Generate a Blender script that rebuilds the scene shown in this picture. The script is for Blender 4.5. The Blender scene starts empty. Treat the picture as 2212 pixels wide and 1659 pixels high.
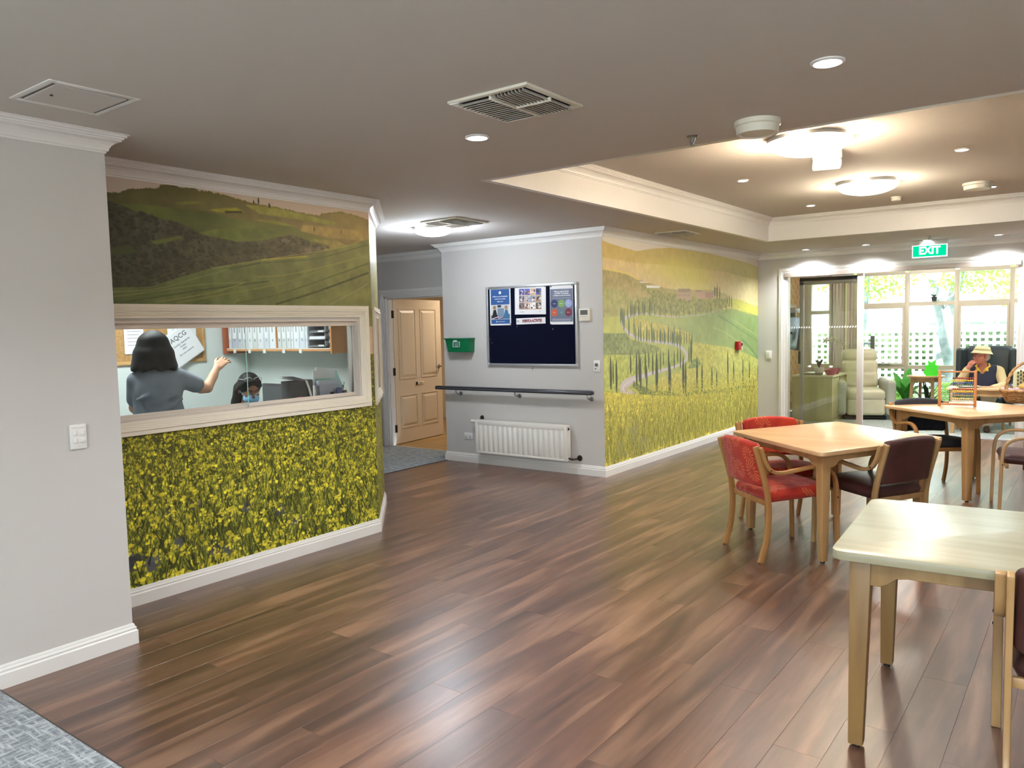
import bpy, bmesh, math, random
import numpy as np
from mathutils import Vector, Matrix, noise as mnoise
PI = math.pi
sc = bpy.context.scene
C = sc.collection
rnd = random.Random(7)

# ---------------------------------------------------------------- camera
YAW, PITCH, ROLL, FPX, EYE = math.radians(36.78438639), math.radians(-4.18792644), math.radians(-1.31700735), 1690.77, 1.54
def cam_axes():
    c, s = math.cos, math.sin
    f = Vector((-s(YAW)*c(PITCH), c(YAW)*c(PITCH), s(PITCH)))
    r = Vector((c(YAW), s(YAW), 0)); u = r.cross(f)
    return c(ROLL)*r+s(ROLL)*u, -s(ROLL)*r+c(ROLL)*u, f
RX, UY, FZ = cam_axes()
cd = bpy.data.cameras.new('camera'); cam = bpy.data.objects.new('camera', cd); C.objects.link(cam)
M = Matrix((RX, UY, -FZ)).transposed().to_4x4(); M.translation = (0, 0, EYE)
cam.matrix_world = M
cd.sensor_fit = 'HORIZONTAL'; cd.sensor_width = 36; cd.lens = 36*FPX/2212; cd.clip_start = .02; cd.clip_end = 200
sc.camera = cam

# ---------------------------------------------------------------- world, sun, exposure
sc.view_settings.view_transform = 'Standard'; sc.view_settings.look = 'None'
sc.view_settings.exposure = 1.0; sc.view_settings.gamma = 1.0
try: sc.view_settings.use_curve_mapping = False
except Exception: pass
sc.cycles.use_denoising = True
sc.cycles.use_adaptive_sampling = True; sc.cycles.adaptive_threshold = .12; sc.cycles.adaptive_min_samples = 16
sc.cycles.max_bounces = 7; sc.cycles.diffuse_bounces = 4; sc.cycles.glossy_bounces = 3
sc.cycles.transmission_bounces = 6; sc.cycles.transparent_max_bounces = 12
sc.cycles.sample_clamp_indirect = 6; sc.cycles.caustics_reflective = False; sc.cycles.caustics_refractive = False
w = bpy.data.worlds.new('world'); sc.world = w; w.use_nodes = True
wb = w.node_tree.nodes['Background']; wb.inputs[0].default_value = (.80, .91, 1.0, 1); wb.inputs[1].default_value = 5.0
def light(kind, name, loc, energy, color=(1, 1, 1), rot=(0, 0, 0), **kw):
    d = bpy.data.lights.new(name, kind); d.energy = energy; d.color = color
    for k, v in kw.items(): setattr(d, k, v)
    o = bpy.data.objects.new(name, d); o.location = loc; o.rotation_euler = rot; C.objects.link(o); return o
light('SUN', 'sun', (0, 30, 20), 9.0, (1, .95, .85), (math.radians(48), math.radians(8), math.radians(-18)), angle=.01)
COOL = (.93, .96, 1.0); WARM = (1, .80, .58); NEUT = (1, .95, .88)
def downspot(x, y, z, e, col=COOL, ang=140):
    return light('SPOT', 'downlight_beam', (x, y, z-.035), e, col, (0, 0, 0), spot_size=math.radians(ang), spot_blend=.9, shadow_soft_size=.045)
# lit downlights of the main ceiling, the tray ceiling and those behind the camera
DL_MAIN = [(-.83, 3.12), (-2.53, 3.14)]
DL_DOOR = [(-3.20, 11.02), (-2.43, 10.98), (-1.72, 10.98), (-.96, 10.98), (-.1, 10.98)]
DL_TRAY = [(-2.51, 6.79), (-.83, 6.72), (-2.50, 8.78), (-.84, 8.82)]
for (x, y), e_ in zip(DL_MAIN, (52, 84)): downspot(x, y, 2.5, e_)
for x, y in [(.9, 3.1), (-2.5, .6), (-.8, .6), (.9, .6), (-.8, -1.6), (-2.5, -1.6)]: downspot(x, y, 2.5, 34)
for x, y in DL_DOOR: downspot(x, y, 2.5, 62)
for x, y in DL_TRAY + [(.85, 6.72), (.85, 8.8)]: downspot(x, y, 2.77, 42)
for x, y in [(1.3, .9), (-1.9, -1.4), (1.4, -1.5)]: light('POINT', 'unseen_fill', (x, y, 2.33), 31, NEUT, shadow_soft_size=.16)  # unseen fill lights added to lift ceiling and walls, without any fitting
for x, y in [(-2.3, 12.5), (-.5, 12.5)]: light('POINT', 'sunroom_fill', (x, y, 2.30), 27, NEUT, shadow_soft_size=.12)  # fill lights added to brighten the sunroom and its window frames
for x, y, z, rx, ry, sx, sy in ((.2, -3.22, 1.2, math.radians(90), 0, 5.0, 2.0), (-1.1, 14.1, 1.2, math.radians(-90), 0, 5.2, 2.2)):
    o = light('AREA', 'window_portal', (x, y, z), 1, (1, 1, 1), (rx, ry, 0), shape='RECTANGLE', size=sx, size_y=sy); o.data.cycles.is_portal = True

# ---------------------------------------------------------------- pixel -> place on a real plane
def ray(x, y): return FZ + RX*((x-1106)/FPX) - UY*((y-829.5)/FPX)
EYEV = Vector((0, 0, EYE))
def at_z(x, y, z=0): d = ray(x, y); return EYEV + d*((z-EYE)/d.z)
def at_x(x, y, X): d = ray(x, y); return EYEV + d*(X/d.x)
def at_y(x, y, Y): d = ray(x, y); return EYEV + d*(Y/d.y)

# ---------------------------------------------------------------- materials
def srgb(r, g, b):
    f = lambda c: (c/255/12.92) if c/255 <= .04045 else ((c/255+.055)/1.055)**2.4
    return (f(r), f(g), f(b), 1)
MATS = {}
def mat(name, col, rough=.5, metal=0, spec=.5, emit=None, estr=0, noise=0, nscale=8, bump=0, bscale=60, coat=0, stretch=(1, 1, 1), sheen=0, col2=None, alpha=1, trans=0, coords='Object'):
    if name in MATS: return MATS[name]
    m = bpy.data.materials.new(name); m.use_nodes = True; nt = m.node_tree; b = nt.nodes['Principled BSDF']
    if len(col) == 3: col = srgb(*col)
    b.inputs['Base Color'].default_value = col; b.inputs['Roughness'].default_value = rough; b.inputs['Metallic'].default_value = metal
    b.inputs['Specular IOR Level'].default_value = spec; b.inputs['Coat Weight'].default_value = coat; b.inputs['Sheen Weight'].default_value = sheen
    b.inputs['Transmission Weight'].default_value = trans; b.inputs['Alpha'].default_value = alpha
    if emit is not None: b.inputs['Emission Color'].default_value = (*emit, 1); b.inputs['Emission Strength'].default_value = estr
    if noise or bump or col2 is not None:
        tc = nt.nodes.new('ShaderNodeTexCoord'); mp = nt.nodes.new('ShaderNodeMapping'); mp.inputs['Scale'].default_value = stretch
        nt.links.new(tc.outputs[coords], mp.inputs[0])
    if noise or col2 is not None:
        n = nt.nodes.new('ShaderNodeTexNoise'); n.inputs['Scale'].default_value = nscale; n.inputs['Detail'].default_value = 4; nt.links.new(mp.outputs[0], n.inputs[0])
        cr = nt.nodes.new('ShaderNodeValToRGB'); cr.color_ramp.elements[0].position = .35; cr.color_ramp.elements[1].position = .65
        c2 = srgb(*col2) if col2 is not None else tuple(min(1, c*(1+noise)) for c in col[:3])+(1,)
        c1 = col if col2 is not None else tuple(c*(1-noise) for c in col[:3])+(1,)
        cr.color_ramp.elements[0].color = c1; cr.color_ramp.elements[1].color = c2
        nt.links.new(n.outputs[0], cr.inputs[0]); nt.links.new(cr.outputs[0], b.inputs['Base Color'])
    if bump:
        n2 = nt.nodes.new('ShaderNodeTexNoise'); n2.inputs['Scale'].default_value = bscale; n2.inputs['Detail'].default_value = 3; nt.links.new(mp.outputs[0], n2.inputs[0])
        bp = nt.nodes.new('ShaderNodeBump'); bp.inputs['Strength'].default_value = bump; bp.inputs['Distance'].default_value = .002
        nt.links.new(n2.outputs[0], bp.inputs['Height']); nt.links.new(bp.outputs[0], b.inputs['Normal'])
    MATS[name] = m; return m
def emission(name, col, s):
    if name in MATS: return MATS[name]
    m = bpy.data.materials.new(name); m.use_nodes = True; nt = m.node_tree; nt.nodes.clear()
    e = nt.nodes.new('ShaderNodeEmission'); e.inputs[0].default_value = (*col, 1); e.inputs[1].default_value = s
    o = nt.nodes.new('ShaderNodeOutputMaterial'); nt.links.new(e.outputs[0], o.inputs[0]); MATS[name] = m; return m
def glass_mat(name, tint=(1, 1, 1), refl=.10):
    m = bpy.data.materials.new(name); m.use_nodes = True; nt = m.node_tree; nt.nodes.clear()
    t = nt.nodes.new('ShaderNodeBsdfTransparent'); t.inputs[0].default_value = (*tint, 1)
    g = nt.nodes.new('ShaderNodeBsdfGlossy'); g.inputs['Roughness'].default_value = .02
    fr = nt.nodes.new('ShaderNodeFresnel'); fr.inputs[0].default_value = 1.5
    mx = nt.nodes.new('ShaderNodeMixShader'); o = nt.nodes.new('ShaderNodeOutputMaterial')
    nt.links.new(fr.outputs[0], mx.inputs[0]); nt.links.new(t.outputs[0], mx.inputs[1]); nt.links.new(g.outputs[0], mx.inputs[2]); nt.links.new(mx.outputs[0], o.inputs[0])
    MATS[name] = m; return m
WALL = mat('wall_paint', (199, 197, 194), .75, bump=.08, bscale=300)
CEIL = mat('ceiling_paint', (205, 200, 194), .9)
TRIM = mat('gloss_white_trim', (226, 225, 222), .35, bump=.03, bscale=40)
CREAM = mat('cream_trim', (240, 235, 220), .38)
WHITE = mat('white_plastic', (230, 230, 228), .4)
OFFW = mat('ivory_plastic', (222, 219, 205), .45)
CHROME = mat('brushed_metal', (150, 150, 150), .3, 1)
ALU = mat('aluminium', (205, 208, 212), .35, .7)
DARKM = mat('dark_bronze_metal', (70, 62, 60), .35, .8)
BLACK = mat('black_plastic', (22, 22, 24), .4)
MAPLE = mat('maple_wood', (196, 160, 112), .42, nscale=7, col2=(168, 130, 84), stretch=(1, 1, .12), coat=.1)
MAPLEX = mat('maple_wood_x', (206, 172, 126), .42, nscale=7, col2=(190, 152, 106), stretch=(.12, 1, 1), coat=.1)
BEECH = mat('bent_beech', (178, 132, 80), .38, nscale=9, col2=(150, 104, 56), stretch=(1, .3, .15), coat=.2)
GLASS = glass_mat('window_glass', (.94, .97, .96))

# ---------------------------------------------------------------- mesh helpers
class MB:
    def __init__(s): s.v = []; s.f = []; s.mi = []; s.uv = {}
    def add(s, vs, fs, mi=0):
        o = len(s.v); s.v += [tuple(v) for v in vs]; s.f += [tuple(i+o for i in f) for f in fs]; s.mi += [mi]*len(fs); return s
    def box(s, x0, x1, y0, y1, z0, z1, mi=0, T=None):
        vs = [Vector(p) for p in ((x0, y0, z0), (x1, y0, z0), (x1, y1, z0), (x0, y1, z0), (x0, y0, z1), (x1, y0, z1), (x1, y1, z1), (x0, y1, z1))]
        if T is not None: vs = [T @ v for v in vs]
        return s.add(vs, [(0, 3, 2, 1), (4, 5, 6, 7), (0, 1, 5, 4), (1, 2, 6, 5), (2, 3, 7, 6), (3, 0, 4, 7)], mi)
    def cbox(s, c, d, mi=0, T=None): return s.box(c[0]-d[0]/2, c[0]+d[0]/2, c[1]-d[1]/2, c[1]+d[1]/2, c[2]-d[2]/2, c[2]+d[2]/2, mi, T)
    def prism(s, poly, z0, z1, mi=0, T=None):
        n = len(poly); vs = [Vector((p[0], p[1], z0)) for p in poly]+[Vector((p[0], p[1], z1)) for p in poly]
        if T is not None: vs = [T @ v for v in vs]
        return s.add(vs, [tuple(range(n))[::-1], tuple(range(n, 2*n))]+[(i, (i+1) % n, (i+1) % n+n, i+n) for i in range(n)], mi)
    def lathe(s, prof, c=(0, 0, 0), seg=24, mi=0, T=None, sx=1, sy=1):
        n = len(prof); vs = []
        for k in range(seg):
            a = 2*PI*k/seg
            for r, z in prof: vs.append(Vector((c[0]+r*math.cos(a)*sx, c[1]+r*math.sin(a)*sy, c[2]+z)))
        if T is not None: vs = [T @ v for v in vs]
        fs = []
        for k in range(seg):
            k2 = (k+1) % seg
            for i in range(n-1): fs.append((k*n+i, k2*n+i, k2*n+i+1, k*n+i+1))
        if prof[0][0] > 1e-5: fs.append(tuple(k*n for k in range(seg))[::-1])
        if prof[-1][0] > 1e-5: fs.append(tuple(k*n+n-1 for k in range(seg)))
        return s.add(vs, fs, mi)
    def tube(s, pts, r, seg=8, mi=0, T=None, closed=False):
        pts = [Vector(p) for p in pts]; n = len(pts); rr = r if hasattr(r, '__len__') else [r]*n; vs = []
        up = Vector((0, 0, 1)); prev = None
        for i, p in enumerate(pts):
            if closed: d = pts[(i+1) % n]-pts[i-1]
            else: d = pts[min(i+1, n-1)]-pts[max(i-1, 0)]
            d.normalize()
            if prev is None: a = d.cross(up if abs(d.z) < .9 else Vector((1, 0, 0)))
            else: a = prev-d*prev.dot(d)
            a.normalize(); prev = a; b = d.cross(a)
            for k in range(seg):
                t = 2*PI*k/seg; vs.append(p+(a*math.cos(t)+b*math.sin(t))*rr[i])
        if T is not None: vs = [T @ v for v in vs]
        fs = []
        for i in range(n if closed else n-1):
            j = (i+1) % n
            for k in range(seg): fs.append((i*seg+k, i*seg+(k+1) % seg, j*seg+(k+1) % seg, j*seg+k))
        if not closed: fs += [tuple(range(seg))[::-1], tuple(range((n-1)*seg, n*seg))]
        return s.add(vs, fs, mi)
    def strap(s, path, x, wx, th, mi=0):
        # a bent strip: path in the y-z plane, wx wide along x, th thick
        n = len(path); vs = []
        for i, (y, z) in enumerate(path):
            a = path[max(i-1, 0)]; b = path[min(i+1, n-1)]; d = Vector((b[0]-a[0], b[1]-a[1])).normalized(); nn = Vector((-d.y, d.x))*th/2
            xx = x[i] if hasattr(x, '__len__') else x
            vs += [(xx-wx/2, y-nn.x, z-nn.y), (xx+wx/2, y-nn.x, z-nn.y), (xx+wx/2, y+nn.x, z+nn.y), (xx-wx/2, y+nn.x, z+nn.y)]
        fs = [(3, 2, 1, 0), tuple((n-1)*4+i for i in range(4))]
        for i in range(n-1):
            for k in range(4): fs.append((i*4+k, i*4+(k+1) % 4, i*4+4+(k+1) % 4, i*4+4+k))
        return s.add(vs, fs, mi)
def smooth_path(pts, n=4):
    P = [np.array(p, float) for p in pts]; out = []
    for i in range(len(P)-1):
        p0 = P[max(i-1, 0)]; p1 = P[i]; p2 = P[i+1]; p3 = P[min(i+2, len(P)-1)]
        for k in range(n):
            t = k/n; out.append(tuple(.5*((2*p1)+(-p0+p2)*t+(2*p0-5*p1+4*p2-p3)*t*t+(-p0+3*p1-3*p2+p3)*t**3)))
    out.append(tuple(P[-1])); return out
def build(name, mb, m, parent=None, smooth=False, bevel=0, bseg=2, subsurf=0, loc=None, rz=0, sharp=35):
    me = bpy.data.meshes.new(name); me.from_pydata(mb.v, [], mb.f)
    ms = m if isinstance(m, (list, tuple)) else [m]
    for k in ms: me.materials.append(k)
    if len(ms) > 1: me.polygons.foreach_set('material_index', mb.mi)
    bm = bmesh.new(); bm.from_mesh(me); bmesh.ops.recalc_face_normals(bm, faces=bm.faces)
    if bevel:
        es = [e for e in bm.edges if len(e.link_faces) == 2 and e.calc_face_angle(0) > math.radians(40)]
        bmesh.ops.bevel(bm, geom=es, offset=bevel, segments=bseg, affect='EDGES', profile=.5, clamp_overlap=True)
    bm.to_mesh(me); bm.free()
    if smooth or bevel:
        me.polygons.foreach_set('use_smooth', [True]*len(me.polygons))
        try: me.set_sharp_from_angle(angle=math.radians(sharp))
        except Exception: pass
    o = bpy.data.objects.new(name, me); C.objects.link(o)
    if parent is not None: o.parent = parent
    if loc is not None: o.location = loc
    if rz: o.rotation_euler = (0, 0, rz)
    if subsurf:
        s = o.modifiers.new('s', 'SUBSURF'); s.levels = subsurf; s.render_levels = subsurf
    return o
def thing(name, label, cat, loc=(0, 0, 0), rz=0, group=None):
    o = bpy.data.objects.new(name, None); C.objects.link(o); o.location = loc; o.rotation_euler = (0, 0, rz); o.empty_display_size = .05
    o['label'] = label; o['category'] = cat
    if group: o['group'] = group
    return o
def tag(o, label, cat, group=None):
    o['label'] = label; o['category'] = cat
    if group: o['group'] = group
    return o
def struct(name, mb, m, parent=None, **k):
    o = build(name, mb, m, parent, **k)
    if parent is None: o['kind'] = 'structure'
    return o
def copy_tree(root, loc, rz, label, group=None):
    r = root.copy(); C.objects.link(r); r.location = loc; r.rotation_euler = (0, 0, rz); r['label'] = label
    if group: r['group'] = group
    for ch in list(root.children):
        c = ch.copy(); C.objects.link(c); c.parent = r
        for g in list(ch.children):
            d = g.copy(); C.objects.link(d); d.parent = c
    return r
def TR(loc=(0, 0, 0), rx=0, ry=0, rz=0): return Matrix.Translation(loc) @ Matrix.Rotation(rz, 4, 'Z') @ Matrix.Rotation(ry, 4, 'Y') @ Matrix.Rotation(rx, 4, 'X')
def text(name, s, size, loc, m, parent=None, rot=(PI/2, 0, 0), align='CENTER', bold=0, ext=.0006, sx=1):
    cu = bpy.data.curves.new(name, 'FONT'); cu.body = s; cu.size = size; cu.align_x = align; cu.align_y = 'CENTER'; cu.extrude = ext; cu.offset = bold; cu.resolution_u = 2
    t = bpy.data.objects.new(name, cu); C.objects.link(t)
    dg = bpy.context.evaluated_depsgraph_get(); me = bpy.data.meshes.new_from_object(t.evaluated_get(dg))
    bpy.data.objects.remove(t); me.materials.clear(); me.materials.append(m)
    o = bpy.data.objects.new(name, me); C.objects.link(o); o.location = loc; o.rotation_euler = rot; o.scale = (sx, 1, 1)
    if parent is not None: o.parent = parent
    return o
def sweep(prof, path, closed=False):
    # path: list of (x, y) with the room on the LEFT side of travel; prof: (distance into room, z)
    mb = MB(); n = len(path); P = [Vector(p) for p in path]; rows = []
    for i in range(n):
        if closed or 0 < i < n-1:
            a = (P[i]-P[i-1]).normalized(); b = (P[(i+1) % n]-P[i]).normalized()
            na = Vector((-a.y, a.x)); nb = Vector((-b.y, b.x)); m = (na+nb); m = m/m.dot(na) if m.length > 1e-6 else na
        else:
            a = (P[1]-P[0]).normalized() if i == 0 else (P[-1]-P[-2]).normalized(); m = Vector((-a.y, a.x))
        rows.append([(P[i].x+m.x*d, P[i].y+m.y*d, z) for d, z in prof])
    k = len(prof); vs = [v for r in rows for v in r]; fs = []
    for i in range(n if closed else n-1):
        j = (i+1) % n
        for q in range(k-1): fs.append((i*k+q, j*k+q, j*k+q+1, i*k+q+1))
    if not closed: fs += [tuple(range(k)), tuple(range((n-1)*k, n*k))[::-1]]
    mb.add(vs, fs); return mb

# ---------------------------------------------------------------- smooth solids: distance field -> surface
class Field:
    def __init__(s, lo, hi, h):
        s.lo = np.array(lo, float); s.h = h; s.n = np.ceil((np.array(hi)-s.lo)/h).astype(int)+1
        s.f = np.full(s.n, 1.0, np.float32)
    def _sub(s, lo, hi):
        i0 = np.clip(np.floor((lo-s.lo)/s.h).astype(int), 0, s.n-1); i1 = np.clip(np.ceil((hi-s.lo)/s.h).astype(int)+1, 1, s.n)
        g = [s.lo[a]+s.h*np.arange(i0[a], i1[a]) for a in range(3)]
        return tuple(slice(i0[a], i1[a]) for a in range(3)), np.meshgrid(*g, indexing='ij')
    def _merge(s, sl, d, k, cut=False):
        f = s.f[sl]
        if cut:
            d = -d; h = np.clip(.5-.5*(d-f)/k, 0, 1) if k > 0 else None
            s.f[sl] = np.maximum(f, d) if k <= 0 else np.maximum(f, d)
            return
        if k > 0:
            h = np.clip(.5+.5*(f-d)/k, 0, 1); s.f[sl] = f*(1-h)+d*h-k*h*(1-h)
        else: s.f[sl] = np.minimum(f, d)
    def cap(s, a, b, ra, rb=None, k=.02, cut=False):
        rb = ra if rb is None else rb; a = np.array(a, float); b = np.array(b, float); m = max(ra, rb)+k+2*s.h
        sl, (X, Y, Z) = s._sub(np.minimum(a, b)-m, np.maximum(a, b)+m); ab = b-a; L = max(ab@ab, 1e-9)
        t = np.clip(((X-a[0])*ab[0]+(Y-a[1])*ab[1]+(Z-a[2])*ab[2])/L, 0, 1)
        d = np.sqrt((X-a[0]-t*ab[0])**2+(Y-a[1]-t*ab[1])**2+(Z-a[2]-t*ab[2])**2)-(ra+(rb-ra)*t)
        s._merge(sl, d, k, cut); return s
    def chain(s, pts, rs, k=.02):
        for i in range(len(pts)-1): s.cap(pts[i], pts[i+1], rs[i], rs[i+1], k)
        return s
    def ell(s, c, r, k=.02, R=None, cut=False):
        c = np.array(c, float); r = np.array(r, float); m = max(r)+k+2*s.h; sl, (X, Y, Z) = s._sub(c-m, c+m)
        X = X-c[0]; Y = Y-c[1]; Z = Z-c[2]
        if R is not None:
            R = np.array(R.to_3x3()).T; X, Y, Z = (R[0, 0]*X+R[0, 1]*Y+R[0, 2]*Z, R[1, 0]*X+R[1, 1]*Y+R[1, 2]*Z, R[2, 0]*X+R[2, 1]*Y+R[2, 2]*Z)
        k0 = np.sqrt((X/r[0])**2+(Y/r[1])**2+(Z/r[2])**2); k1 = np.sqrt((X/r[0]**2)**2+(Y/r[1]**2)**2+(Z/r[2]**2)**2)+1e-9
        s._merge(sl, k0*(k0-1)/k1, k, cut); return s
    def rbox(s, c, hd, rr, k=.02, R=None, cut=False):
        c = np.array(c, float); hd = np.array(hd, float); m = np.linalg.norm(hd)+k+2*s.h; sl, (X, Y, Z) = s._sub(c-m, c+m)
        X = X-c[0]; Y = Y-c[1]; Z = Z-c[2]
        if R is not None:
            R = np.array(R.to_3x3()).T; X, Y, Z = (R[0, 0]*X+R[0, 1]*Y+R[0, 2]*Z, R[1, 0]*X+R[1, 1]*Y+R[1, 2]*Z, R[2, 0]*X+R[2, 1]*Y+R[2, 2]*Z)
        q = [np.abs(A)-(hd[i]-rr) for i, A in enumerate((X, Y, Z))]
        d = np.sqrt(sum(np.maximum(a, 0)**2 for a in q))+np.minimum(np.maximum(q[0], np.maximum(q[1], q[2])), 0)-rr
        s._merge(sl, d, k, cut); return s
    def cutz(s, z, above=True):
        Z = s.lo[2]+s.h*np.arange(s.n[2]); d = (z-Z) if not above else (Z-z)
        s.f = np.maximum(s.f, d[None, None, :].astype(np.float32)); return s
    def mesh(s):
        f = s.f; f[0] = f[-1] = 1; f[:, 0] = f[:, -1] = 1; f[:, :, 0] = f[:, :, -1] = 1
        I = f < 0; n = np.array(f.shape)-1
        cor = [(i, j, k) for i in (0, 1) for j in (0, 1) for k in (0, 1)]
        V = {c: f[c[0]:c[0]+n[0], c[1]:c[1]+n[1], c[2]:c[2]+n[2]] for c in cor}
        cnt = sum((V[c] < 0).astype(np.int8) for c in cor); act = (cnt > 0) & (cnt < 8)
        idx = -np.ones(n, np.int64); ii = np.argwhere(act); idx[act] = np.arange(len(ii))
        acc = np.zeros((len(ii), 3)); num = np.zeros(len(ii)); val = {c: V[c][act] for c in cor}
        for c in cor:
            for ax in range(3):
                if c[ax] == 0:
                    e = list(c); e[ax] = 1; e = tuple(e); a = val[c]; b = val[e]; m = (a < 0) != (b < 0)
                    t = np.where(m, a/(a-b+1e-12*(a == b)), 0); P = np.tile(np.array(c, float), (len(ii), 1)); P[:, ax] = t
                    acc[m] += P[m]; num[m] += 1
        vs = s.lo+s.h*(ii+acc/num[:, None]); fs = []
        for ax in range(3):
            a1, a2 = [(1, 2), (2, 0), (0, 1)][ax]
            sh = list(f.shape); A = np.take(I, range(sh[ax]-1), ax); B = np.take(I, range(1, sh[ax]), ax)
            E = np.argwhere(A != B); E = E[(E[:, a1] > 0) & (E[:, a2] > 0) & (E[:, a1] < n[a1]) & (E[:, a2] < n[a2])]
            flip = A[tuple(E.T)]
            def at(o1, o2):
                q = E.copy(); q[:, a1] += o1; q[:, a2] += o2; return idx[tuple(q.T)]
            q = np.stack([at(-1, -1), at(0, -1), at(0, 0), at(-1, 0)], 1); q[~flip] = q[~flip][:, ::-1]; fs.append(q)
        fs = np.concatenate(fs); return vs, fs
def build_field(name, F, m, parent=None, relax=2, loc=None, rz=0):
    vs, fs = F.mesh()
    for _ in range(relax):
        acc = np.zeros_like(vs); cn = np.zeros(len(vs))
        for a, b in ((0, 1), (1, 2), (2, 3), (3, 0)):
            np.add.at(acc, fs[:, a], vs[fs[:, b]]); np.add.at(cn, fs[:, a], 1); np.add.at(acc, fs[:, b], vs[fs[:, a]]); np.add.at(cn, fs[:, b], 1)
        vs = vs*.5+.5*acc/np.maximum(cn, 1)[:, None]
    me = bpy.data.meshes.new(name); me.vertices.add(len(vs)); me.vertices.foreach_set('co', vs.astype(np.float32).ravel())
    me.loops.add(fs.size); me.loops.foreach_set('vertex_index', fs.ravel().astype(np.int32))
    me.polygons.add(len(fs)); me.polygons.foreach_set('loop_start', np.arange(0, fs.size, 4, dtype=np.int32)); me.polygons.foreach_set('loop_total', np.full(len(fs), 4, np.int32))
    me.update(calc_edges=True); me.validate(); me.polygons.foreach_set('use_smooth', [True]*len(me.polygons)); me.materials.append(m)
    o = bpy.data.objects.new(name, me); C.objects.link(o)
    if parent is not None: o.parent = parent
    if loc is not None: o.location = loc
    if rz: o.rotation_euler = (0, 0, rz)
    return o

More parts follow.
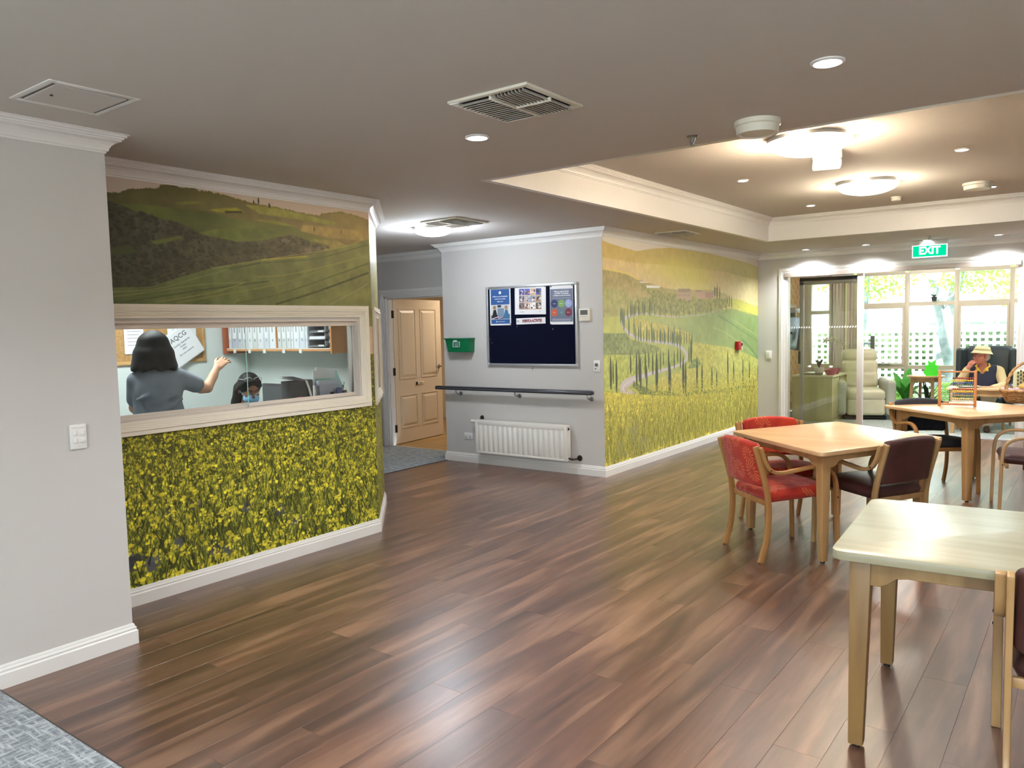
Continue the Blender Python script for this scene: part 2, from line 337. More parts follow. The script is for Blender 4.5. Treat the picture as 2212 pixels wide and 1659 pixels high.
# ================================================================ painted prints (made here, pixel by pixel, in metres)
def fbm(h, w, s, seed, oct=4):
    r = np.random.RandomState(seed); out = np.zeros((h, w)); amp = 1; tot = 0
    for o in range(oct):
        gh = max(2, int(h/s)+2); gw = max(2, int(w/s)+2); g = r.rand(gh, gw)
        y = np.linspace(0, gh-1.001, h); x = np.linspace(0, gw-1.001, w); yi = y.astype(int); xi = x.astype(int)
        fy = (y-yi)[:, None]; fx = (x-xi)[None]; fy = fy*fy*(3-2*fy); fx = fx*fx*(3-2*fx)
        a = g[yi][:, xi]; b = g[yi][:, xi+1]; c = g[yi+1][:, xi]; d = g[yi+1][:, xi+1]
        out += amp*(a*(1-fy)*(1-fx)+b*(1-fy)*fx+c*fy*(1-fx)+d*fy*fx); tot += amp; amp *= .5; s = max(2, s/2)
    return out/tot
class Canvas:
    def __init__(s, x0, x1, z0, z1, ppm, col=(200, 200, 200)):
        s.x0, s.z1, s.p = x0, z1, ppm; s.W = int((x1-x0)*ppm); s.H = int((z1-z0)*ppm); s.a = np.tile(np.array(col, float), (s.H, s.W, 1))
    def px(s, pts): return [((p[0]-s.x0)*s.p, (s.z1-p[1])*s.p) for p in pts]
    def mask(s, pts):
        P = s.px(pts); m = np.zeros((s.H, s.W), bool); ys = np.array([p[1] for p in P]); r0 = max(0, int(ys.min())); r1 = min(s.H, int(ys.max())+1)
        for r in range(r0, r1):
            y = r+.5; xs = []
            for i in range(len(P)):
                a, b = P[i], P[(i+1) % len(P)]
                if (a[1] <= y) != (b[1] <= y): xs.append(a[0]+(y-a[1])*(b[0]-a[0])/(b[1]-a[1]))
            xs.sort()
            for i in range(0, len(xs)-1, 2): m[r, max(0, int(round(xs[i]))):max(0, int(round(xs[i+1])))] = True
        return m
    def poly(s, pts, col, col2=None, axis='x', tex=0, tseed=1, tscale=20, al=1, soft=0):
        m = s.mask(pts).astype(float)
        if soft:
            for _ in range(soft): m[1:-1, 1:-1] = (m[1:-1, 1:-1]*2+m[:-2, 1:-1]+m[2:, 1:-1]+m[1:-1, :-2]+m[1:-1, 2:])/6
        c = np.array(col, float)
        if col2 is not None:
            P = s.px(pts); i = 0 if axis == 'x' else 1; lo = min(p[i] for p in P); hi = max(p[i] for p in P)
            t = np.clip(((np.arange(s.W)[None, :, None] if i == 0 else np.arange(s.H)[:, None, None])-lo)/max(hi-lo, 1), 0, 1); c = c*(1-t)+np.array(col2, float)*t
        c = np.broadcast_to(c, s.a.shape).copy()
        if tex: c = c*(1+tex*(fbm(s.H, s.W, tscale, tseed)[..., None]-.5)*2)
        s.a = s.a*(1-m[..., None]*al)+c*m[..., None]*al
    def dab(s, x, z, rx, rz, col, al=1):
        cx = (x-s.x0)*s.p; cy = (s.z1-z)*s.p; rx *= s.p; rz *= s.p
        a0, a1, b0, b1 = int(max(0, cx-rx-1)), int(min(s.W, cx+rx+2)), int(max(0, cy-rz-1)), int(min(s.H, cy+rz+2))
        if a1 <= a0 or b1 <= b0: return
        X = (np.arange(a0, a1)-cx)/max(rx, .5); Y = (np.arange(b0, b1)-cy)/max(rz, .5); d = np.sqrt(X[None]**2+Y[:, None]**2)
        m = np.clip((1.15-d)*max(min(rx, rz), 1), 0, 1)[..., None]*al; s.a[b0:b1, a0:a1] = s.a[b0:b1, a0:a1]*(1-m)+np.array(col, float)*m
    def line(s, pts, wd, col, al=1):
        wd = wd if hasattr(wd, '__len__') else [wd]*len(pts); P = s.px(pts)
        for i in range(len(P)-1):
            a, b = P[i], P[i+1]; L = math.hypot(b[0]-a[0], b[1]-a[1]); r0, r1 = wd[i]*s.p/2, wd[i+1]*s.p/2; R = max(r0, r1)+1.5
            a0, a1 = int(max(0, min(a[0], b[0])-R)), int(min(s.W, max(a[0], b[0])+R+1)); b0, b1 = int(max(0, min(a[1], b[1])-R)), int(min(s.H, max(a[1], b[1])+R+1))
            if a1 <= a0 or b1 <= b0: continue
            X = np.arange(a0, a1)[None]-a[0]; Y = np.arange(b0, b1)[:, None]-a[1]; dx, dy = b[0]-a[0], b[1]-a[1]
            t = np.clip((X*dx+Y*dy)/max(L*L, 1e-6), 0, 1); d = np.sqrt((X-t*dx)**2+(Y-t*dy)**2); m = np.clip(r0+(r1-r0)*t-d+.5, 0, 1)[..., None]*al
            s.a[b0:b1, a0:a1] = s.a[b0:b1, a0:a1]*(1-m)+np.array(col, float)*m
    def cypress(s, x, zt, zb, wd, col, al=1):
        n = 9; pts = [(x, zt+(zb-zt)*i/(n-1)) for i in range(n)]; s.line(pts, [wd*.12, wd*.5, wd*.75, wd*.9, wd, wd, wd*.95, wd*.8, wd*.5], col, al)
    def flowers(s, x0, x1, ztop, zbot, seed, n, s0, s1, yel, dark, mid, big=1.0):
        r = np.random.RandomState(seed)
        for i in range(n):
            t = (i/n)**.85; z = ztop+(zbot-ztop)*t+r.uniform(-.02, .02); x = r.uniform(x0, x1); sz = s0+(s1-s0)*t
            if r.rand() < .55+.25*t:
                c = np.array(dark if r.rand() < .5 else mid)*r.uniform(.7, 1.25); a = r.uniform(-.6, .6); L = sz*r.uniform(1.5, 5)
                s.line([(x, z), (x+L*math.sin(a), z+L*math.cos(a))], [sz*.34, sz*.08], c, .8)
            if r.rand() < .72-.36*t*big:
                c = np.array(yel)*r.uniform(.75, 1.1)
                for k in range(r.randint(2, 5)): s.dab(x+r.normal()*sz*.42, z+r.normal()*sz*.36, sz*r.uniform(.20, .60), sz*r.uniform(.16, .50), c*r.uniform(.82, 1.1), .95)
    def material(s, name, rough=.5, spec=.4):
        img = bpy.data.images.new(name, s.W, s.H); arr = np.ones((s.H, s.W, 4), np.float32); arr[..., :3] = np.clip(s.a[::-1]/255, 0, 1)
        img.pixels.foreach_set(arr.ravel()); img.update(); img.pack()
        m = bpy.data.materials.new(name); m.use_nodes = True; nt = m.node_tree; b = nt.nodes['Principled BSDF']; t = nt.nodes.new('ShaderNodeTexImage'); t.image = img
        t.interpolation = 'Cubic'; t.extension = 'EXTEND'; nt.links.new(t.outputs[0], b.inputs['Base Color']); b.inputs['Roughness'].default_value = rough; b.inputs['Specular IOR Level'].default_value = spec; return m
def sheet(name, quads, m, parent=None):
    # quads: ([4 corner points], [4 uv]) ; thin printed sheet
    me = bpy.data.meshes.new(name); vs = []; fs = []; uv = []
    for q, u in quads: o = len(vs); vs += q; fs.append((o, o+1, o+2, o+3)); uv += u
    me.from_pydata(vs, [], fs); l = me.uv_layers.new(name='uv')
    for i, c in enumerate(uv): l.data[i].uv = c
    me.materials.append(m); o = bpy.data.objects.new(name, me); C.objects.link(o)
    if parent is not None: o.parent = parent
    return o

# ================================================================ room shell
XA, XB, YA, YB = -3.835, -4.365, 1.91, 4.10      # left wall, office front wall, its ends
CHX, CHY = -5.05, 4.82                           # far end of the angled office wall
YN, XR, YF = 6.83, -3.955, 11.29                 # notice wall, right mural wall, sliding door wall
XN, YD = -6.08, 7.25                             # end of notice wall, corridor door wall
ZC, ZT = 2.5, 2.77
REC = (-3.22, 2.3, 4.12, 9.57)
XE, YS = 3.6, -3.2                               # unseen right and rear walls
XO, YO = -6.78, 4.72                             # office far corner
def wall(name, boxes, m=WALL):
    mb = MB()
    for b in boxes: mb.box(*b)
    return struct(name, mb, m)
# floor slab and planks
sub = mat('floor_joint', (78, 54, 42), .7)
fl = struct('floor', MB().box(XB-.1, XE, YS, YF+.06, -.1, -.004), sub)
def wood_floor():
    m = bpy.data.materials.new('floor_plank'); m.use_nodes = True; nt = m.node_tree; b = nt.nodes['Principled BSDF']; N = nt.nodes.new; L = nt.links.new
    tc = N('ShaderNodeTexCoord'); oi = N('ShaderNodeObjectInfo'); ad = N('ShaderNodeVectorMath'); ad.operation = 'ADD'
    sc_ = N('ShaderNodeVectorMath'); sc_.operation = 'SCALE'; cb = N('ShaderNodeCombineXYZ'); L(oi.outputs['Random'], cb.inputs[0]); L(oi.outputs['Random'], cb.inputs[1]); L(cb.outputs[0], sc_.inputs[0]); sc_.inputs[3].default_value = 53
    L(tc.outputs['Object'], ad.inputs[0]); L(sc_.outputs[0], ad.inputs[1])
    mp = N('ShaderNodeMapping'); mp.inputs['Scale'].default_value = (1, .10, 1); L(ad.outputs[0], mp.inputs[0])
    n1 = N('ShaderNodeTexNoise'); n1.inputs['Scale'].default_value = 10; n1.inputs['Detail'].default_value = 5; n1.inputs['Distortion'].default_value = .6; L(mp.outputs[0], n1.inputs[0])
    n2 = N('ShaderNodeTexNoise'); n2.inputs['Scale'].default_value = 70; n2.inputs['Detail'].default_value = 4; L(mp.outputs[0], n2.inputs[0])
    cr = N('ShaderNodeValToRGB'); e = cr.color_ramp.elements; e[0].position = .32; e[0].color = srgb(80, 52, 40); e[1].position = .70; e[1].color = srgb(150, 112, 88)
    k = e.new(.5); k.color = srgb(108, 74, 57); L(n1.outputs[0], cr.inputs[0])
    m1 = N('ShaderNodeMix'); m1.data_type = 'RGBA'; m1.blend_type = 'MULTIPLY'; m1.inputs[0].default_value = .55; L(cr.outputs[0], m1.inputs[6])
    g = N('ShaderNodeValToRGB'); g.color_ramp.elements[0].color = (.62, .6, .6, 1); g.color_ramp.elements[0].position = .3; g.color_ramp.elements[1].color = (1.15, 1.12, 1.1, 1); L(n2.outputs[0], g.inputs[0]); L(g.outputs[0], m1.inputs[7])
    r2 = N('ShaderNodeMapRange'); r2.inputs[3].default_value = .66; r2.inputs[4].default_value = 1.06; L(oi.outputs['Random'], r2.inputs[0])
    m2 = N('ShaderNodeVectorMath'); m2.operation = 'SCALE'; L(m1.outputs[2], m2.inputs[0]); L(r2.outputs[0], m2.inputs[3]); L(m2.outputs[0], b.inputs['Base Color'])
    b.inputs['Roughness'].default_value = .33; b.inputs['Specular IOR Level'].default_value = .6; b.inputs['Coat Weight'].default_value = .45; b.inputs['Coat Roughness'].default_value = .30
    n3 = N('ShaderNodeTexNoise'); n3.inputs['Scale'].default_value = 420; n3.inputs['Detail'].default_value = 2; L(tc.outputs['Object'], n3.inputs[0])
    bp = N('ShaderNodeBump'); bp.inputs['Strength'].default_value = .25; bp.inputs['Distance'].default_value = .0006; L(n3.outputs[0], bp.inputs['Height']); L(bp.outputs[0], b.inputs['Normal'])
    return m
PLANK = wood_floor()
PW, PL = .1715, 1.50
pm = {}
def plank_mesh(wx, ly):
    k = (round(wx, 3), round(ly, 3))
    if k not in pm:
        g = .0002; b = .0005; x, y = wx/2-g, ly/2-g
        vs = [(-x, -y, -.004), (x, -y, -.004), (x, y, -.004), (-x, y, -.004), (-x, -y, -b), (x, -y, -b), (x, y, -b), (-x, y, -b), (-x+b, -y+b, 0), (x-b, -y+b, 0), (x-b, y-b, 0), (-x+b, y-b, 0)]
        me = bpy.data.meshes.new('plank'); fs = []
        for o in (0, 4): fs += [(o+i, o+(i+1) % 4, o+4+(i+1) % 4, o+4+i) for i in range(4)]
        me.from_pydata(vs, [], fs+[(8, 9, 10, 11)]); me.materials.append(PLANK); pm[k] = me
    return pm[k]
def plank(xa, xb, ya, yb, par):
    o = bpy.data.objects.new('plank', plank_mesh(xb-xa, yb-ya)); C.objects.link(o); o.location = ((xa+xb)/2, (ya+yb)/2, 0); o.parent = par
CARP_Y = 1.30
i = 0; x0 = -2.7945-PW*10
while x0+PW*i < .75:
    xa = x0+PW*i; xb = xa+PW
    ylo = CARP_Y; yhi = YF
    if xb < XB+.01: i += 1; continue
    if xa < XB: xa = XB
    if xa < XA-.02 and xb < XA+.02: ylo = YA
    if xb <= XR+.03: yhi = YN
    off = (i*.618034+.27*(i*i % 5)/5) % 1*PL; y = ylo-off
    while y < yhi:
        a, b = max(y, ylo), min(y+PL, yhi)
        if b-a > .03: plank(xa, xb, a, b, fl)
        y += PL
    i += 1
rest = MB()
rest.box(.75+.0, XE, CARP_Y, YF, -.004, 0)
o = build('plank_field', rest, PLANK, fl); o['kind'] = 'stuff'
# the corridor strip of planks left of the office wall, laid the same way, up to the carpet edge
k = 0; xa = XB
while xa > XN+.02:
    xb = xa; xa = max(xb-PW, XN)
    lo = YB+(XB-xb)*(CHY-YB)/(XB-CHX)-.03 if xb > CHX else CHY
    y = lo-(k*.83 % PL)
    while y < YN:
        a, b = max(y, lo), min(y+PL, YN)
        if b-a > .03: plank(xa, xb, a, b, fl)
        y += PL
    k += 1
fl2 = struct('floor_corridor', MB().box(-10, XB-.1, CHY-.1, YN+.02, -.1, -.004).box(-10, XN+.02, CHY, YD, -.1, -.004).box(CHX, XB-.1, YB-.05, CHY-.1, -.1, -.004), sub)
# carpets
def carpet_mat(name, c1, c2, c3):
    m = bpy.data.materials.new(name); m.use_nodes = True; nt = m.node_tree; b = nt.nodes['Principled BSDF']; N = nt.nodes.new; L = nt.links.new
    tc = N('ShaderNodeTexCoord'); outs = []
    for scl in ((9, 60, 1), (60, 9, 1)):
        mp = N('ShaderNodeMapping'); mp.inputs['Scale'].default_value = scl; L(tc.outputs['Object'], mp.inputs[0]); n = N('ShaderNodeTexNoise'); n.inputs['Scale'].default_value = 1; n.inputs['Detail'].default_value = 5; n.inputs['Roughness'].default_value = .7; L(mp.outputs[0], n.inputs[0]); outs.append(n)
    mx = N('ShaderNodeMath'); mx.operation = 'MAXIMUM'; L(outs[0].outputs[0], mx.inputs[0]); L(outs[1].outputs[0], mx.inputs[1])
    cr = N('ShaderNodeValToRGB'); e = cr.color_ramp.elements; e[0].position = .46; e[0].color = srgb(*c1); e[1].position = .62; e[1].color = srgb(*c3); q = e.new(.54); q.color = srgb(*c2); L(mx.outputs[0], cr.inputs[0]); L(cr.outputs[0], b.inputs['Base Color'])
    b.inputs['Roughness'].default_value = .95; b.inputs['Specular IOR Level'].default_value = .1
    n3 = N('ShaderNodeTexNoise'); n3.inputs['Scale'].default_value = 260; L(tc.outputs['Object'], n3.inputs[0]); bp = N('ShaderNodeBump'); bp.inputs['Strength'].default_value = .6; bp.inputs['Distance'].default_value = .004; L(n3.outputs[0], bp.inputs['Height']); L(bp.outputs[0], b.inputs['Normal'])
    return m
CARP = carpet_mat('woven_carpet', (118, 126, 132), (146, 152, 156), (182, 188, 192))
struct('floor_carpet', MB().box(XA, XE, YS, CARP_Y, -.004, .004), CARP)
struct('floor_carpet_corridor', MB().box(-10, -6.067, CHY, YD+.06, -.003, .004), CARP)
struct('trim_1', MB().box(XA, XE, CARP_Y, CARP_Y+.006, 0, .0045), mat('edge_strip', (60, 52, 48), .4))
struct('trim_2', MB().box(-6.067, -6.06, CHY, YN, 0, .0045), MATS['edge_strip'])
# walls
wall('wall_left', [(XB-.12, XA, YS, YA, 0, ZC)])
GY0, GY1, GZ0, GZ1 = 1.97, 3.97, 1.035, 1.62      # clear opening of the office window
wall('wall_office', [(XB-.12, XB, YA, YB, 0, GZ0), (XB-.12, XB, YA, YB, GZ1, ZC), (XB-.12, XB, YA, GY0, GZ0, GZ1), (XB-.12, XB, GY1, YB, GZ0, GZ1)])
dx, dy = (XB-CHX), (CHY-YB); LCH = math.hypot(dx, dy); ux, uy = -dx/LCH, dy/LCH; nx, ny = uy, -ux    # outward normal points to the room
nx, ny = (uy, -ux)
if nx*1+ny*(1) < 0: nx, ny = -nx, -ny
def chpt(s, d=0): return (XB+ux*s+nx*d, YB+uy*s+ny*d)
mbc = MB(); A_ = chpt(0); B_ = chpt(LCH); A2 = (XB-.12, YB-.05); B2 = (CHX-.03, CHY-.13)
for z0, z1 in ((0, .98), (1.70, ZC)): mbc.prism([A_, B_, B2, A2], z0, z1)
P1, P2 = chpt(.14), chpt(.84); q1 = (XB-.12-.085, YB-.05+.09-.02); q2 = (P2[0]-.09, P2[1]-.085)
mbc.prism([A_, P1, q1, A2], .98, 1.70); mbc.prism([P2, B_, B2, q2], .98, 1.70)
struct('wall_angled', mbc, WALL)
wall('wall_corridor', [(-10, CHX+.0, YO+.005, CHY, 0, ZC)])
wall('wall_notice', [(XN, XR, YN, YD+.12, 0, ZC)])
wall('wall_right_mural', [(XR-.15, XR, YD+.12, YF+.12, 0, ZC)])
# door wall of the corridor: opening -7.47..-6.62
DX0, DX1, DH = -7.475, -6.36, 1.965
wall('wall_door', [(-10, DX0, YD, YD+.12, 0, ZC), (DX0, DX1, YD, YD+.12, DH, ZC), (DX1, XN, YD, YD+.12, 0, ZC)])
wall('wall_corridor_end', [(-10.1, -10, YO, YD+.12, 0, ZC)])
SX0, SX1, SH = -3.56, -.745, 2.20
wall('wall_far', [(XR-.15, SX0, YF, YF+.12, 0, ZC), (SX0, SX1, YF, YF+.12, SH, ZC), (SX1, XE, YF, YF+.12, 0, ZC)])
wall('wall_rear', [(XB-.1, -2.3, YS-.1, YS, 0, ZC), (2.7, XE, YS-.1, YS, 0, ZC), (-2.3, 2.7, YS-.1, YS, 2.2, ZC), (-2.3, 2.7, YS-.1, YS, 0, .2)])
w9 = bpy.data.objects.new('window_6', None); C.objects.link(w9); w9['kind'] = 'structure'
for k in range(6): build('mullion', MB().box(-2.3+k*.99, -2.25+k*.99, YS-.08, YS-.02, .2, 2.2), TRIM, w9)
for k in range(5): build('glass_pane', MB().box(-2.25+k*.99, -1.31+k*.99, YS-.052, YS-.048, .2, 2.2), GLASS, w9)
struct('ground_rear', MB().box(-8, 8, -12, YS-.1, -.1, -.02), mat('rear_paving', (170, 166, 158), .9)); wall('wall_right', [(XE, XE+.1, YS, YF+.1, 0, ZC)])
# ceiling with raised tray
r0, r1, r2, r3 = REC; g_ = .05
cb_ = MB()
for b in ((-10.1, r0-g_, YO, YF+.12, ZC, ZC+.1), (XB-.12, r0-g_, YS-.1, YO, ZC, ZC+.1), (r0-g_, XE+.1, YS-.1, r2-g_, ZC, ZC+.1), (r0-g_, XE+.1, r3+g_, YF+.12, ZC, ZC+.1), (r1+g_, XE+.1, r2-g_, r3+g_, ZC, ZC+.1)): cb_.box(*b)
struct('ceiling', cb_, CEIL)
tb = MB()
for b in ((r0-.05, r0, r2-.05, r3+.05, ZC+.0, ZT), (r1, r1+.05, r2-.05, r3+.05, ZC, ZT), (r0, r1, r2-.05, r2, ZC, ZT), (r0, r1, r3, r3+.05, ZC, ZT)): tb.box(*b)
struct('ceiling_tray_side', tb, TRIM)
struct('ceiling_tray', MB().box(r0-.05, r1+.05, r2-.05, r3+.05, ZT, ZT+.1), CEIL)
# cornices and skirtings, mitred round the corners
CORN = [(0, -.088), (.006, -.088), (.006, -.079), (.013, -.078), (.016, -.066), (.024, -.052), (.037, -.040), (.052, -.034), (.058, -.033), (.058, -.025), (.066, -.024), (.066, -.015), (.076, -.014), (.076, -.005), (.086, -.004), (.086, 0)]
BASE = [(.018, 0), (.018, .066), (.015, .070), (.012, .071), (.012, .076), (.014, .080), (.011, .087), (.007, .089), (.007, .094), (.004, .102), (0, .104)]
def cz(z): return [(d, z+h) for d, h in CORN]
struct('trim_3', sweep(cz(ZC), [(CHX-.5, CHY), chpt(LCH), chpt(0), (XB, YA), (XA, YA), (XA, YS)]), TRIM)
struct('trim_5', sweep(cz(ZC), [(SX0+5, YF), (XR, YF), (XR, YN), (XN, YN), (XN, YD), (-10, YD)]), TRIM)
struct('trim_6', sweep(cz(ZT), [(r0, r3), (r0, r2), (r1, r2), (r1, r3)], closed=True), TRIM)
struct('baseboard_left', sweep(BASE, [(CHX-.5, CHY), chpt(LCH), chpt(0), (XB, YA), (XA, YA), (XA, YS)]), TRIM)
struct('baseboard_right', sweep(BASE, [(SX0-.10, YF), (XR, YF), (XR, YN), (XN, YN), (XN, YD), (DX1+.08, YD)]), TRIM)
struct('baseboard_far', sweep(BASE, [(XE, YF), (SX1+.1, YF)]), TRIM)

# ---------------------------------------------------------------- mural on the office wall (print only: flat colour)
def cb2(x, y): p = at_x(220+x/3.456, 300+y/3.456, XB); return (p.y, p.z)
def poly2(P): return [cb2(*p) for p in P]
MB0, MB1 = YA, YB+LCH
cv = Canvas(MB0, MB1, .09, 2.42, 430, (196, 186, 176))
cv.poly([(MB0, .9), (MB0, 2.42), (MB1, 2.42), (MB1, .9)], (198, 188, 180), (214, 184, 146))
hill = [(-40, 395), (30, 402), (120, 410), (190, 380), (290, 378), (420, 372), (440, 352), (480, 345), (540, 350), (560, 365), (640, 368), (655, 372), (690, 368), (720, 392), (800, 400), (900, 420), (1000, 450), (1100, 478), (1200, 498), (1300, 515), (1500, 558), (1620, 578), (1640, 560), (1700, 552), (1780, 548), (1860, 565), (1975, 600), (2100, 640), (2700, 800), (2700, 1300), (-40, 1300)]
cv.poly(poly2(hill), (92, 92, 56), (196, 164, 92), tex=.16, tseed=3, tscale=40)
for x in np.arange(30, 2000, 9.0):
    y = np.interp(x, [p[0] for p in hill[:28]], [p[1] for p in hill[:28]]); p = cb2(x, y); cv.dab(p[0], p[1], .006*rnd.uniform(.5, 1.6), .006*rnd.uniform(.4, 1.8), (86+x*.03, 84+x*.022, 50), .9)
cv.poly(poly2([(30, 470), (400, 500), (760, 540), (1000, 600), (1400, 650), (1700, 760), (1200, 905), (30, 1110)]), (86, 98, 50), (134, 134, 66), tex=.2, tseed=5, tscale=60, soft=6)
for P, c in (([(540, 478), (640, 466), (770, 470), (700, 484), (600, 492)], (132, 132, 62)), ([(800, 528), (900, 518), (1000, 514), (1065, 545), (960, 556), (860, 548)], (166, 160, 62)),
             ([(1060, 490), (1250, 505), (1500, 560), (1760, 628), (1700, 640), (1450, 600), (1180, 560)], (158, 152, 72)), ([(1120, 600), (1300, 610), (1450, 655), (1300, 640)], (146, 146, 66)),
             ([(720, 700), (860, 672), (1200, 668), (1320, 700), (1180, 742), (980, 762), (800, 730)], (112, 122, 58)), ([(1560, 750), (1750, 760), (1850, 800), (1600, 850), (1700, 800)], (168, 152, 84)), ([(1500, 640), (1980, 690), (1980, 760), (1700, 740), (1480, 690)], (176, 150, 84))):
    cv.poly(poly2(P), c, tex=.15, tseed=9, tscale=18, soft=5)
forest = [(-40, 440), (100, 480), (250, 540), (330, 560), (450, 600), (560, 620), (650, 660), (740, 715), (880, 740), (1000, 770), (1200, 760), (1300, 735), (1420, 712), (1560, 770), (1700, 800), (1620, 852), (1200, 908), (1050, 925), (800, 965), (550, 1055), (370, 1110), (-40, 1120)]
cv.poly(poly2(forest), (64, 68, 56), (116, 106, 68), tex=.3, tseed=11, tscale=14, soft=3)
rs = np.random.RandomState(5); fm = cv.mask(poly2(forest))
for _ in range(900):
    x = rs.uniform(-30, 1700); y = rs.uniform(450, 1110); p = cb2(x, y); ix = int((p[0]-cv.x0)*cv.p); iy = int((cv.z1-p[1])*cv.p)
    if 0 <= ix < cv.W and 0 <= iy < cv.H and fm[iy, ix]:
        b = rs.uniform(.75, 1.35); g = x/1700; cv.dab(p[0], p[1], rs.uniform(.006, .02), rs.uniform(.005, .014), ((58+34*g)*b, (60+28*g)*b, (46+12*g)*b), .55); cv.dab(p[0]+.004, p[1]-.006, .012, .006, (44+20*g, 44+18*g, 38), .5)
cv.poly(poly2([(360, 765), (580, 722), (604, 738), (480, 775), (400, 792)]), (104, 112, 56), soft=3); cv.poly(poly2([(65, 820), (200, 790), (270, 850), (90, 870)]), (72, 80, 48), soft=5)
for x, y, a, b in ((1540, 830, 30, 26), (1615, 825, 16, 30), (1370, 760, 40, 14)): p = cb2(x, y); cv.dab(p[0], p[1], a/3.456*.0032, b/3.456*.0028, (150, 136, 118), .6)
for x, y0, y1, wd in ((1165, 436, 486, .012), (1130, 455, 484, .009), (1247, 480, 510, .016), (1785, 675, 705, .006), (1582, 655, 690, .008), (527, 340, 360, .005)):
    a = cb2(x, y0); b = cb2(x, y1); cv.cypress(a[0], a[1], b[1], wd, (84, 78, 44))
for x in range(925, 1040, 14): p = cb2(x, 545); cv.dab(p[0], p[1], .008, .008, (78, 76, 42))
field = [(-40, 1130), (78, 1110), (370, 1102), (550, 1042), (820, 965), (1100, 922), (1190, 900), (1500, 872), (1700, 828), (1850, 792), (1985, 750), (2700, 560), (2700, 1400), (-40, 1400)]
cv.poly(poly2(field), (94, 108, 66), (168, 158, 84), tex=.18, tseed=15, tscale=30)
for P, c, wd in (([(78, 1140), (400, 1120), (700, 1040), (1100, 930)], (140, 146, 88), .006), ([(80, 1175), (300, 1150), (750, 1085), (1080, 1070)], (150, 156, 88), .005), ([(180, 1215), (500, 1165), (900, 1105), (1240, 1062)], (74, 88, 50), .010), ([(400, 1218), (800, 1150), (1060, 1075)], (168, 166, 84), .005),
                 ([(560, 1222), (900, 1160), (1400, 1060), (1980, 850)], (146, 146, 70), .007), ([(1160, 1030), (1450, 1000), (1980, 870)], (176, 166, 78), .005), ([(1190, 903), (1400, 886), (1530, 876)], (196, 176, 72), .010), ([(1200, 925), (1500, 905), (1700, 870), (1980, 790)], (92, 96, 50), .006),
                 ([(1300, 1232), (1600, 1140), (1985, 1000)], (74, 76, 44), .014), ([(1000, 1225), (1350, 1150), (1985, 930)], (96, 104, 52), .010), ([(820, 965), (1190, 902), (1700, 826), (1900, 780)], (188, 182, 96), .004), ([(1700, 1235), (1850, 1160), (1985, 1080)], (158, 150, 112), .010), ([(950, 970), (1100, 940), (1180, 925)], (84, 92, 56), .012)):
    cv.line(smooth_path(poly2(P), 5), wd, c, .75)
for _ in range(500):
    x = rs.uniform(0, 2000); y = rs.uniform(1000, 1230); p = cb2(x, y); L = rs.uniform(.01, .05); cv.line([p, (p[0]+L, p[1]+L*.25)], .0025, np.array((128, 134, 70))*rs.uniform(.6, 1.3), .35)
zt = 1.36
cv.poly([(MB0, .05), (MB0, zt), (MB1, zt), (MB1, .05)], (98, 98, 38), (64, 66, 34), 'y', tex=.35, tseed=21, tscale=22)
for x, z, a in ((2.05, .36, .13), (2.18, .28, .10), (2.02, .2, .12), (2.75, .27, .09), (2.95, .52, .05), (3.2, .34, .05), (2.85, .17, .08), (3.3, .24, .06), (2.4, .5, .05), (2.5, .42, .06), (2.6, .22, .07)):
    for q in range(6): cv.dab(x+rs.uniform(-.05, .05), z+rs.uniform(-.03, .03), a*rs.uniform(.4, .8), a*rs.uniform(.3, .6), np.array((84, 88, 94))*rs.uniform(.6, 1.2), .6)
cv.flowers(MB0, MB1, zt, .08, 31, 19000, .007, .032, (232, 222, 70), (52, 60, 24), (128, 134, 52))
for x, z, a in ((2.05, .36, .11), (2.18, .26, .09), (2.02, .2, .10), (2.30, .22, .06), (2.75, .20, .07), (2.95, .42, .04), (3.2, .34, .04), (2.6, .5, .03), (3.35, .26, .04), (2.48, .30, .04)):
    for q in range(5): cv.dab(x+rs.uniform(-.04, .04), z+rs.uniform(-.025, .025), a*rs.uniform(.35, .7), a*rs.uniform(.25, .5), np.array((92, 96, 104))*rs.uniform(.55, 1.2), .75)
cv.flowers(MB0, MB1, .95, .05, 32, 1500, .016, .032, (232, 220, 64), (40, 46, 22), (96, 104, 44), .6)
for _ in range(170):
    x = rs.uniform(MB0, MB1); z = .1+.75*rs.rand(); k = .008+.014*(1-z)
    for q in range(13): cv.dab(x+rs.normal()*1.1*k, z+rs.normal()*.9*k, k*rs.uniform(.15, .55), k*rs.uniform(.15, .45), np.array((240, 228, 80))*rs.uniform(.72, 1.06), .9)
MUR1 = cv.material('printed_meadow', .45)
def uvr(c, s, z): return ((s-c.x0)/(c.W/c.p), (z-(c.z1-c.H/c.p))/(c.H/c.p))
e = .002; Q = []
for y0, y1, z0, z1 in ((YA, YB, .10, .98), (YA, YB, 1.66, 2.42), (YA, GY0-.02, .98, 1.66), (GY1+.02, YB, .98, 1.66)):
    Q.append(([(XB+e, y0, z0), (XB+e, y1, z0), (XB+e, y1, z1), (XB+e, y0, z1)], [uvr(cv, y0, z0), uvr(cv, y1, z0), uvr(cv, y1, z1), uvr(cv, y0, z1)]))
for s0, s1, z0, z1 in ((0, LCH, .10, 1.0), (0, LCH, 1.68, 2.42), (0, .15, 1.0, 1.68), (.83, LCH, 1.0, 1.68)):
    a = chpt(s0, e); b = chpt(s1, e); Q.append(([(*a, z0), (*b, z0), (*b, z1), (*a, z1)], [uvr(cv, YB+s0, z0), uvr(cv, YB+s1, z0), uvr(cv, YB+s1, z1), uvr(cv, YB+s0, z1)]))
tag(sheet('mural_print', Q, MUR1), 'wall mural of green hills above a field of yellow flowers, around the office window', 'mural')

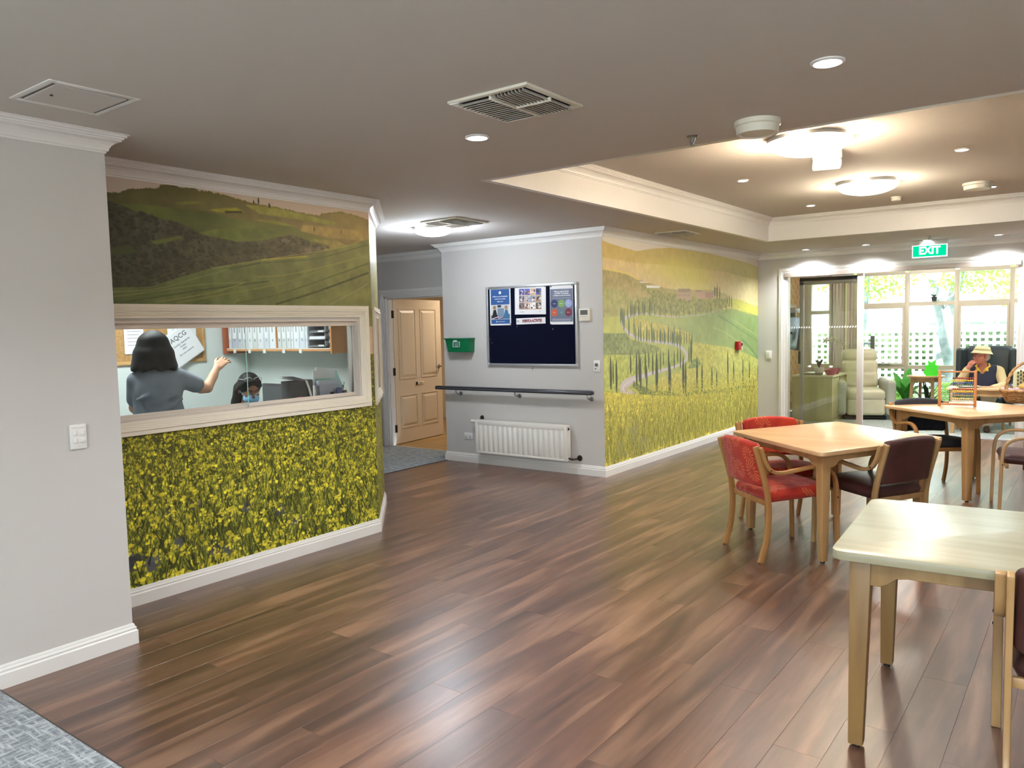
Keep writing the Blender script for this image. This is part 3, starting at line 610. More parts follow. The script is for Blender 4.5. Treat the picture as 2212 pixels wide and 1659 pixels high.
# ---------------------------------------------------------------- mural on the right wall
def c8(x, y): p = at_x(1290+x/4.484, 470+y/4.484, XR); return (p.y, p.z)
def c9(x, y): p = at_x(1290+x/4.88, 700+y/4.88, XR); return (p.y, p.z)
def p8(P): return [c8(*p) for p in P]
def p9(P): return [c9(*p) for p in P]
cr_ = Canvas(YN, YF, .09, 2.42, 300, (232, 226, 214)); c = cr_
E0 = [(1700, 2200), (-60, 2200)]
c.poly(p8([(-60, 170), (45, 220), (120, 250), (250, 290), (380, 326), (470, 310), (560, 300), (700, 292), (900, 318), (1100, 350), (1300, 400), (1450, 436), (1558, 480), (1700, 540)]+E0), (216, 190, 116), (206, 208, 150), tex=.05, tseed=2, tscale=20)
c.poly(p8([(-60, 380), (50, 385), (200, 410), (400, 440), (700, 462), (900, 490), (1200, 520), (1400, 570), (1700, 640)]+E0), (230, 206, 150), (222, 214, 158), tex=.06, tseed=3, tscale=16, soft=8)
for x, y, a, b, al in ((860, 560, .75, .22, .5), (700, 500, .8, .12, .3), (1000, 620, .5, .15, .35)):
    p = c8(x, y)
    for q in range(7): c.dab(p[0], p[1], a*(1-q*.12), b*(1-q*.12), (232, 226, 120), al*.22)
c.poly(p8([(-60, 480), (50, 490), (180, 520), (300, 545), (360, 590), (520, 640), (640, 680), (760, 700), (1100, 700), (1250, 740), (1310, 800), (1558, 860), (1700, 900)]+E0), (178, 164, 112), (206, 198, 128), tex=.12, tseed=4, tscale=12, soft=2)
c.line(smooth_path(p8([(50, 492), (200, 520), (300, 548), (400, 600)]), 4), .02, (232, 216, 120), .8)
c.poly(p8([(1300, 780), (1400, 800), (1558, 870), (1700, 920)]+E0), (204, 202, 104), tex=.08, tseed=8, tscale=10)
c.poly(p8([(-60, 670), (50, 680), (250, 700), (330, 790), (520, 760), (560, 920), (300, 940), (220, 960), (60, 985), (-60, 1000)]), (168, 168, 108), (178, 172, 112), tex=.15, tseed=5, tscale=14, soft=3)
c.poly(p8([(400, 640), (640, 720), (860, 760), (1240, 790), (1290, 860), (1050, 925), (800, 950), (540, 940), (420, 900), (520, 760)]), (160, 158, 96), (176, 170, 98), tex=.3, tseed=6, tscale=8, soft=2)
c.poly(p8([(-60, 980), (60, 970), (230, 950), (480, 930), (700, 960), (1300, 880), (1558, 950), (1700, 980)]+E0), (188, 190, 108), (152, 170, 104), tex=.08, tseed=7, tscale=24)
c.poly(p8([(540, 985), (900, 975), (1290, 895), (1558, 960), (1700, 1000), (1700, 1420), (1558, 1370), (1400, 1290), (1200, 1240), (930, 1205), (900, 1130), (700, 1060), (540, 1020)]), (176, 182, 114), (128, 158, 96), tex=.08, tseed=10, tscale=30, soft=4)
c.poly(p8([(1310, 800), (1558, 880), (1558, 950), (1400, 880)]), (206, 206, 96), soft=3)
for P, k, wd in (([(1120, 1060), (1250, 1120), (1400, 1230), (1520, 1330)], (176, 190, 116), .02), ([(1300, 980), (1420, 1060), (1558, 1150)], (170, 186, 112), .02), ([(1180, 950), (1350, 1060), (1558, 1200)], (112, 146, 88), .03), ([(1400, 1180), (1480, 1260), (1558, 1370)], (104, 140, 86), .04)): c.line(smooth_path(p8(P), 4), wd, k, .6)
c.poly(p8([(340, 980), (420, 985), (640, 1040), (880, 1110), (930, 1210), (860, 1220), (640, 1190), (440, 1170), (360, 1110), (330, 1040)]), (192, 184, 104), tex=.2, tseed=12, tscale=10, soft=2)
c.poly(p8([(-60, 1120), (280, 1120), (320, 1180), (520, 1230), (620, 1260), (560, 1330), (400, 1340), (-60, 1340)]), (126, 138, 92), (150, 158, 96), tex=.25, tseed=13, tscale=10, soft=3)
c.poly(p8([(-60, 1330), (400, 1330), (560, 1300), (820, 1330), (780, 1430), (600, 1480), (300, 1560), (200, 1700), (-60, 1760)]), (186, 190, 98), (164, 176, 98), tex=.2, tseed=14, tscale=10, soft=2)
c.poly(p8([(930, 1205), (1100, 1235), (1250, 1250), (1400, 1300), (1558, 1375), (1700, 1440), (1700, 1800), (400, 1800), (600, 1560), (800, 1490), (900, 1400), (925, 1300)]), (200, 188, 102), (178, 188, 100), tex=.18, tseed=16, tscale=12, soft=2)
road = [(1300, 865), (1200, 890), (1050, 932), (900, 950), (760, 960), (600, 950), (480, 927), (340, 945), (250, 990), (255, 1060), (320, 1130), (430, 1180), (560, 1200), (690, 1215), (780, 1240), (850, 1300), (862, 1370), (780, 1432), (620, 1480), (480, 1520), (340, 1570), (250, 1640)]
rw = [.008, .010, .016, .016, .018, .02, .03, .055, .07, .07, .065, .06, .055, .06, .07, .09, .08, .06, .07, .09, .14, .22]
R2 = [c8(*p) for p in road]+[c9(300, 720), c9(400, 752), c9(470, 756)]; rw += [.2, .1, .05]
RS = smooth_path([(a[0], a[1], b) for a, b in zip(R2, rw)], 6); c.line([(p[0], p[1]) for p in RS], [p[2]*.55 for p in RS], (196, 188, 190)); c.line([(p[0], p[1]) for p in RS], [p[2]*.10 for p in RS], (214, 206, 204), .7)
for x0_, x1_, y0_, y1_, k in ((770, 915, 715, 800, (196, 170, 140)), (780, 900, 690, 722, (168, 148, 122)), (950, 1050, 715, 785, (206, 174, 148)), (1040, 1125, 725, 780, (190, 150, 132)), (950, 1010, 700, 722, (178, 150, 126)), (1130, 1170, 680, 760, (176, 160, 120)), (470, 605, 655, 682, (244, 242, 238)), (405, 490, 618, 632, (240, 238, 232))):
    c.poly(p8([(x0_, y0_), (x1_, y0_+(6 if y1_-y0_ < 30 else 0)), (x1_, y1_), (x0_+8, y1_)]), k)
for x in range(790, 900, 24): p = c8(x, 752); c.dab(p[0], p[1], .012, .012, (140, 120, 100), .8)
for _ in range(420):
    x = rs.uniform(380, 1260); y = rs.uniform(790, 925); p = c8(x, y); c.dab(p[0], p[1], rs.uniform(.01, .03), rs.uniform(.01, .025), np.array((140, 142, 86))*rs.uniform(.8, 1.25), .5)
for i_, (px_, pz_, w_) in enumerate(RS[::2]):
    if i_ < 44:
        hgt = .11+.0028*i_; c.cypress(px_+rs.uniform(-.05, .05), pz_+hgt*rs.uniform(.7, 1.1), pz_-.01, .012+.0006*i_, (124-i_*.9, 128-i_*.6, 84), .7)
for x, y0_, y1_ in ((1160, 640, 790), (1185, 665, 790), (1135, 660, 760), (505, 770, 950), (450, 825, 945), (356, 840, 950), (398, 835, 945), (325, 840, 950), (1300, 755, 870), (1280, 745, 850), (1258, 770, 830)):
    a = c8(x, y0_); b = c8(x, y1_); c.cypress(a[0], a[1], b[1], .035, (104, 108, 68), .8)
for x in range(370, 920, 26): a = c8(x, 1060+rs.uniform(0, 40)+(x-370)*.06); b = c8(x, 1190+(x-370)*.07); c.cypress(a[0], a[1], b[1], .024, (96, 104, 62), .85)
for P in (([(1120, 1440), (1250, 1560), (1558, 1640)]),): c.line(smooth_path(p8(P), 4), .03, (156, 160, 86), .5)
c.poly(p9([(430, 720), (700, 700), (900, 750), (1000, 700), (1300, 690), (1500, 650), (1800, 650), (1800, 800), (430, 800)]), (104, 122, 66), tex=.35, tseed=18, tscale=6, soft=3)
c.poly(p9([(950, 470), (1000, 380), (1060, 350), (1095, 420), (1060, 460)]), (138, 152, 92), tex=.25, tseed=19, tscale=6, soft=2); c.poly(p9([(370, 660), (380, 600), (440, 640), (570, 690), (560, 720), (450, 720)]), (122, 132, 76), tex=.3, tseed=20, tscale=6, soft=2)
for x, y0_, y1_, wd in ((140, 330, 680, 22), (165, 370, 630, 12), (200, 370, 715, 20), (350, 300, 520, 16), (413, 290, 640, 22), (440, 280, 600, 20), (455, 330, 690, 20), (505, 270, 560, 18), (520, 430, 710, 16), (540, 280, 470, 14), (583, 290, 530, 18), (625, 280, 720, 34), (665, 260, 500, 12), (695, 280, 440, 10), (750, 250, 500, 20), (762, 400, 720, 40), (810, 270, 470, 14), (845, 240, 400, 12), (875, 250, 460, 16), (905, 330, 720, 32), (930, 390, 720, 26), (965, 230, 400, 14), (988, 140, 400, 24), (1050, 330, 700, 24), (1103, 400, 710, 22), (1207, 450, 670, 24), (1258, 490, 680, 22), (1375, 270, 650, 26), (1437, 375, 650, 24), (1533, 370, 640, 22), (1602, 385, 645, 20), (1690, 430, 650, 18)):
    a = c9(x, y0_); b = c9(x, y1_); c.cypress((a[0]+b[0])/2, a[1], b[1], wd/4.88*.0095, (74, 78, 58))
zf = c9(200, 735)[1]
for y0_ in (0,): c.poly([(YN, 0), (YN, c9(60, 712)[1]), (c9(300, 735)[0], c9(300, 735)[1]), (c9(900, 762)[0], c9(900, 762)[1]), (c9(1300, 725)[0], c9(1300, 725)[1]), (YF, c9(1690, 712)[1]), (YF, 0)], (214, 202, 88), (186, 182, 84), 'y', tex=.2, tseed=24, tscale=12)
c.flowers(YN, YF, .86, .08, 41, 15000, .010, .045, (238, 224, 104), (130, 132, 58), (188, 182, 84), .3)
for x, z in ((7.45, .45), (7.5, .3), (7.2, .25), (7.7, .22)):
    for q in range(10): c.dab(x+rs.uniform(-.1, .1), z+rs.uniform(-.08, .08), .04, .025, (150, 150, 110), .35)
MUR2 = c.material('printed_valley', .5)
tag(sheet('mural_print', [([(XR+e, YN+.001, .10), (XR+e, YF, .10), (XR+e, YF, 2.42), (XR+e, YN+.001, 2.42)], [uvr(c, YN, .10), uvr(c, YF, .10), uvr(c, YF, 2.42), uvr(c, YN, 2.42)])], MUR2),
    'wall mural of a winding cypress road in hazy hills, between noticeboard wall and sliding door', 'mural')

# ================================================================ windows and doors
def rectframe(mb, x0, x1, z0, z1, wd, y0, y1, T=None, mi=0):
    mb.box(x0, x1, y0, y1, z1-wd, z1, mi, T); mb.box(x0, x1, y0, y1, z0, z0+wd, mi, T)
    mb.box(x0, x0+wd, y0, y1, z0+wd, z1-wd, mi, T); mb.box(x1-wd, x1, y0, y1, z0+wd, z1-wd, mi, T)
def casing(mb, x0, x1, z0, z1, T=None, open_bottom=False):
    for o, wd, d in ((0, .026, .020), (.026, .014, .026), (.040, .012, .019), (.052, .012, .014), (.064, .018, .011)):
        if open_bottom:
            mb.box(x0+o, x1-o, -d, 0, z1-o-wd, z1-o, 0, T); mb.box(x0+o, x0+o+wd, -d, 0, z0, z1-o-wd, 0, T); mb.box(x1-o-wd, x1-o, -d, 0, z0, z1-o-wd, 0, T)
        else: rectframe(mb, x0+o, x1-o, z0+o, z1-o, wd, -d, 0, T)
RZX = PI/2                                     # things on walls that face +X: local x runs along +Y, local y into the wall
def sempty(name, loc, rz=0):
    o = bpy.data.objects.new(name, None); C.objects.link(o); o.location = loc; o.rotation_euler = (0, 0, rz); o['kind'] = 'structure'; return o
w1 = sempty('window_1', (XB, 0, 0), RZX)
SASH = mat('cream_aluminium', (226, 218, 208), .4, .1)
mb = MB(); casing(mb, GY0-.085, GY1+.085, GZ0-.063, GZ1+.097); build('casing', mb, CREAM, w1, bevel=.002, bseg=1)
mb = MB(); rectframe(mb, GY0, GY1, GZ0, GZ1, .012, 0, .12); build('jamb_lining', mb, SASH, w1)
mb = MB().box(GY0+.012, GY1-.012, .03, .10, GZ1-.045, GZ1-.012).box(GY0+.012, GY1-.012, .03, .10, GZ0+.012, GZ0+.022).box(GY0+.012, GY1-.012, .060, .064, GZ0+.02, GZ0+.035); build('sliding_track', mb, SASH, w1)
mb = MB().box(3.035, GY1-.014, .040, .054, GZ0+.024, GZ0+.05).box(GY1-.032, GY1-.014, .040, .054, GZ0+.05, GZ1-.045); build('sash_rail', mb, SASH, w1, bevel=.002)
mb = MB().box(GY0+.02, 3.055, .072, .086, GZ0+.024, GZ0+.05); build('sash_rail', mb, SASH, w1, bevel=.002)
build('glass_pane', MB().box(3.035, GY1-.03, .045, .049, GZ0+.045, GZ1-.04), GLASS, w1)
build('glass_pane', MB().box(GY0+.02, 3.055, .077, .081, GZ0+.045, GZ1-.04), GLASS, w1)
build('glass_edge', MB().box(3.033, 3.0355, .0448, .0492, GZ0+.045, GZ1-.04), mat('glass_edge', (150, 205, 190), .2, emit=(.3, .6, .5), estr=.15), w1)  # faint glow put into the pane edge, as if it caught light
# the small side window in the angled wall
ang = math.atan2(uy, ux); w2 = sempty('window_2', (XB, YB, 0), ang)
mb = MB(); casing(mb, .06, .92, .965, 1.715); build('casing', mb, CREAM, w2, bevel=.002, bseg=1)
mb = MB(); rectframe(mb, .14, .84, .98, 1.70, .02, 0, .08); build('jamb_lining', mb, SASH, w2)
build('glass_pane', MB().box(.16, .82, .05, .054, 1.0, 1.68), GLASS, w2)
# corridor door
LEAF = mat('cream_door_paint', (222, 204, 176), .38)
d1 = sempty('door_1', (0, YD, 0))
mb = MB(); casing(mb, DX0-.085, DX1+.085, 0, DH+.085, open_bottom=True); build('casing', mb, TRIM, d1, bevel=.002, bseg=1)
mb = MB().box(DX0-.0, DX0+.022, -.0, .125, 0, DH).box(DX0+.022, DX0+.036, .035, .075, 0, DH).box(DX1-.022, DX1, 0, .125, 0, DH).box(DX0, DX1, 0, .125, DH-.022, DH).box(DX0, DX1, .035, .075, DH-.036, DH-.02); build('jamb_lining', mb, TRIM, d1)
lw, lh = 1.08, 1.93
leafE = sempty('door_2', (DX0+.026, YD+.13, .008), math.radians(97))
mb = MB().box(0, lw, 0, .038, 0, lh); build('leaf', mb, LEAF, leafE, bevel=.002, bseg=1)
for x0_, x1_, z0_, z1_ in ((.10, .48, .86, 1.81), (.58, .96, .86, 1.81), (.10, .48, .20, .65), (.58, .96, .20, .65)):
    x0_ *= lw/1.08; x1_ *= lw/1.08; o_ = MB(); w_ = .026
    rectframe(o_, x0_, x1_, z0_, z1_, .016, -.007, 0)
    a = [(x0_+.03, -.001, z0_+.03), (x1_-.03, -.001, z0_+.03), (x1_-.03, -.001, z1_-.03), (x0_+.03, -.001, z1_-.03)]; k_ = .03
    b_ = [(x0_+.03+k_, -.010, z0_+.03+k_), (x1_-.03-k_, -.010, z0_+.03+k_), (x1_-.03-k_, -.010, z1_-.03-k_), (x0_+.03+k_, -.010, z1_-.03-k_)]
    o_.add(a+b_, [(4, 5, 6, 7)]+[(i, (i+1) % 4, (i+1) % 4+4, i+4) for i in range(4)]); build('door_panel', o_, LEAF, leafE)
mb = MB(); T = TR((lw-.07, 0, .99), rx=PI/2); mb.lathe([(.0, 0), (.027, 0), (.027, .008), (.01, .010), (.01, .045), (0, .045)], T=T, seg=20); mb.tube([(lw-.07, -.045, .99), (lw-.12, -.05, .99), (lw-.19, -.045, .988)], [.009, .009, .007]); build('door_handle', mb, CHROME, leafE, smooth=True)
mb = MB(); T = TR((lw-.07, .038, .99), rx=-PI/2); mb.lathe([(.0, 0), (.027, 0), (.027, .008), (.01, .010), (.01, .045), (0, .045)], T=T, seg=20); mb.tube([(lw-.07, .083, .99), (lw-.12, .088, .99), (lw-.19, .083, .988)], [.009, .009, .007]); build('door_handle', mb, CHROME, leafE, smooth=True)
build('sign_plate', MB().box(.46, .62, -.012, 0, .77, .80), mat('sign_ivory', (232, 220, 196), .4), leafE, bevel=.002); text('sign_lettering', 'MR 012', .02, (.55, -.0125, .785), BLACK, leafE)
build('sign_slider', MB().box(.455, .475, -.016, 0, .765, .805), BLACK, leafE)
for z in (.21, .97, 1.73):
    build('hinge', MB().box(-.030, .004, -.004, .030, z-.05, z+.05).lathe([(0, -.05), (.008, -.05), (.008, .05), (0, .05)], c=(-.006, -.006, z), seg=10), DARKM, leafE)
# the room behind that door
RM = mat('warm_room_paint', (214, 196, 168), .7)
struct('wall_bedroom', MB().box(-9.1, -9.0, YD+.12, 11, 0, ZC).box(-9.1, -4.2, 10.9, 11, 0, ZC).box(-4.25, -4.2, YD+.12, 11, 0, ZC), RM)
struct('floor_bedroom', MB().box(-9.1, -4.2, YD+.09, 11, -.05, .0), mat('tan_vinyl', (176, 142, 92), .45, nscale=5, col2=(160, 126, 78), stretch=(1, .3, 1)))
light('AREA', 'bedroom_lamp', (-6.9, 9.0, 2.42), 17, (1, .84, .66), (0, 0, 0), size=.5)
bp_ = at_y(956, 730, 10.9)
t = thing('framed_picture', 'small white framed picture with dark red lettering on the wall behind the open door', 'picture', (bp_.x, 10.9, bp_.z)); mb = MB(); rectframe(mb, -.22, .22, -.20, .20, .05, -.03, 0); build('frame', mb, WHITE, t); build('mount', MB().box(-.17, .17, -.01, 0, -.15, .15), OFFW, t)
build('artwork', MB().box(-.13, .13, -.013, -.009, -.02, .12), mat('maroon_print', (90, 36, 36), .6), t); text('lettering', 'LOVE', .10, (0, -.0145, .05), OFFW, t); text('lettering', 'HOME', .035, (0, -.0145, -.08), BLACK, t)
bc = at_z(975, 913, .0); bx, by = -6.62, 9.1
t = thing('round_cabinet', 'white drum shaped cabinet seen through the open door', 'cabinet', (bx, by, 0)); build('body', MB().lathe([(0, .09), (.30, .09), (.30, .62), (0, .62)], seg=40), OFFW, t, smooth=True); build('plinth', MB().lathe([(0, 0), (.27, 0), (.27, .09), (0, .09)], seg=40), mat('brown_plinth', (112, 84, 56), .5), t, smooth=True); build('top', MB().lathe([(0, .62), (.31, .62), (.31, .64), (0, .64)], seg=40), OFFW, t, smooth=True)
def leafy(name, label, loc, pot_r, pot_h, n, ln, col, potm, seed, cat='plant', up=.6, wid=.25, group=None):
    t = thing(name, label, cat, loc, 0, group); build('pot', MB().lathe([(0, 0), (pot_r*.75, 0), (pot_r, pot_h), (pot_r*.9, pot_h), (pot_r*.85, pot_h*.9), (0, pot_h*.9)], seg=20), potm, t, smooth=True)
    r = random.Random(seed); gm = mat('leaf_%d_%d_%d' % col, col, .45, nscale=20, noise=.2)
    for i in range(n):
        a = r.uniform(0, 2*PI); L = ln*r.uniform(.6, 1.1); lean = r.uniform(.25, 1.1); mb = MB(); seg = 6; vs = []
        for k in range(seg+1):
            s = k/seg; rad = L*s*math.sin(lean*(.4+.6*s)); z = pot_h*.9+L*s*math.cos(lean*(.4+.6*s))*up/.6; w_ = L*wid*math.sin(PI*min(1, s*.92+.06))**.8
            cx, cy = rad*math.cos(a), rad*math.sin(a); nx_, ny_ = -math.sin(a), math.cos(a)
            vs += [(cx-nx_*w_/2, cy-ny_*w_/2, z+.02*w_), (cx, cy, z-.12*w_), (cx+nx_*w_/2, cy+ny_*w_/2, z+.02*w_)]
        fs = []
        for k in range(seg): fs += [(3*k, 3*k+1, 3*k+4, 3*k+3), (3*k+1, 3*k+2, 3*k+5, 3*k+4)]
        mb.add(vs, fs); build('leaf', mb, gm, t, smooth=True)
    return t
TERRA = mat('dark_pot', (44, 44, 46), .5)
leafy('potted_plant', 'small reddish leafy plant in black pot on the drum cabinet behind the open door', (bx-.02, by-.1, .64), .07, .14, 12, .17, (120, 66, 52), TERRA, 3)

# sliding door to the sunroom
FR = mat('door_frame_white', (214, 210, 204), .35); TRK = mat('taupe_track', (168, 156, 146), .4, .2)
d3 = sempty('door_3', (0, YF, 0))
mb = MB(); casing(mb, SX0-.085, SX1+.085, 0, SH+.075, open_bottom=True); build('casing', mb, TRIM, d3, bevel=.002, bseg=1)
mb = MB().box(SX0, SX0+.03, 0, .13, 0, SH).box(SX1-.03, SX1, 0, .13, 0, SH).box(SX0, SX1, 0, .13, SH-.02, SH); build('jamb_lining', mb, FR, d3)
build('track_cover', MB().box(SX0+.0, SX1, -.035, .03, SH-.055, SH+.005), TRK, d3, bevel=.003); build('floor_track', MB().box(SX0+.03, SX1-.03, .0, .12, -.002, .008), ALU, d3)
PXa, PXb = SX0+.03, -2.53
mb = MB().box(-2.60, -2.525, .0, .06, .008, SH-.05); build('mullion', mb, FR, d3, bevel=.003)
d4 = sempty('door_4', (0, YF, 0))
sx_ = at_y(1728, 700, YF+.09).x; sx2_ = at_y(1740, 700, YF+.09).x
mb = MB(); rectframe(mb, sx_, -2.56, .02, SH-.07, .055, .075, .105); mb.box(sx_, -2.56, .075, .105, SH-.17, SH-.07); build('sash_frame', mb, mat('sash_frame', (188, 182, 170), .4, .2), d4, bevel=.003)
build('glass_pane', MB().box(sx_+.04, -2.6, .088, .094, .06, SH-.12), glass_mat('tinted_glass', (.93, .95, .90)), d4)
build('glass_pane', MB().box(SX0+.03, -2.56, .028, .034, .02, SH-.05), glass_mat('fixed_glass', (.96, .97, .95)), d4)
hz = at_y(1730, 772, YF+.09); build('door_handle', MB().box(sx_-.012, sx_+.014, .05, .075, hz.z-.09, hz.z+.09), BLACK, d4, bevel=.004)
dots = MB()
zz = at_y(1780, 705, YF+.03).z; x = SX0+.04
while x < -2.61: dots.add([(x, .0272, zz-.022), (x+.016, .0272, zz-.022), (x+.026, .0272, zz+.002), (x+.010, .0272, zz+.002)], [(0, 1, 2, 3)]); x += .034
build('safety_marking', dots, WHITE, d4)['kind'] = 'stuff'

# ================================================================ fittings on the walls and the ceiling
def plate(name, label, cat, loc, rz, wd, hh, m=WHITE, th=.010):
    t = thing(name, label, cat, loc, rz); build('plate', MB().box(-wd/2, wd/2, -th, 0, -hh/2, hh/2), m, t, bevel=.003); return t
p = at_x(168, 943, XA); t = plate('light_switch', 'white four-gang light switch on the plain wall left of the office window', 'switch', (XA, p.y, p.z), RZX, .074, .116)
for a in (-.017, .017):
    for b in (-.018, .018): build('rocker', MB().box(a-.009, a+.009, -.014, -.010, b-.011, b+.011), WHITE, t, bevel=.002)
build('screw_cover', MB().box(-.03, .03, -.012, -.010, .042, .050), WHITE, t)
p = at_y(1661, 766, YF); t = plate('light_switch', 'white three-gang light switch beside the sliding door frame', 'switch', (p.x, YF, p.z), 0, .08, .116)
for b in (-.03, 0, .03): build('rocker', MB().box(-.009, .009, -.014, -.010, b-.010, b+.010), WHITE, t, bevel=.002)
p = at_y(1264.5, 680, YN); t = plate('thermostat', 'square white thermostat with grey display right of the noticeboard', 'thermostat', (p.x, YN, p.z), 0, .125, .125, OFFW, .028)
build('display', MB().box(-.042, .042, -.031, -.027, 0, .048), mat('lcd_grey', (96, 98, 96), .25), t); build('button_strip', MB().box(-.04, .04, -.030, -.027, -.022, -.016), mat('pale_grey', (190, 188, 182), .4), t)
p = at_y(1290, 791, YN); t = plate('call_point', 'white wall plate with a round dark sensor at the corner above the handrail end', 'wall plate', (p.x, YN, p.z), 0, .074, .116)
build('sensor', MB().lathe([(0, 0), (.017, 0), (.014, .01), (0, .012)], T=TR((0, -.010, .015), rx=PI/2), seg=18), mat('sensor_grey', (90, 92, 92), .3), t, smooth=True); build('button', MB().lathe([(0, 0), (.006, 0), (.006, .004), (0, .004)], T=TR((-.012, -.010, -.025), rx=PI/2), seg=12), DARKM, t)
build('ring', MB().lathe([(.017, 0), (.021, 0), (.021, .004), (.017, .004)], T=TR((0, -.010, .015), rx=PI/2), seg=18), mat('pale_grey', (190, 188, 182), .4), t)
p = at_y(1012.5, 941.5, YN); t = plate('power_outlet', 'white double power outlet left of the radiator', 'outlet', (p.x, YN, p.z), 0, .116, .074)
for a in (-.03, .03): build('switch_button', MB().box(a-.008, a+.008, -.015, -.010, .012, .026), WHITE, t); build('socket', MB().box(a-.012, a+.012, -.0115, -.010, -.024, .002), mat('pale_grey', (190, 188, 182), .4), t)
p = at_x(1592, 746, XR); t = thing('fire_call_unit', 'small red and white fire call box fixed on the cypress road mural', 'alarm', (XR, p.y, p.z), RZX)
RED = mat('signal_red', (176, 22, 22), .35); build('body', MB().box(-.075, .035, -.055, 0, -.06, .055), RED, t, bevel=.004); build('cap', MB().box(.035, .075, -.05, 0, -.06, .05), WHITE, t, bevel=.003); build('lens', MB().box(.03, .06, -.058, -.045, -.01, .03), mat('dark_red', (70, 10, 12), .2), t)
# noticeboard
BX0, BX1, BZ0, BZ1 = -5.423, -4.243, 1.115, 1.98
t = thing('noticeboard', 'large dark navy felt noticeboard with a silver metal frame', 'noticeboard', ((BX0+BX1)/2, YN, (BZ0+BZ1)/2))
hw, hh = (BX1-BX0)/2, (BZ1-BZ0)/2
NAVY = mat('navy_felt', (10, 14, 34), .95, spec=.1, bump=.3, bscale=400); build('felt_panel', MB().box(-hw+.01, hw-.01, -.012, 0, -hh+.01, hh-.01), NAVY, t)
mb = MB(); rectframe(mb, -hw, hw, -hh, hh, .026, -.026, 0); build('frame', mb, ALU, t, bevel=.004)
for a in (-1, 1):
    for b in (-1, 1): build('corner_cap', MB().box(a*hw-(.032 if a > 0 else -.0)-.002*(a < 0), a*hw+(.002 if a > 0 else .032), -.030, 0, b*hh-(.032 if b > 0 else .002), b*hh+(.002 if b > 0 else .032)), mat('grey_cap', (176, 178, 180), .4), t, bevel=.005)
build('catch', MB().box(.0, .016, -.02, 0, -hh-.03, -hh), ALU, t)
bcx, bcz = (BX0+BX1)/2, (BZ0+BZ1)/2
PINM = CHROME
def onboard(x, y): p = at_y(1040+x/7.9, 590+y/7.9, YN-.013); return p.x, p.z
def poster(label, x0, y0, x1, y1, tilt=0, nm='poster', cat='poster'):
    a = onboard(x0, y0); b = onboard(x1, y1); w_, h_ = abs(b[0]-a[0]), abs(a[1]-b[1]); t = thing(nm, label, cat, ((a[0]+b[0])/2, YN-.0135, (a[1]+b[1])/2)); t.rotation_euler = (0, tilt, 0)
    build('sheet', MB().box(-w_/2, w_/2, -.0015, 0, -h_/2, h_/2), mat('paper_white', (226, 226, 228), .5), t); return t, w_, h_
BLU = mat('poster_blue', (52, 92, 150), .4); PT = mat('print_white', (232, 234, 238), .5)
t, w_, h_ = poster('blue and white poster with a photo of two people, left on the noticeboard', 140, 262, 508, 886)
build('blue_panel', MB().box(-w_*.45, w_*.45, -.002, -.0015, h_*.05, h_*.46), BLU, t); build('blue_panel', MB().box(-w_*.45, w_*.45, -.002, -.0015, -h_*.46, -h_*.34), BLU, t)
build('badge', MB().lathe([(0, 0), (.017, 0), (.017, .001), (0, .001)], T=TR((0, -.002, h_*.37), rx=PI/2), seg=20, sx=1), PT, t); text('lettering', 'f', .028, (0, -.0032, h_*.37), BLU, t)
for s_, z_, k_ in (('Follow us on Facebook', .27, .0215), ('to find out more about', .205, .016), ("what's new!", .135, .017)): text('lettering', s_, k_, (0, -.0022, h_*z_), PT, t, bold=.0004)
build('print_line', MB().box(-.03, .06, -.0023, -.002, -h_*.40-.002, -h_*.40+.002), PT, t); build('badge', MB().lathe([(0, 0), (.007, 0), (.007, .001), (0, .001)], T=TR((-.05, -.002, -h_*.40), rx=PI/2), seg=14), PT, t)
ph = Canvas(-.5, .5, 0, .72, 260, (196, 200, 200)); ph.poly([(-.5, 0), (.5, 0), (.5, .25), (-.5, .2)], (90, 84, 92)); ph.poly([(-.15, .1), (.2, .1), (.2, .55), (-.15, .55)], (120, 140, 164)); ph.poly([(-.15, .6), (.05, .6), (.05, .72), (-.15, .72)], (56, 56, 64))
for x, k, sk in ((-.30, (40, 40, 44), (206, 170, 150)), (.32, (60, 110, 150), (214, 178, 160))): ph.line([(x, .48), (x, .05)], [.12, .32], k); ph.dab(x, .57, .065, .09, sk); ph.dab(x-.01, .60, .075, .09, (110, 90, 70), .6)
ph.line([(-.45, .02), (-.1, .12)], .04, (220, 220, 225)); ph.line([(-.1, .05), (.1, .1)], .05, (200, 160, 190))
def pic(parent, cv_, x0, x1, z0, z1, y, nm): return sheet('photo', [([(x0, y, z0), (x1, y, z0), (x1, y, z1), (x0, y, z1)], [(0, 0), (1, 0), (1, 1), (0, 1)])], cv_.material(nm), parent)
pic(t, ph, -w_*.45, w_*.45, -h_*.33, h_*.04, -.0021, 'photo_two_people')
t, w_, h_ = poster('white poster with a grid of small photographs, upper middle of the noticeboard', 565, 235, 1105, 695, .02)
mo = Canvas(0, 4, 0, 3.5, 90, (214, 206, 196)); rr_ = np.random.RandomState(3)
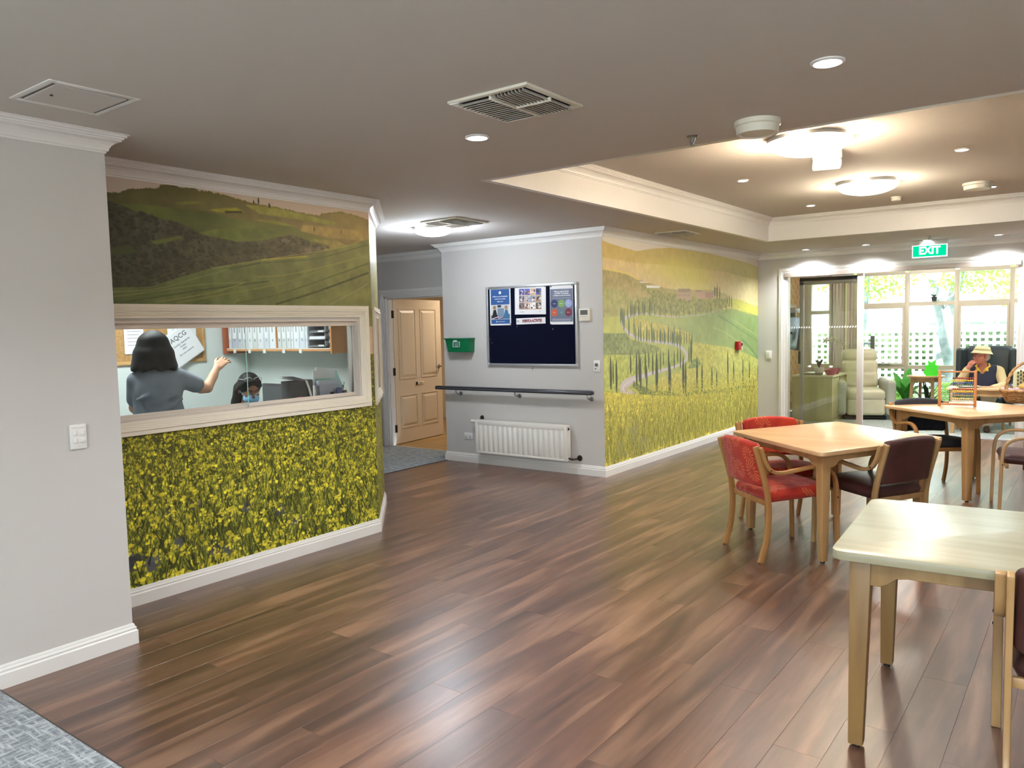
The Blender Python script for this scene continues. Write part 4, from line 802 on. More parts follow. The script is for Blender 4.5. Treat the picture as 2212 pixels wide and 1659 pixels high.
for r_ in range(3):
    for q in range(4):
        x0_, z0_ = q+.03, 3.5-1.15*(r_+1)+.08; base = [(70, 80, 150), (80, 90, 160), (196, 170, 150), (70, 90, 150), (120, 116, 124), (140, 150, 170), (120, 130, 150), (150, 130, 110), (110, 100, 100), (170, 140, 130), (200, 200, 196), (70, 66, 66)][r_*4+q]
        mo.poly([(x0_, z0_), (x0_+.94, z0_), (x0_+.94, z0_+1.0), (x0_, z0_+1.0)], np.array(base)*1.1, tex=.3, tseed=r_*4+q, tscale=24)
        for _ in range(9): mo.dab(x0_+rr_.uniform(.15, .8), z0_+rr_.uniform(.15, .8), rr_.uniform(.06, .2), rr_.uniform(.06, .22), [(214, 180, 160), (236, 232, 230), (50, 46, 60), (120, 90, 80)][rr_.randint(4)], .8)
    mo.poly([(0, 3.5-1.15*(r_+1)), (4, 3.5-1.15*(r_+1)), (4, 3.5-1.15*(r_+1)+.08), (0, 3.5-1.15*(r_+1)+.08)], (176, 140, 100))
pic(t, mo, -w_*.36, w_*.36, -h_*.33, h_*.42, -.0017, 'photo_grid'); text('lettering', 'August news from our home', .012, (0, -.0017, h_*.46), BLACK, t); text('lettering', 'our residents', .010, (-w_*.26, -.0017, -h_*.41), BLACK, t); text('lettering', 'page 1', .008, (w_*.32, -.0017, -h_*.40), BLACK, t)
t, w_, h_ = poster('grey poster with six coloured circles, right on the noticeboard', 1165, 212, 1572, 870, .01)
SLATE = mat('slate_print', (104, 112, 134), .45); build('slate_panel', MB().box(-w_*.485, w_*.485, -.002, -.0015, -h_*.43, h_*.40), SLATE, t)
for s_, z_ in (('What to expect during', .335), ('a COVID-19 outbreak', .285), ('\u2013 residents in aged care homes', .235)): text('lettering', s_, .0195 if z_ > .25 else .0175, (0, -.0022, h_*z_), PT, t, bold=.0006)
for q, (k_, s_) in enumerate((((30, 46, 96), 'Testing'), ((120, 160, 92), 'Isolation'), ((150, 166, 210), 'Visits'), ((190, 90, 60), 'Meals'), ((92, 120, 130), 'PPE'), ((120, 40, 60), 'Support'))):
    x_, z_ = (q % 3-1)*w_*.305, h_*(.03-.225*(q//3)); build('circle', MB().lathe([(0, 0), (w_*.145, 0), (w_*.145, .001), (0, .001)], T=TR((x_, -.002, z_), rx=PI/2), seg=28), mat('circle_%d' % q, k_, .45), t); text('lettering', s_, .012, (x_, -.0032, z_), PT, t)
for z_ in (.17, -.36, -.38, -.40): build('print_line', MB().box(-w_*.4, w_*.4, -.0023, -.002, h_*z_-.0008, h_*z_+.0008), PT, t)
t, w_, h_ = poster('white strip banner reading EVENTS & ACTIVITES in dark red', 595, 770, 1095, 862, -.012, nm='banner_sign', cat='sign')
text('lettering', 'EVENTS & ACTIVITES', .041, (.018, -.0018, 0), mat('maroon_letter', (118, 16, 30), .5), t, bold=.0022, sx=.66); text('lettering', 'Hey', .026, (-w_*.44, -.0018, .004), BLACK, t, sx=.8)
for i_, (x, y) in enumerate(((612, 912), (155, 1132), (182, 1187), (1222, 955), (1190, 228), (1548, 205), (1085, 226), (155, 882), (505, 868), (1188, 872))):
    a = onboard(x, y); o = build('drawing_pin', MB().lathe([(0, 0), (.006, 0), (.005, .006), (0, .007)], T=TR((0, 0, 0), rx=PI/2), seg=10), PINM if i_ < 4 else BLACK, None, smooth=True, loc=(a[0], YN-.0155, a[1]))
    tag(o, ['silver pin under the EVENTS banner', 'upper silver pin at the left edge of the bare felt', 'lower silver pin at the left edge of the bare felt', 'dull pin on the felt below the grey circles poster', 'black pin at upper left of the grey circles poster', 'black pin at upper right of the grey circles poster', 'black pin at upper right of the photo grid poster', 'black pin at lower left of the blue poster', 'black pin at lower right of the blue poster', 'black pin at lower left of the grey circles poster'][i_], 'pin', 'pins on the noticeboard')
# green box
a = at_y(967, 731, YN-.06); b = at_y(1018, 731, YN-.06); t = thing('suggestion_box', 'green plastic glove box holder with white label hanging left of the noticeboard', 'box', ((a.x+b.x)/2, YN, a.z))
GRN = mat('green_plastic', (0, 110, 66), .35); W0 = (b.x-a.x)/2
mb = MB(); top = [(-W0, -.11), (W0, -.11), (W0, 0), (-W0, 0)]; bot = [(-W0*.78, -.095), (W0*.95, -.095), (W0*.95, 0), (-W0*.78, 0)]; hgt = .155
mb.add([(x, y, 0) for x, y in top]+[(x, y, -hgt) for x, y in bot], [(0, 1, 5, 4), (1, 2, 6, 5), (2, 3, 7, 6), (3, 0, 4, 7), (4, 5, 6, 7)]); mb.add([(x*.97, y*.97-.002, -.002) for x, y in top]+[(x, y*.9, -hgt+.006) for x, y in bot], [(0, 1, 5, 4), (1, 2, 6, 5), (2, 3, 7, 6), (3, 0, 4, 7), (4, 5, 6, 7)]); build('body', mb, GRN, t)
mb = MB(); rectframe(mb, -W0-.008, W0+.008, -.012, .0, .0, 0, 0) if 0 else mb.box(-W0-.008, W0+.008, -.118, -.108, -.012, .002).box(-W0-.008, -W0+.004, -.118, 0, -.012, .002).box(W0-.004, W0+.008, -.118, 0, -.012, .002); build('rim', mb, GRN, t, bevel=.002)
mb = MB(); rectframe(mb, -.055, .045, -.105, -.045, .005, -.1085, -.1040, T=TR((0, .0, 0), rx=-.06)); build('label_frame', mb, PT, t); text('lettering', 'USED', .026, (-.02, -.112, -.030), PT, t, bold=.001); text('lettering', 'GLOVES', .017, (-.005, -.1085, -.065), PT, t); text('lettering', 'PLEASE', .015, (-.005, -.1065, -.086), PT, t)
# handrail
hy = YN-.085; a = at_y(942, 836, hy); b = at_y(1281, 850, hy); zr = .852
t = thing('handrail', 'dark grey wall handrail on three brackets above the radiator', 'handrail', ((a.x+b.x)/2, YN, zr)); hl = (b.x-a.x)/2
prof = [(-.020, -.016), (.020, -.016), (.024, -.006), (.024, .010), (.016, .022), (0, .027), (-.016, .022), (-.024, .010), (-.024, -.006)]
mb = MB(); n = len(prof); vs = []
for x in (-hl, -hl+.012, hl-.012, hl):
    s_ = .8 if abs(x) == hl else 1; vs += [(x, -.085+p[0]*s_, p[1]*s_) for p in prof]
mb.add(vs, [tuple(range(n)), tuple(range(3*n, 4*n))]+[(k*n+i, k*n+(i+1) % n, (k+1)*n+(i+1) % n, (k+1)*n+i) for k in range(3) for i in range(n)]); build('rail', mb, mat('charcoal_rail', (54, 56, 62), .28, .2), t, smooth=True, sharp=50)
build('insert_strip', MB().box(-hl+.015, hl-.015, -.1105, -.108, .000, .006), mat('strip_grey', (120, 124, 132), .3, .4), t)
for px_ in (985, 1112, 1268):
    bxx = at_y(px_, 852, hy).x-(a.x+b.x)/2; mb = MB(); mb.tube([(bxx, -.085, -.014), (bxx, -.085, -.045), (bxx+.004, -.06, -.062), (bxx+.004, -.005, -.064)], .007, 8); mb.lathe([(0, 0), (.024, 0), (.022, .008), (.010, .012), (0, .012)], T=TR((bxx+.004, 0, -.064), rx=PI/2), seg=18); build('bracket', mb, CHROME, t, smooth=True)
# radiator
ya_, yb_ = YN-.115, YN-.035; a = at_y(1025, 906, ya_); b = at_y(1224, 998, ya_); rx0, rx1, rz0, rz1 = a.x, b.x, .140, .508
t = thing('radiator', 'white ribbed panel radiator low on the wall under the handrail', 'radiator', ((rx0+rx1)/2, YN, 0)); hl = (rx1-rx0)/2
RADW = mat('radiator_enamel', (232, 230, 224), .3)
build('rear_panel', MB().box(-hl+.02, hl-.02, -.055, -.04, rz0+.01, rz1-.03), RADW, t)
nr = 17; pit = (2*hl-.07)/nr
for i_ in range(nr):
    x = -hl+.035+pit*(i_+.5); u = [(-.5, 0), (-.36, 0), (-.28, -.012), (.28, -.012), (.36, 0), (.5, 0)]; mb = MB(); vs = []
    for z_, k_ in ((rz0+.02, 0), (rz0+.05, 1), (rz1-.075, 1), (rz1-.045, 0)): vs += [(x+p[0]*pit, -.103+p[1]*k_, z_) for p in u]
    vs += [(x-.5*pit, -.09, rz0+.02), (x+.5*pit, -.09, rz0+.02), (x-.5*pit, -.09, rz1-.045), (x+.5*pit, -.09, rz1-.045)]
    mb.add(vs, [(k*6+j, k*6+j+1, k*6+7+j, k*6+6+j) for k in range(3) for j in range(5)]); build('rib', mb, RADW, t, smooth=True, sharp=60)
mb = MB().box(-hl, -hl+.035, -.108, -.03, rz0, rz1).box(hl-.035, hl, -.108, -.03, rz0, rz1).box(-hl+.03, hl-.03, -.108, -.095, rz1-.048, rz1-.004).box(-hl+.03, hl-.03, -.108, -.095, rz0, rz0+.022); build('side_cover', mb, RADW, t, bevel=.003)
build('top_grille', MB().box(-hl+.01, hl-.01, -.105, -.035, rz1-.006, rz1+.004), RADW, t, bevel=.002)
build('bleed_valve', MB().lathe([(0, 0), (.014, 0), (.012, .006), (0, .006)], T=TR((hl, -.07, rz1-.035), ry=PI/2), seg=16), BLACK, t)
mb = MB().tube([(-hl-.01, -.07, rz1-.02), (-hl-.05, -.07, rz1-.02)], .015, 14).tube([(-hl-.05, -.07, rz1-.02), (-hl-.08, -.07, rz1-.02)], .019, 14); build('thermostat_valve', mb, WHITE, t, smooth=True, sharp=50); build('pipe_rosette', MB().lathe([(0, 0), (.026, 0), (.022, .012), (0, .014)], T=TR((-hl+.02, 0, rz1+.018), rx=PI/2), seg=18), DARKM, t, smooth=True)
mb = MB().tube([(hl-.01, -.07, rz0+.03), (hl+.035, -.07, rz0+.02), (hl+.085, -.03, rz0+.025)], [.008, .011, .010], 10).lathe([(0, 0), (.032, 0), (.026, .014), (0, .016)], T=TR((hl+.09, 0, rz0+.028), rx=PI/2), seg=20); build('outlet_valve', mb, DARKM, t, smooth=True); build('wall_bracket', MB().box(-hl+.2, -hl+.24, -.05, 0, rz0+.05, rz1-.06).box(hl-.24, hl-.2, -.05, 0, rz0+.05, rz1-.06), WHITE, t)

# ceiling vents
def vent(label, x0, x1, y0, y1, mir=1):
    t = thing('ceiling_vent', label, 'air vent', ((x0+x1)/2, (y0+y1)/2, ZC), 0, 'square ceiling air vents'); w_, h_ = (x1-x0)/2, (y1-y0)/2
    build('backing', MB().box(-w_+.01, w_-.01, -h_+.01, h_-.01, -.0015, -.0005), mat('duct_dark', (34, 32, 32), .9), t)
    mb = MB()
    for a in (MB().box(-w_, w_, h_-.028, h_, -.012, 0), MB().box(-w_, w_, -h_, -h_+.028, -.012, 0), MB().box(-w_, -w_+.028, -h_+.028, h_-.028, -.012, 0), MB().box(w_-.028, w_, -h_+.028, h_-.028, -.012, 0), MB().box(-.006, .006, -h_+.028, h_-.028, -.026, 0)): mb.add(a.v, a.f)
    build('frame', mb, OFFW, t, bevel=.003)
    n = 9; m_ = mat('vent_slat', (206, 202, 194), .5)
    for i_ in range(n):
        x = .012+(w_-.045)*(i_+.5)/n
        for (a, b) in ((-h_+.03, -.006), (.006, h_-.03)): build('slat', MB().box(-.008, .008, a, b, -.0009, .0009, T=TR((x*mir, 0, -.016), ry=math.radians(62)*mir)), m_, t)
    build('cross_bar', MB().box(.006 if mir > 0 else -w_+.028, w_-.028 if mir > 0 else -.006, -.005, .005, -.026, -.01), OFFW, t)
    for i_ in range(14):
        y = -h_+.035+(2*h_-.07)*(i_+.5)/14; build('slat', MB().box(min(-w_*mir+.028*mir, -.006*mir), max(-w_*mir+.028*mir, -.006*mir), -.010, .010, -.0008, .0008, T=TR((0, y, -.016), rx=math.radians(42))), m_, t)
    return t
vent('square ceiling air vent nearest the camera above the open floor', -2.235, -1.82, 2.575, 3.0)
vent('square ceiling air vent in front of the corridor dome light', -4.90, -4.48, 5.23, 5.69, -1)
vent('small square ceiling air vent above the cypress road mural', -3.80, -3.44, 7.66, 8.06)
t = thing('access_hatch', 'flush square access hatch in the ceiling above the left wall', 'hatch', (-3.33, 1.555, ZC)); build('panel', MB().box(-.14, .14, -.135, .135, -.006, 0), CEIL, t); mb = MB()
for a in (MB().box(-.18, .18, .15, .175, -.004, 0), MB().box(-.18, .18, -.175, -.15, -.004, 0), MB().box(-.18, -.15, -.15, .15, -.004, 0), MB().box(.15, .18, -.15, .15, -.004, 0)): mb.add(a.v, a.f)
build('frame', mb, TRIM, t, bevel=.001); build('gap', MB().box(-.149, .149, -.149, .149, -.0012, -.0002), mat('gap_grey', (110, 104, 100), .8), t); p = at_z(111, 205, ZC-.006); build('lock', MB().lathe([(0, -.010), (.006, -.010), (.006, -.006), (0, -.006)], c=(p.x+3.33, p.y-1.555, 0), seg=12), BLACK, t)
LENS = emission('downlight_lens', (.95, .98, 1), 12)
def downlight(x, y, z, label, grp, r=.05):
    t = thing('downlight', label, 'downlight', (x, y, z), 0, grp); build('ring', MB().lathe([(r*.92, -.001), (r*1.12, -.001), (r*1.12, -.006), (r*.92, -.010), (r*.9, -.001)], seg=28), WHITE, t, smooth=True); build('lens', MB().lathe([(0, -.004), (r*.92, -.004)], seg=28), LENS, t)
downlight(*DL_MAIN[0], ZC, 'large lit downlight in the ceiling nearest the camera at the right', 'lit round downlights', .055)
downlight(*DL_MAIN[1], ZC, 'lit downlight just beyond the nearest air vent', 'lit round downlights', .055)
for i_, ((x, y), s_) in enumerate(zip(DL_DOOR, ('lit downlight above the sliding door, nearest the mural', 'lit downlight above the sliding door, second from the mural', 'lit downlight right behind the green exit sign', 'lit downlight above the sliding door, right of the exit sign', 'lit downlight beyond the right end of the sliding door'))): downlight(x, y, ZC, s_, 'lit round downlights', .045)
for (x, y), s_ in zip(DL_TRAY, ('lit downlight in the raised ceiling left of the bright dome lamp', 'lit downlight in the raised ceiling, upper right', 'lit downlight in the raised ceiling left of the far dome lamp', 'lit downlight in the raised ceiling behind the round ceiling speaker')): downlight(x, y, ZT, s_, 'lit round downlights', .045)
def dome(x, y, z, r, label, col, s, key, e, lc):
    t = thing('dome_lamp', label, 'ceiling lamp', (x, y, z), 0, 'round glass dome lamps'); prof = [(r*math.cos(a), -.022-.34*r*math.sin(a)) for a in [PI/2*k/8 for k in range(9)]]; prof[-1] = (0, prof[-1][1])
    build('base_ring', MB().lathe([(r*.8, 0), (r*1.02, 0), (r*1.04, -.024), (r*.96, -.024)], seg=40), WHITE, t, smooth=True); build('glass_bowl', MB().lathe(prof, seg=40), emission(key, col, s), t, smooth=True)
    light('POINT', 'dome_glow', (x+r*1.10, y-.02, z-.04), e*.07, lc, shadow_soft_size=.02); light('POINT', 'dome_glow', (x-r*1.10, y+.02, z-.04), e*.07, lc, shadow_soft_size=.02)
    light('POINT', 'dome_glow', (x, y-r*1.1, z-.04), e*.07, lc, shadow_soft_size=.02); light('POINT', 'dome_glow', (x, y, z-.34*r-.08), e*1.25, lc, shadow_soft_size=.1)
dome(-5.10, 5.62, ZC, .185, 'glowing dome lamp on the corridor ceiling near the office corner', (.95, .98, 1.0), 9, 'dome_cool', 19, (.80, .89, 1))
dome(-1.60, 5.58, ZT, .27, 'brightest dome lamp in the raised ceiling beside the white box light', (1, .93, .80), 5, 'dome_warm_bright', 32, (1, .80, .56))
dome(-1.70, 7.72, ZT, .26, 'far dome lamp in the raised ceiling', (1, .95, .86), 5, 'dome_warm', 20, (1, .84, .62))
p = at_z(1786, 334, 2.75); t = thing('emergency_lamp', 'white box lamp hanging from the raised ceiling beside the brightest dome', 'lamp', (p.x, p.y, ZT), .3)
build('housing', MB().box(-.10, .10, -.075, .075, -.065, 0), mat('lamp_housing', (150, 148, 146), .5), t, bevel=.004); build('diffuser', MB().box(-.098, .098, -.073, .073, -.12, -.065), emission('box_diffuser', (1, .97, .92), .8), t, bevel=.012)
def disc(name, label, cat, x, y, z, r, h):
    t = thing(name, label, cat, (x, y, z)); build('base', MB().lathe([(0, 0), (r, 0), (r, -h*.35), (r*.93, -h*.42)], seg=36), OFFW, t, smooth=True, sharp=30); build('cover', MB().lathe([(r*.93, -h*.40), (r*.90, -h), (r*.78, -h*1.03), (r*.70, -h*.94), (0, -h*.94)], seg=36), OFFW, t, smooth=True, sharp=30); return t
p = at_z(1636, 262, ZC); disc('ceiling_speaker', 'thick round white speaker at the edge of the raised ceiling', 'speaker', p.x, p.y, ZC, .108, .062)
p = at_z(2112, 395, ZT); disc('ceiling_speaker', 'round white speaker inside the raised ceiling near the right edge', 'speaker', p.x, p.y, ZT, .125, .06)
p = at_z(1936, 425, ZT); t = disc('smoke_detector', 'small round white smoke detector inside the raised ceiling', 'smoke detector', p.x, p.y, ZT, .05, .04)
def sprinkler(label, x, y, z):
    t = thing('sprinkler_head', label, 'sprinkler', (x, y, z), 0, 'ceiling sprinkler heads'); build('rosette', MB().lathe([(0, 0), (.032, 0), (.026, -.008), (.008, -.010), (0, -.010)], seg=20), CHROME, t, smooth=True)
    mb = MB().tube([(0, 0, -.008), (0, 0, -.03)], .004).tube([(-.016, 0, -.010), (-.011, 0, -.032), (0, 0, -.045)], .003).tube([(.016, 0, -.010), (.011, 0, -.032), (0, 0, -.045)], .003).lathe([(0, -.046), (.014, -.046), (.014, -.048), (0, -.048)], seg=14); build('nozzle', mb, CHROME, t)
sprinkler('sprinkler head on the ceiling just before the raised ceiling edge', -1.70, 3.88, ZC)
sprinkler('sprinkler head above the exit sign', -1.62, 10.5, ZC)
# exit sign
sy_ = 11.02; a = at_y(1970, 517, sy_); b = at_y(2046, 556, sy_); t = thing('exit_sign', 'lit green EXIT sign hanging from the ceiling above the sliding door', 'exit sign', ((a.x+b.x)/2, sy_, ZC-.01)); hw = (b.x-a.x)/2
build('housing', MB().box(-hw, hw, .0, .05, -.05, .0), WHITE, t, bevel=.003); build('panel', MB().box(-hw, hw, .012, .028, -.205, -.05), mat('sign_rim', (235, 240, 240), .4, emit=(.8, 1, .95), estr=.6), t, bevel=.002)
build('green_face', MB().box(-hw+.012, hw-.012, .008, .012, -.192, -.06), emission('exit_green', (.0, .42, .20), 1.0), t); text('lettering', 'EXIT', .128, (0, .007, -.124), emission('exit_white', (.9, 1, .96), 1.6), t, bold=.004, sx=.92)

# ================================================================ soft furniture shapes
def pad(wd, dp, hh, r, crown=.0, n=10, arch=0, curve=0, name_=None):
    # a padded cushion as one closed mesh; x width, y depth, z height, rounded rim, crowned top
    mb = MB(); N = n; vs = []; idx = {}
    def pt(u, v, s):
        # superellipse footprint
        a, b = u, v; m = max(abs(a), abs(b)); l = math.hypot(a, b)
        k = 1 if l < 1e-6 else m/l; q = .82+.18*k; x = a*wd/2*q if 0 else a*wd/2; y = b*dp/2
        ed = min(1-abs(a), 1-abs(b)); rim = min(1, (ed*min(wd, dp)/2)/r); h_ = math.sqrt(max(0, 1-(1-rim)**2)); cr = crown*(1-a*a)*(1-b*b)
        z = s*(hh/2-r+r*h_)+cr*(s > 0)
        return (x, y, z)
    ks = sorted(set([-1, 1]+[-1+.12*i_*.5 for i_ in range(0, 5)]+[1-.12*i_*.5 for i_ in range(0, 5)]+[-.76+1.52*i_/N for i_ in range(N+1)]))
    L_ = len(ks)
    for s in (1, -1):
        o = len(vs)
        for a in ks:
            for b in ks: vs.append(pt(a, b, s))
        fs = [(o+i_*L_+j, o+(i_+1)*L_+j, o+(i_+1)*L_+j+1, o+i_*L_+j+1) for i_ in range(L_-1) for j in range(L_-1)]
        mb.f += fs if s > 0 else [f[::-1] for f in fs]; mb.mi += [0]*len(fs)
    ring = [(0, j) for j in range(L_)]+[(i_, L_-1) for i_ in range(1, L_)]+[(L_-1, j) for j in range(L_-2, -1, -1)]+[(i_, 0) for i_ in range(L_-2, 0, -1)]
    o2 = L_*L_
    for k in range(len(ring)):
        a = ring[k]; b = ring[(k+1) % len(ring)]; mb.f.append((a[0]*L_+a[1], b[0]*L_+b[1], o2+b[0]*L_+b[1], o2+a[0]*L_+a[1])); mb.mi.append(0)
    # round the four vertical corners
    out = []
    for x, y, z in vs:
        rc = min(.05, wd*.2) if dp > .35 else .028; ax, ay = abs(x)-(wd/2-rc), abs(y)-(dp/2-rc)
        if ax > 0 and ay > 0:
            l = math.hypot(ax, ay); m = max(ax, ay); f = m/l; x = math.copysign(wd/2-rc+ax*f, x); y = math.copysign(dp/2-rc+ay*f, y)
        if arch: z += arch*(1-(2*x/wd)**2)
        if curve: y += curve*((2*x/wd)**2)
        out.append((x, y, z))
    mb.v = out; return mb
def xf(mb, T): mb.v = [tuple(T @ Vector(v)) for v in mb.v]; return mb
def burst_fabric(name, base, dark, ink):
    m = bpy.data.materials.new(name); m.use_nodes = True; nt = m.node_tree; b = nt.nodes['Principled BSDF']; N = nt.nodes.new; L = nt.links.new
    def mth(op, a, bb=None, c_=None):
        n = N('ShaderNodeMath'); n.operation = op
        for i_, v in enumerate((a, bb, c_)):
            if v is None: continue
            if isinstance(v, (int, float)): n.inputs[i_].default_value = v
            else: L(v, n.inputs[i_])
        return n.outputs[0]
    tc = N('ShaderNodeTexCoord'); sp = N('ShaderNodeSeparateXYZ'); L(tc.outputs['Object'], sp.inputs[0]); cb = N('ShaderNodeCombineXYZ'); L(sp.outputs[0], cb.inputs[0]); L(mth('ADD', sp.outputs[1], sp.outputs[2]), cb.inputs[1])
    v = N('ShaderNodeTexVoronoi'); v.voronoi_dimensions = '2D'; v.inputs['Scale'].default_value = 8.5; v.inputs['Randomness'].default_value = .7; L(cb.outputs[0], v.inputs['Vector'])
    mu = N('ShaderNodeVectorMath'); mu.operation = 'SCALE'; mu.inputs[3].default_value = 8.5; L(cb.outputs[0], mu.inputs[0]); sc2 = N('ShaderNodeVectorMath'); sc2.operation = 'SCALE'; sc2.inputs[3].default_value = 8.5; L(v.outputs['Position'], sc2.inputs[0])
    df = N('ShaderNodeVectorMath'); df.operation = 'SUBTRACT'; L(mu.outputs[0], df.inputs[0]); L(sc2.outputs[0], df.inputs[1]); s2 = N('ShaderNodeSeparateXYZ'); L(df.outputs[0], s2.inputs[0])
    an = mth('ARCTAN2', s2.outputs[1], s2.outputs[0]); ray_ = mth('GREATER_THAN', mth('COSINE', mth('MULTIPLY', an, 15)), .45); d = v.outputs['Distance']
    ring = mth('MULTIPLY', mth('GREATER_THAN', d, .13), mth('LESS_THAN', d, .42)); msk = mth('MULTIPLY', mth('MULTIPLY', ray_, ring), .75)
    n = N('ShaderNodeTexNoise'); n.inputs['Scale'].default_value = 5; L(tc.outputs['Object'], n.inputs[0]); cr = N('ShaderNodeValToRGB'); cr.color_ramp.elements[0].position = .4; cr.color_ramp.elements[1].position = .6; cr.color_ramp.elements[0].color = srgb(*base); cr.color_ramp.elements[1].color = srgb(*dark); L(n.outputs[0], cr.inputs[0])
    mx = N('ShaderNodeMix'); mx.data_type = 'RGBA'; L(msk, mx.inputs[0]); L(cr.outputs[0], mx.inputs[6]); mx.inputs[7].default_value = srgb(*ink); L(mx.outputs[2], b.inputs['Base Color']); b.inputs['Roughness'].default_value = .75; b.inputs['Specular IOR Level'].default_value = .25; b.inputs['Sheen Weight'].default_value = .15
    n2 = N('ShaderNodeTexNoise'); n2.inputs['Scale'].default_value = 500; L(tc.outputs['Object'], n2.inputs[0]); bp = N('ShaderNodeBump'); bp.inputs['Strength'].default_value = .3; bp.inputs['Distance'].default_value = .001; L(n2.outputs[0], bp.inputs['Height']); L(bp.outputs[0], b.inputs['Normal'])
    return m
REDF = burst_fabric('orange_red_fabric', (176, 48, 26), (150, 36, 24), (206, 120, 76))
BRNF = mat('brown_vinyl', (78, 46, 42), .42, nscale=9, col2=(64, 36, 34), bump=.25, bscale=120)
BLKF = mat('charcoal_fabric', (36, 38, 46), .8, nscale=30, noise=.2, bump=.3, bscale=400)
def armchair(label, x, y, face, fab, wood, group='bentwood armchairs with padded seats'):
    rz = math.radians(face)-PI/2; t = thing('armchair', label, 'chair', (x, y, 0), rz, group); hx = .235
    arm = smooth_path([(-.298, .748), (-.282, .70), (-.262, .645), (-.225, .598), (-.16, .578), (-.05, .590), (.06, .604), (.15, .596), (.212, .552), (.236, .47), (.243, .30), (.250, .0)], 4)
    post = smooth_path([(-.318, .752), (-.292, .66), (-.255, .53), (-.232, .42), (-.226, .30), (-.238, .16), (-.268, .05), (-.286, 0)], 4)
    for s in (-1, 1):
        build('arm_and_front_leg', MB().strap(arm, s*(hx+.026), .032, .024), wood, t, bevel=.005)
        build('rear_leg', MB().strap(post, s*hx, .022, .038), wood, t, bevel=.005)
        mb = MB().lathe([(0, 0), (.005, 0), (.005, .003), (0, .003)], T=TR((s*(hx+.0425), -.232, .60), ry=s*PI/2), seg=10).lathe([(0, 0), (.005, 0), (.005, .003), (0, .003)], T=TR((s*(hx+.0425), .238, .40), ry=s*PI/2), seg=10); build('bolt', mb, BLACK, t)
    seat = xf(pad(.445, .46, .075, .032, .018), TR((0, .0, .425), rx=math.radians(3))); build('seat', seat, fab, t, smooth=True, sharp=70)
    build('seat_rail', MB().box(-.235, .235, .19, .212, .365, .40), wood, t, bevel=.003); build('seat_rail', MB().box(-.235, .235, -.225, -.205, .355, .39), wood, t, bevel=.003)
    bk = pad(.448, .290, .052, .024, .006, arch=0); bk.v = [(x_, y_+.028*(1-(2*x_/.448)**2)*(1 if y_ > 0 else .35), z_) for x_, y_, z_ in bk.v]
    bk.v = [(x_, y_, z_-.034*(2*x_/.448)**2) for x_, y_, z_ in bk.v]      # gentle wrap round the sitter
    xf(bk, TR((0, -.270, .618), rx=math.radians(90+11))); bk.v = [(x_, y_-.028, z_) for x_, y_, z_ in bk.v]
    build('backrest', bk, fab, t, smooth=True, sharp=70)
    for s in (-1, 1):
        for yy in (-.286, .250): build('foot_glide', MB().lathe([(0, 0), (.010, 0), (.010, .006), (0, .006)], c=(s*(hx+(.026 if yy > 0 else 0)), yy, -.0005), seg=10), BLACK, t)
    return t
BEECH2 = mat('pale_beech', (192, 156, 108), .38, nscale=9, col2=(164, 128, 82), stretch=(1, .3, .15), coat=.2)
DKWD = mat('dark_mahogany', (74, 34, 28), .4)
armchair('orange-red patterned armchair with its back to the camera at the left of the middle table', -1.672, 5.215, 49, REDF, BEECH)
armchair('orange-red patterned armchair behind the middle table, facing the camera', -1.85, 5.90, -47, REDF, BEECH)
armchair('brown armchair with pale frame at the right side of the middle table', -1.195, 5.625, 151, BRNF, BEECH2)
armchair('black armchair behind the far table carrying the basket', -1.150, 7.86, -55, BLKF, BEECH)
armchair('brown armchair with arched pale arms cut by the right picture edge beside the far table', -.373, 7.30, 191, BRNF, BEECH2)
armchair('brown armchair with its back at the lower right corner, pushed under the nearest table', .015, 3.12, 95, BRNF, BEECH2)

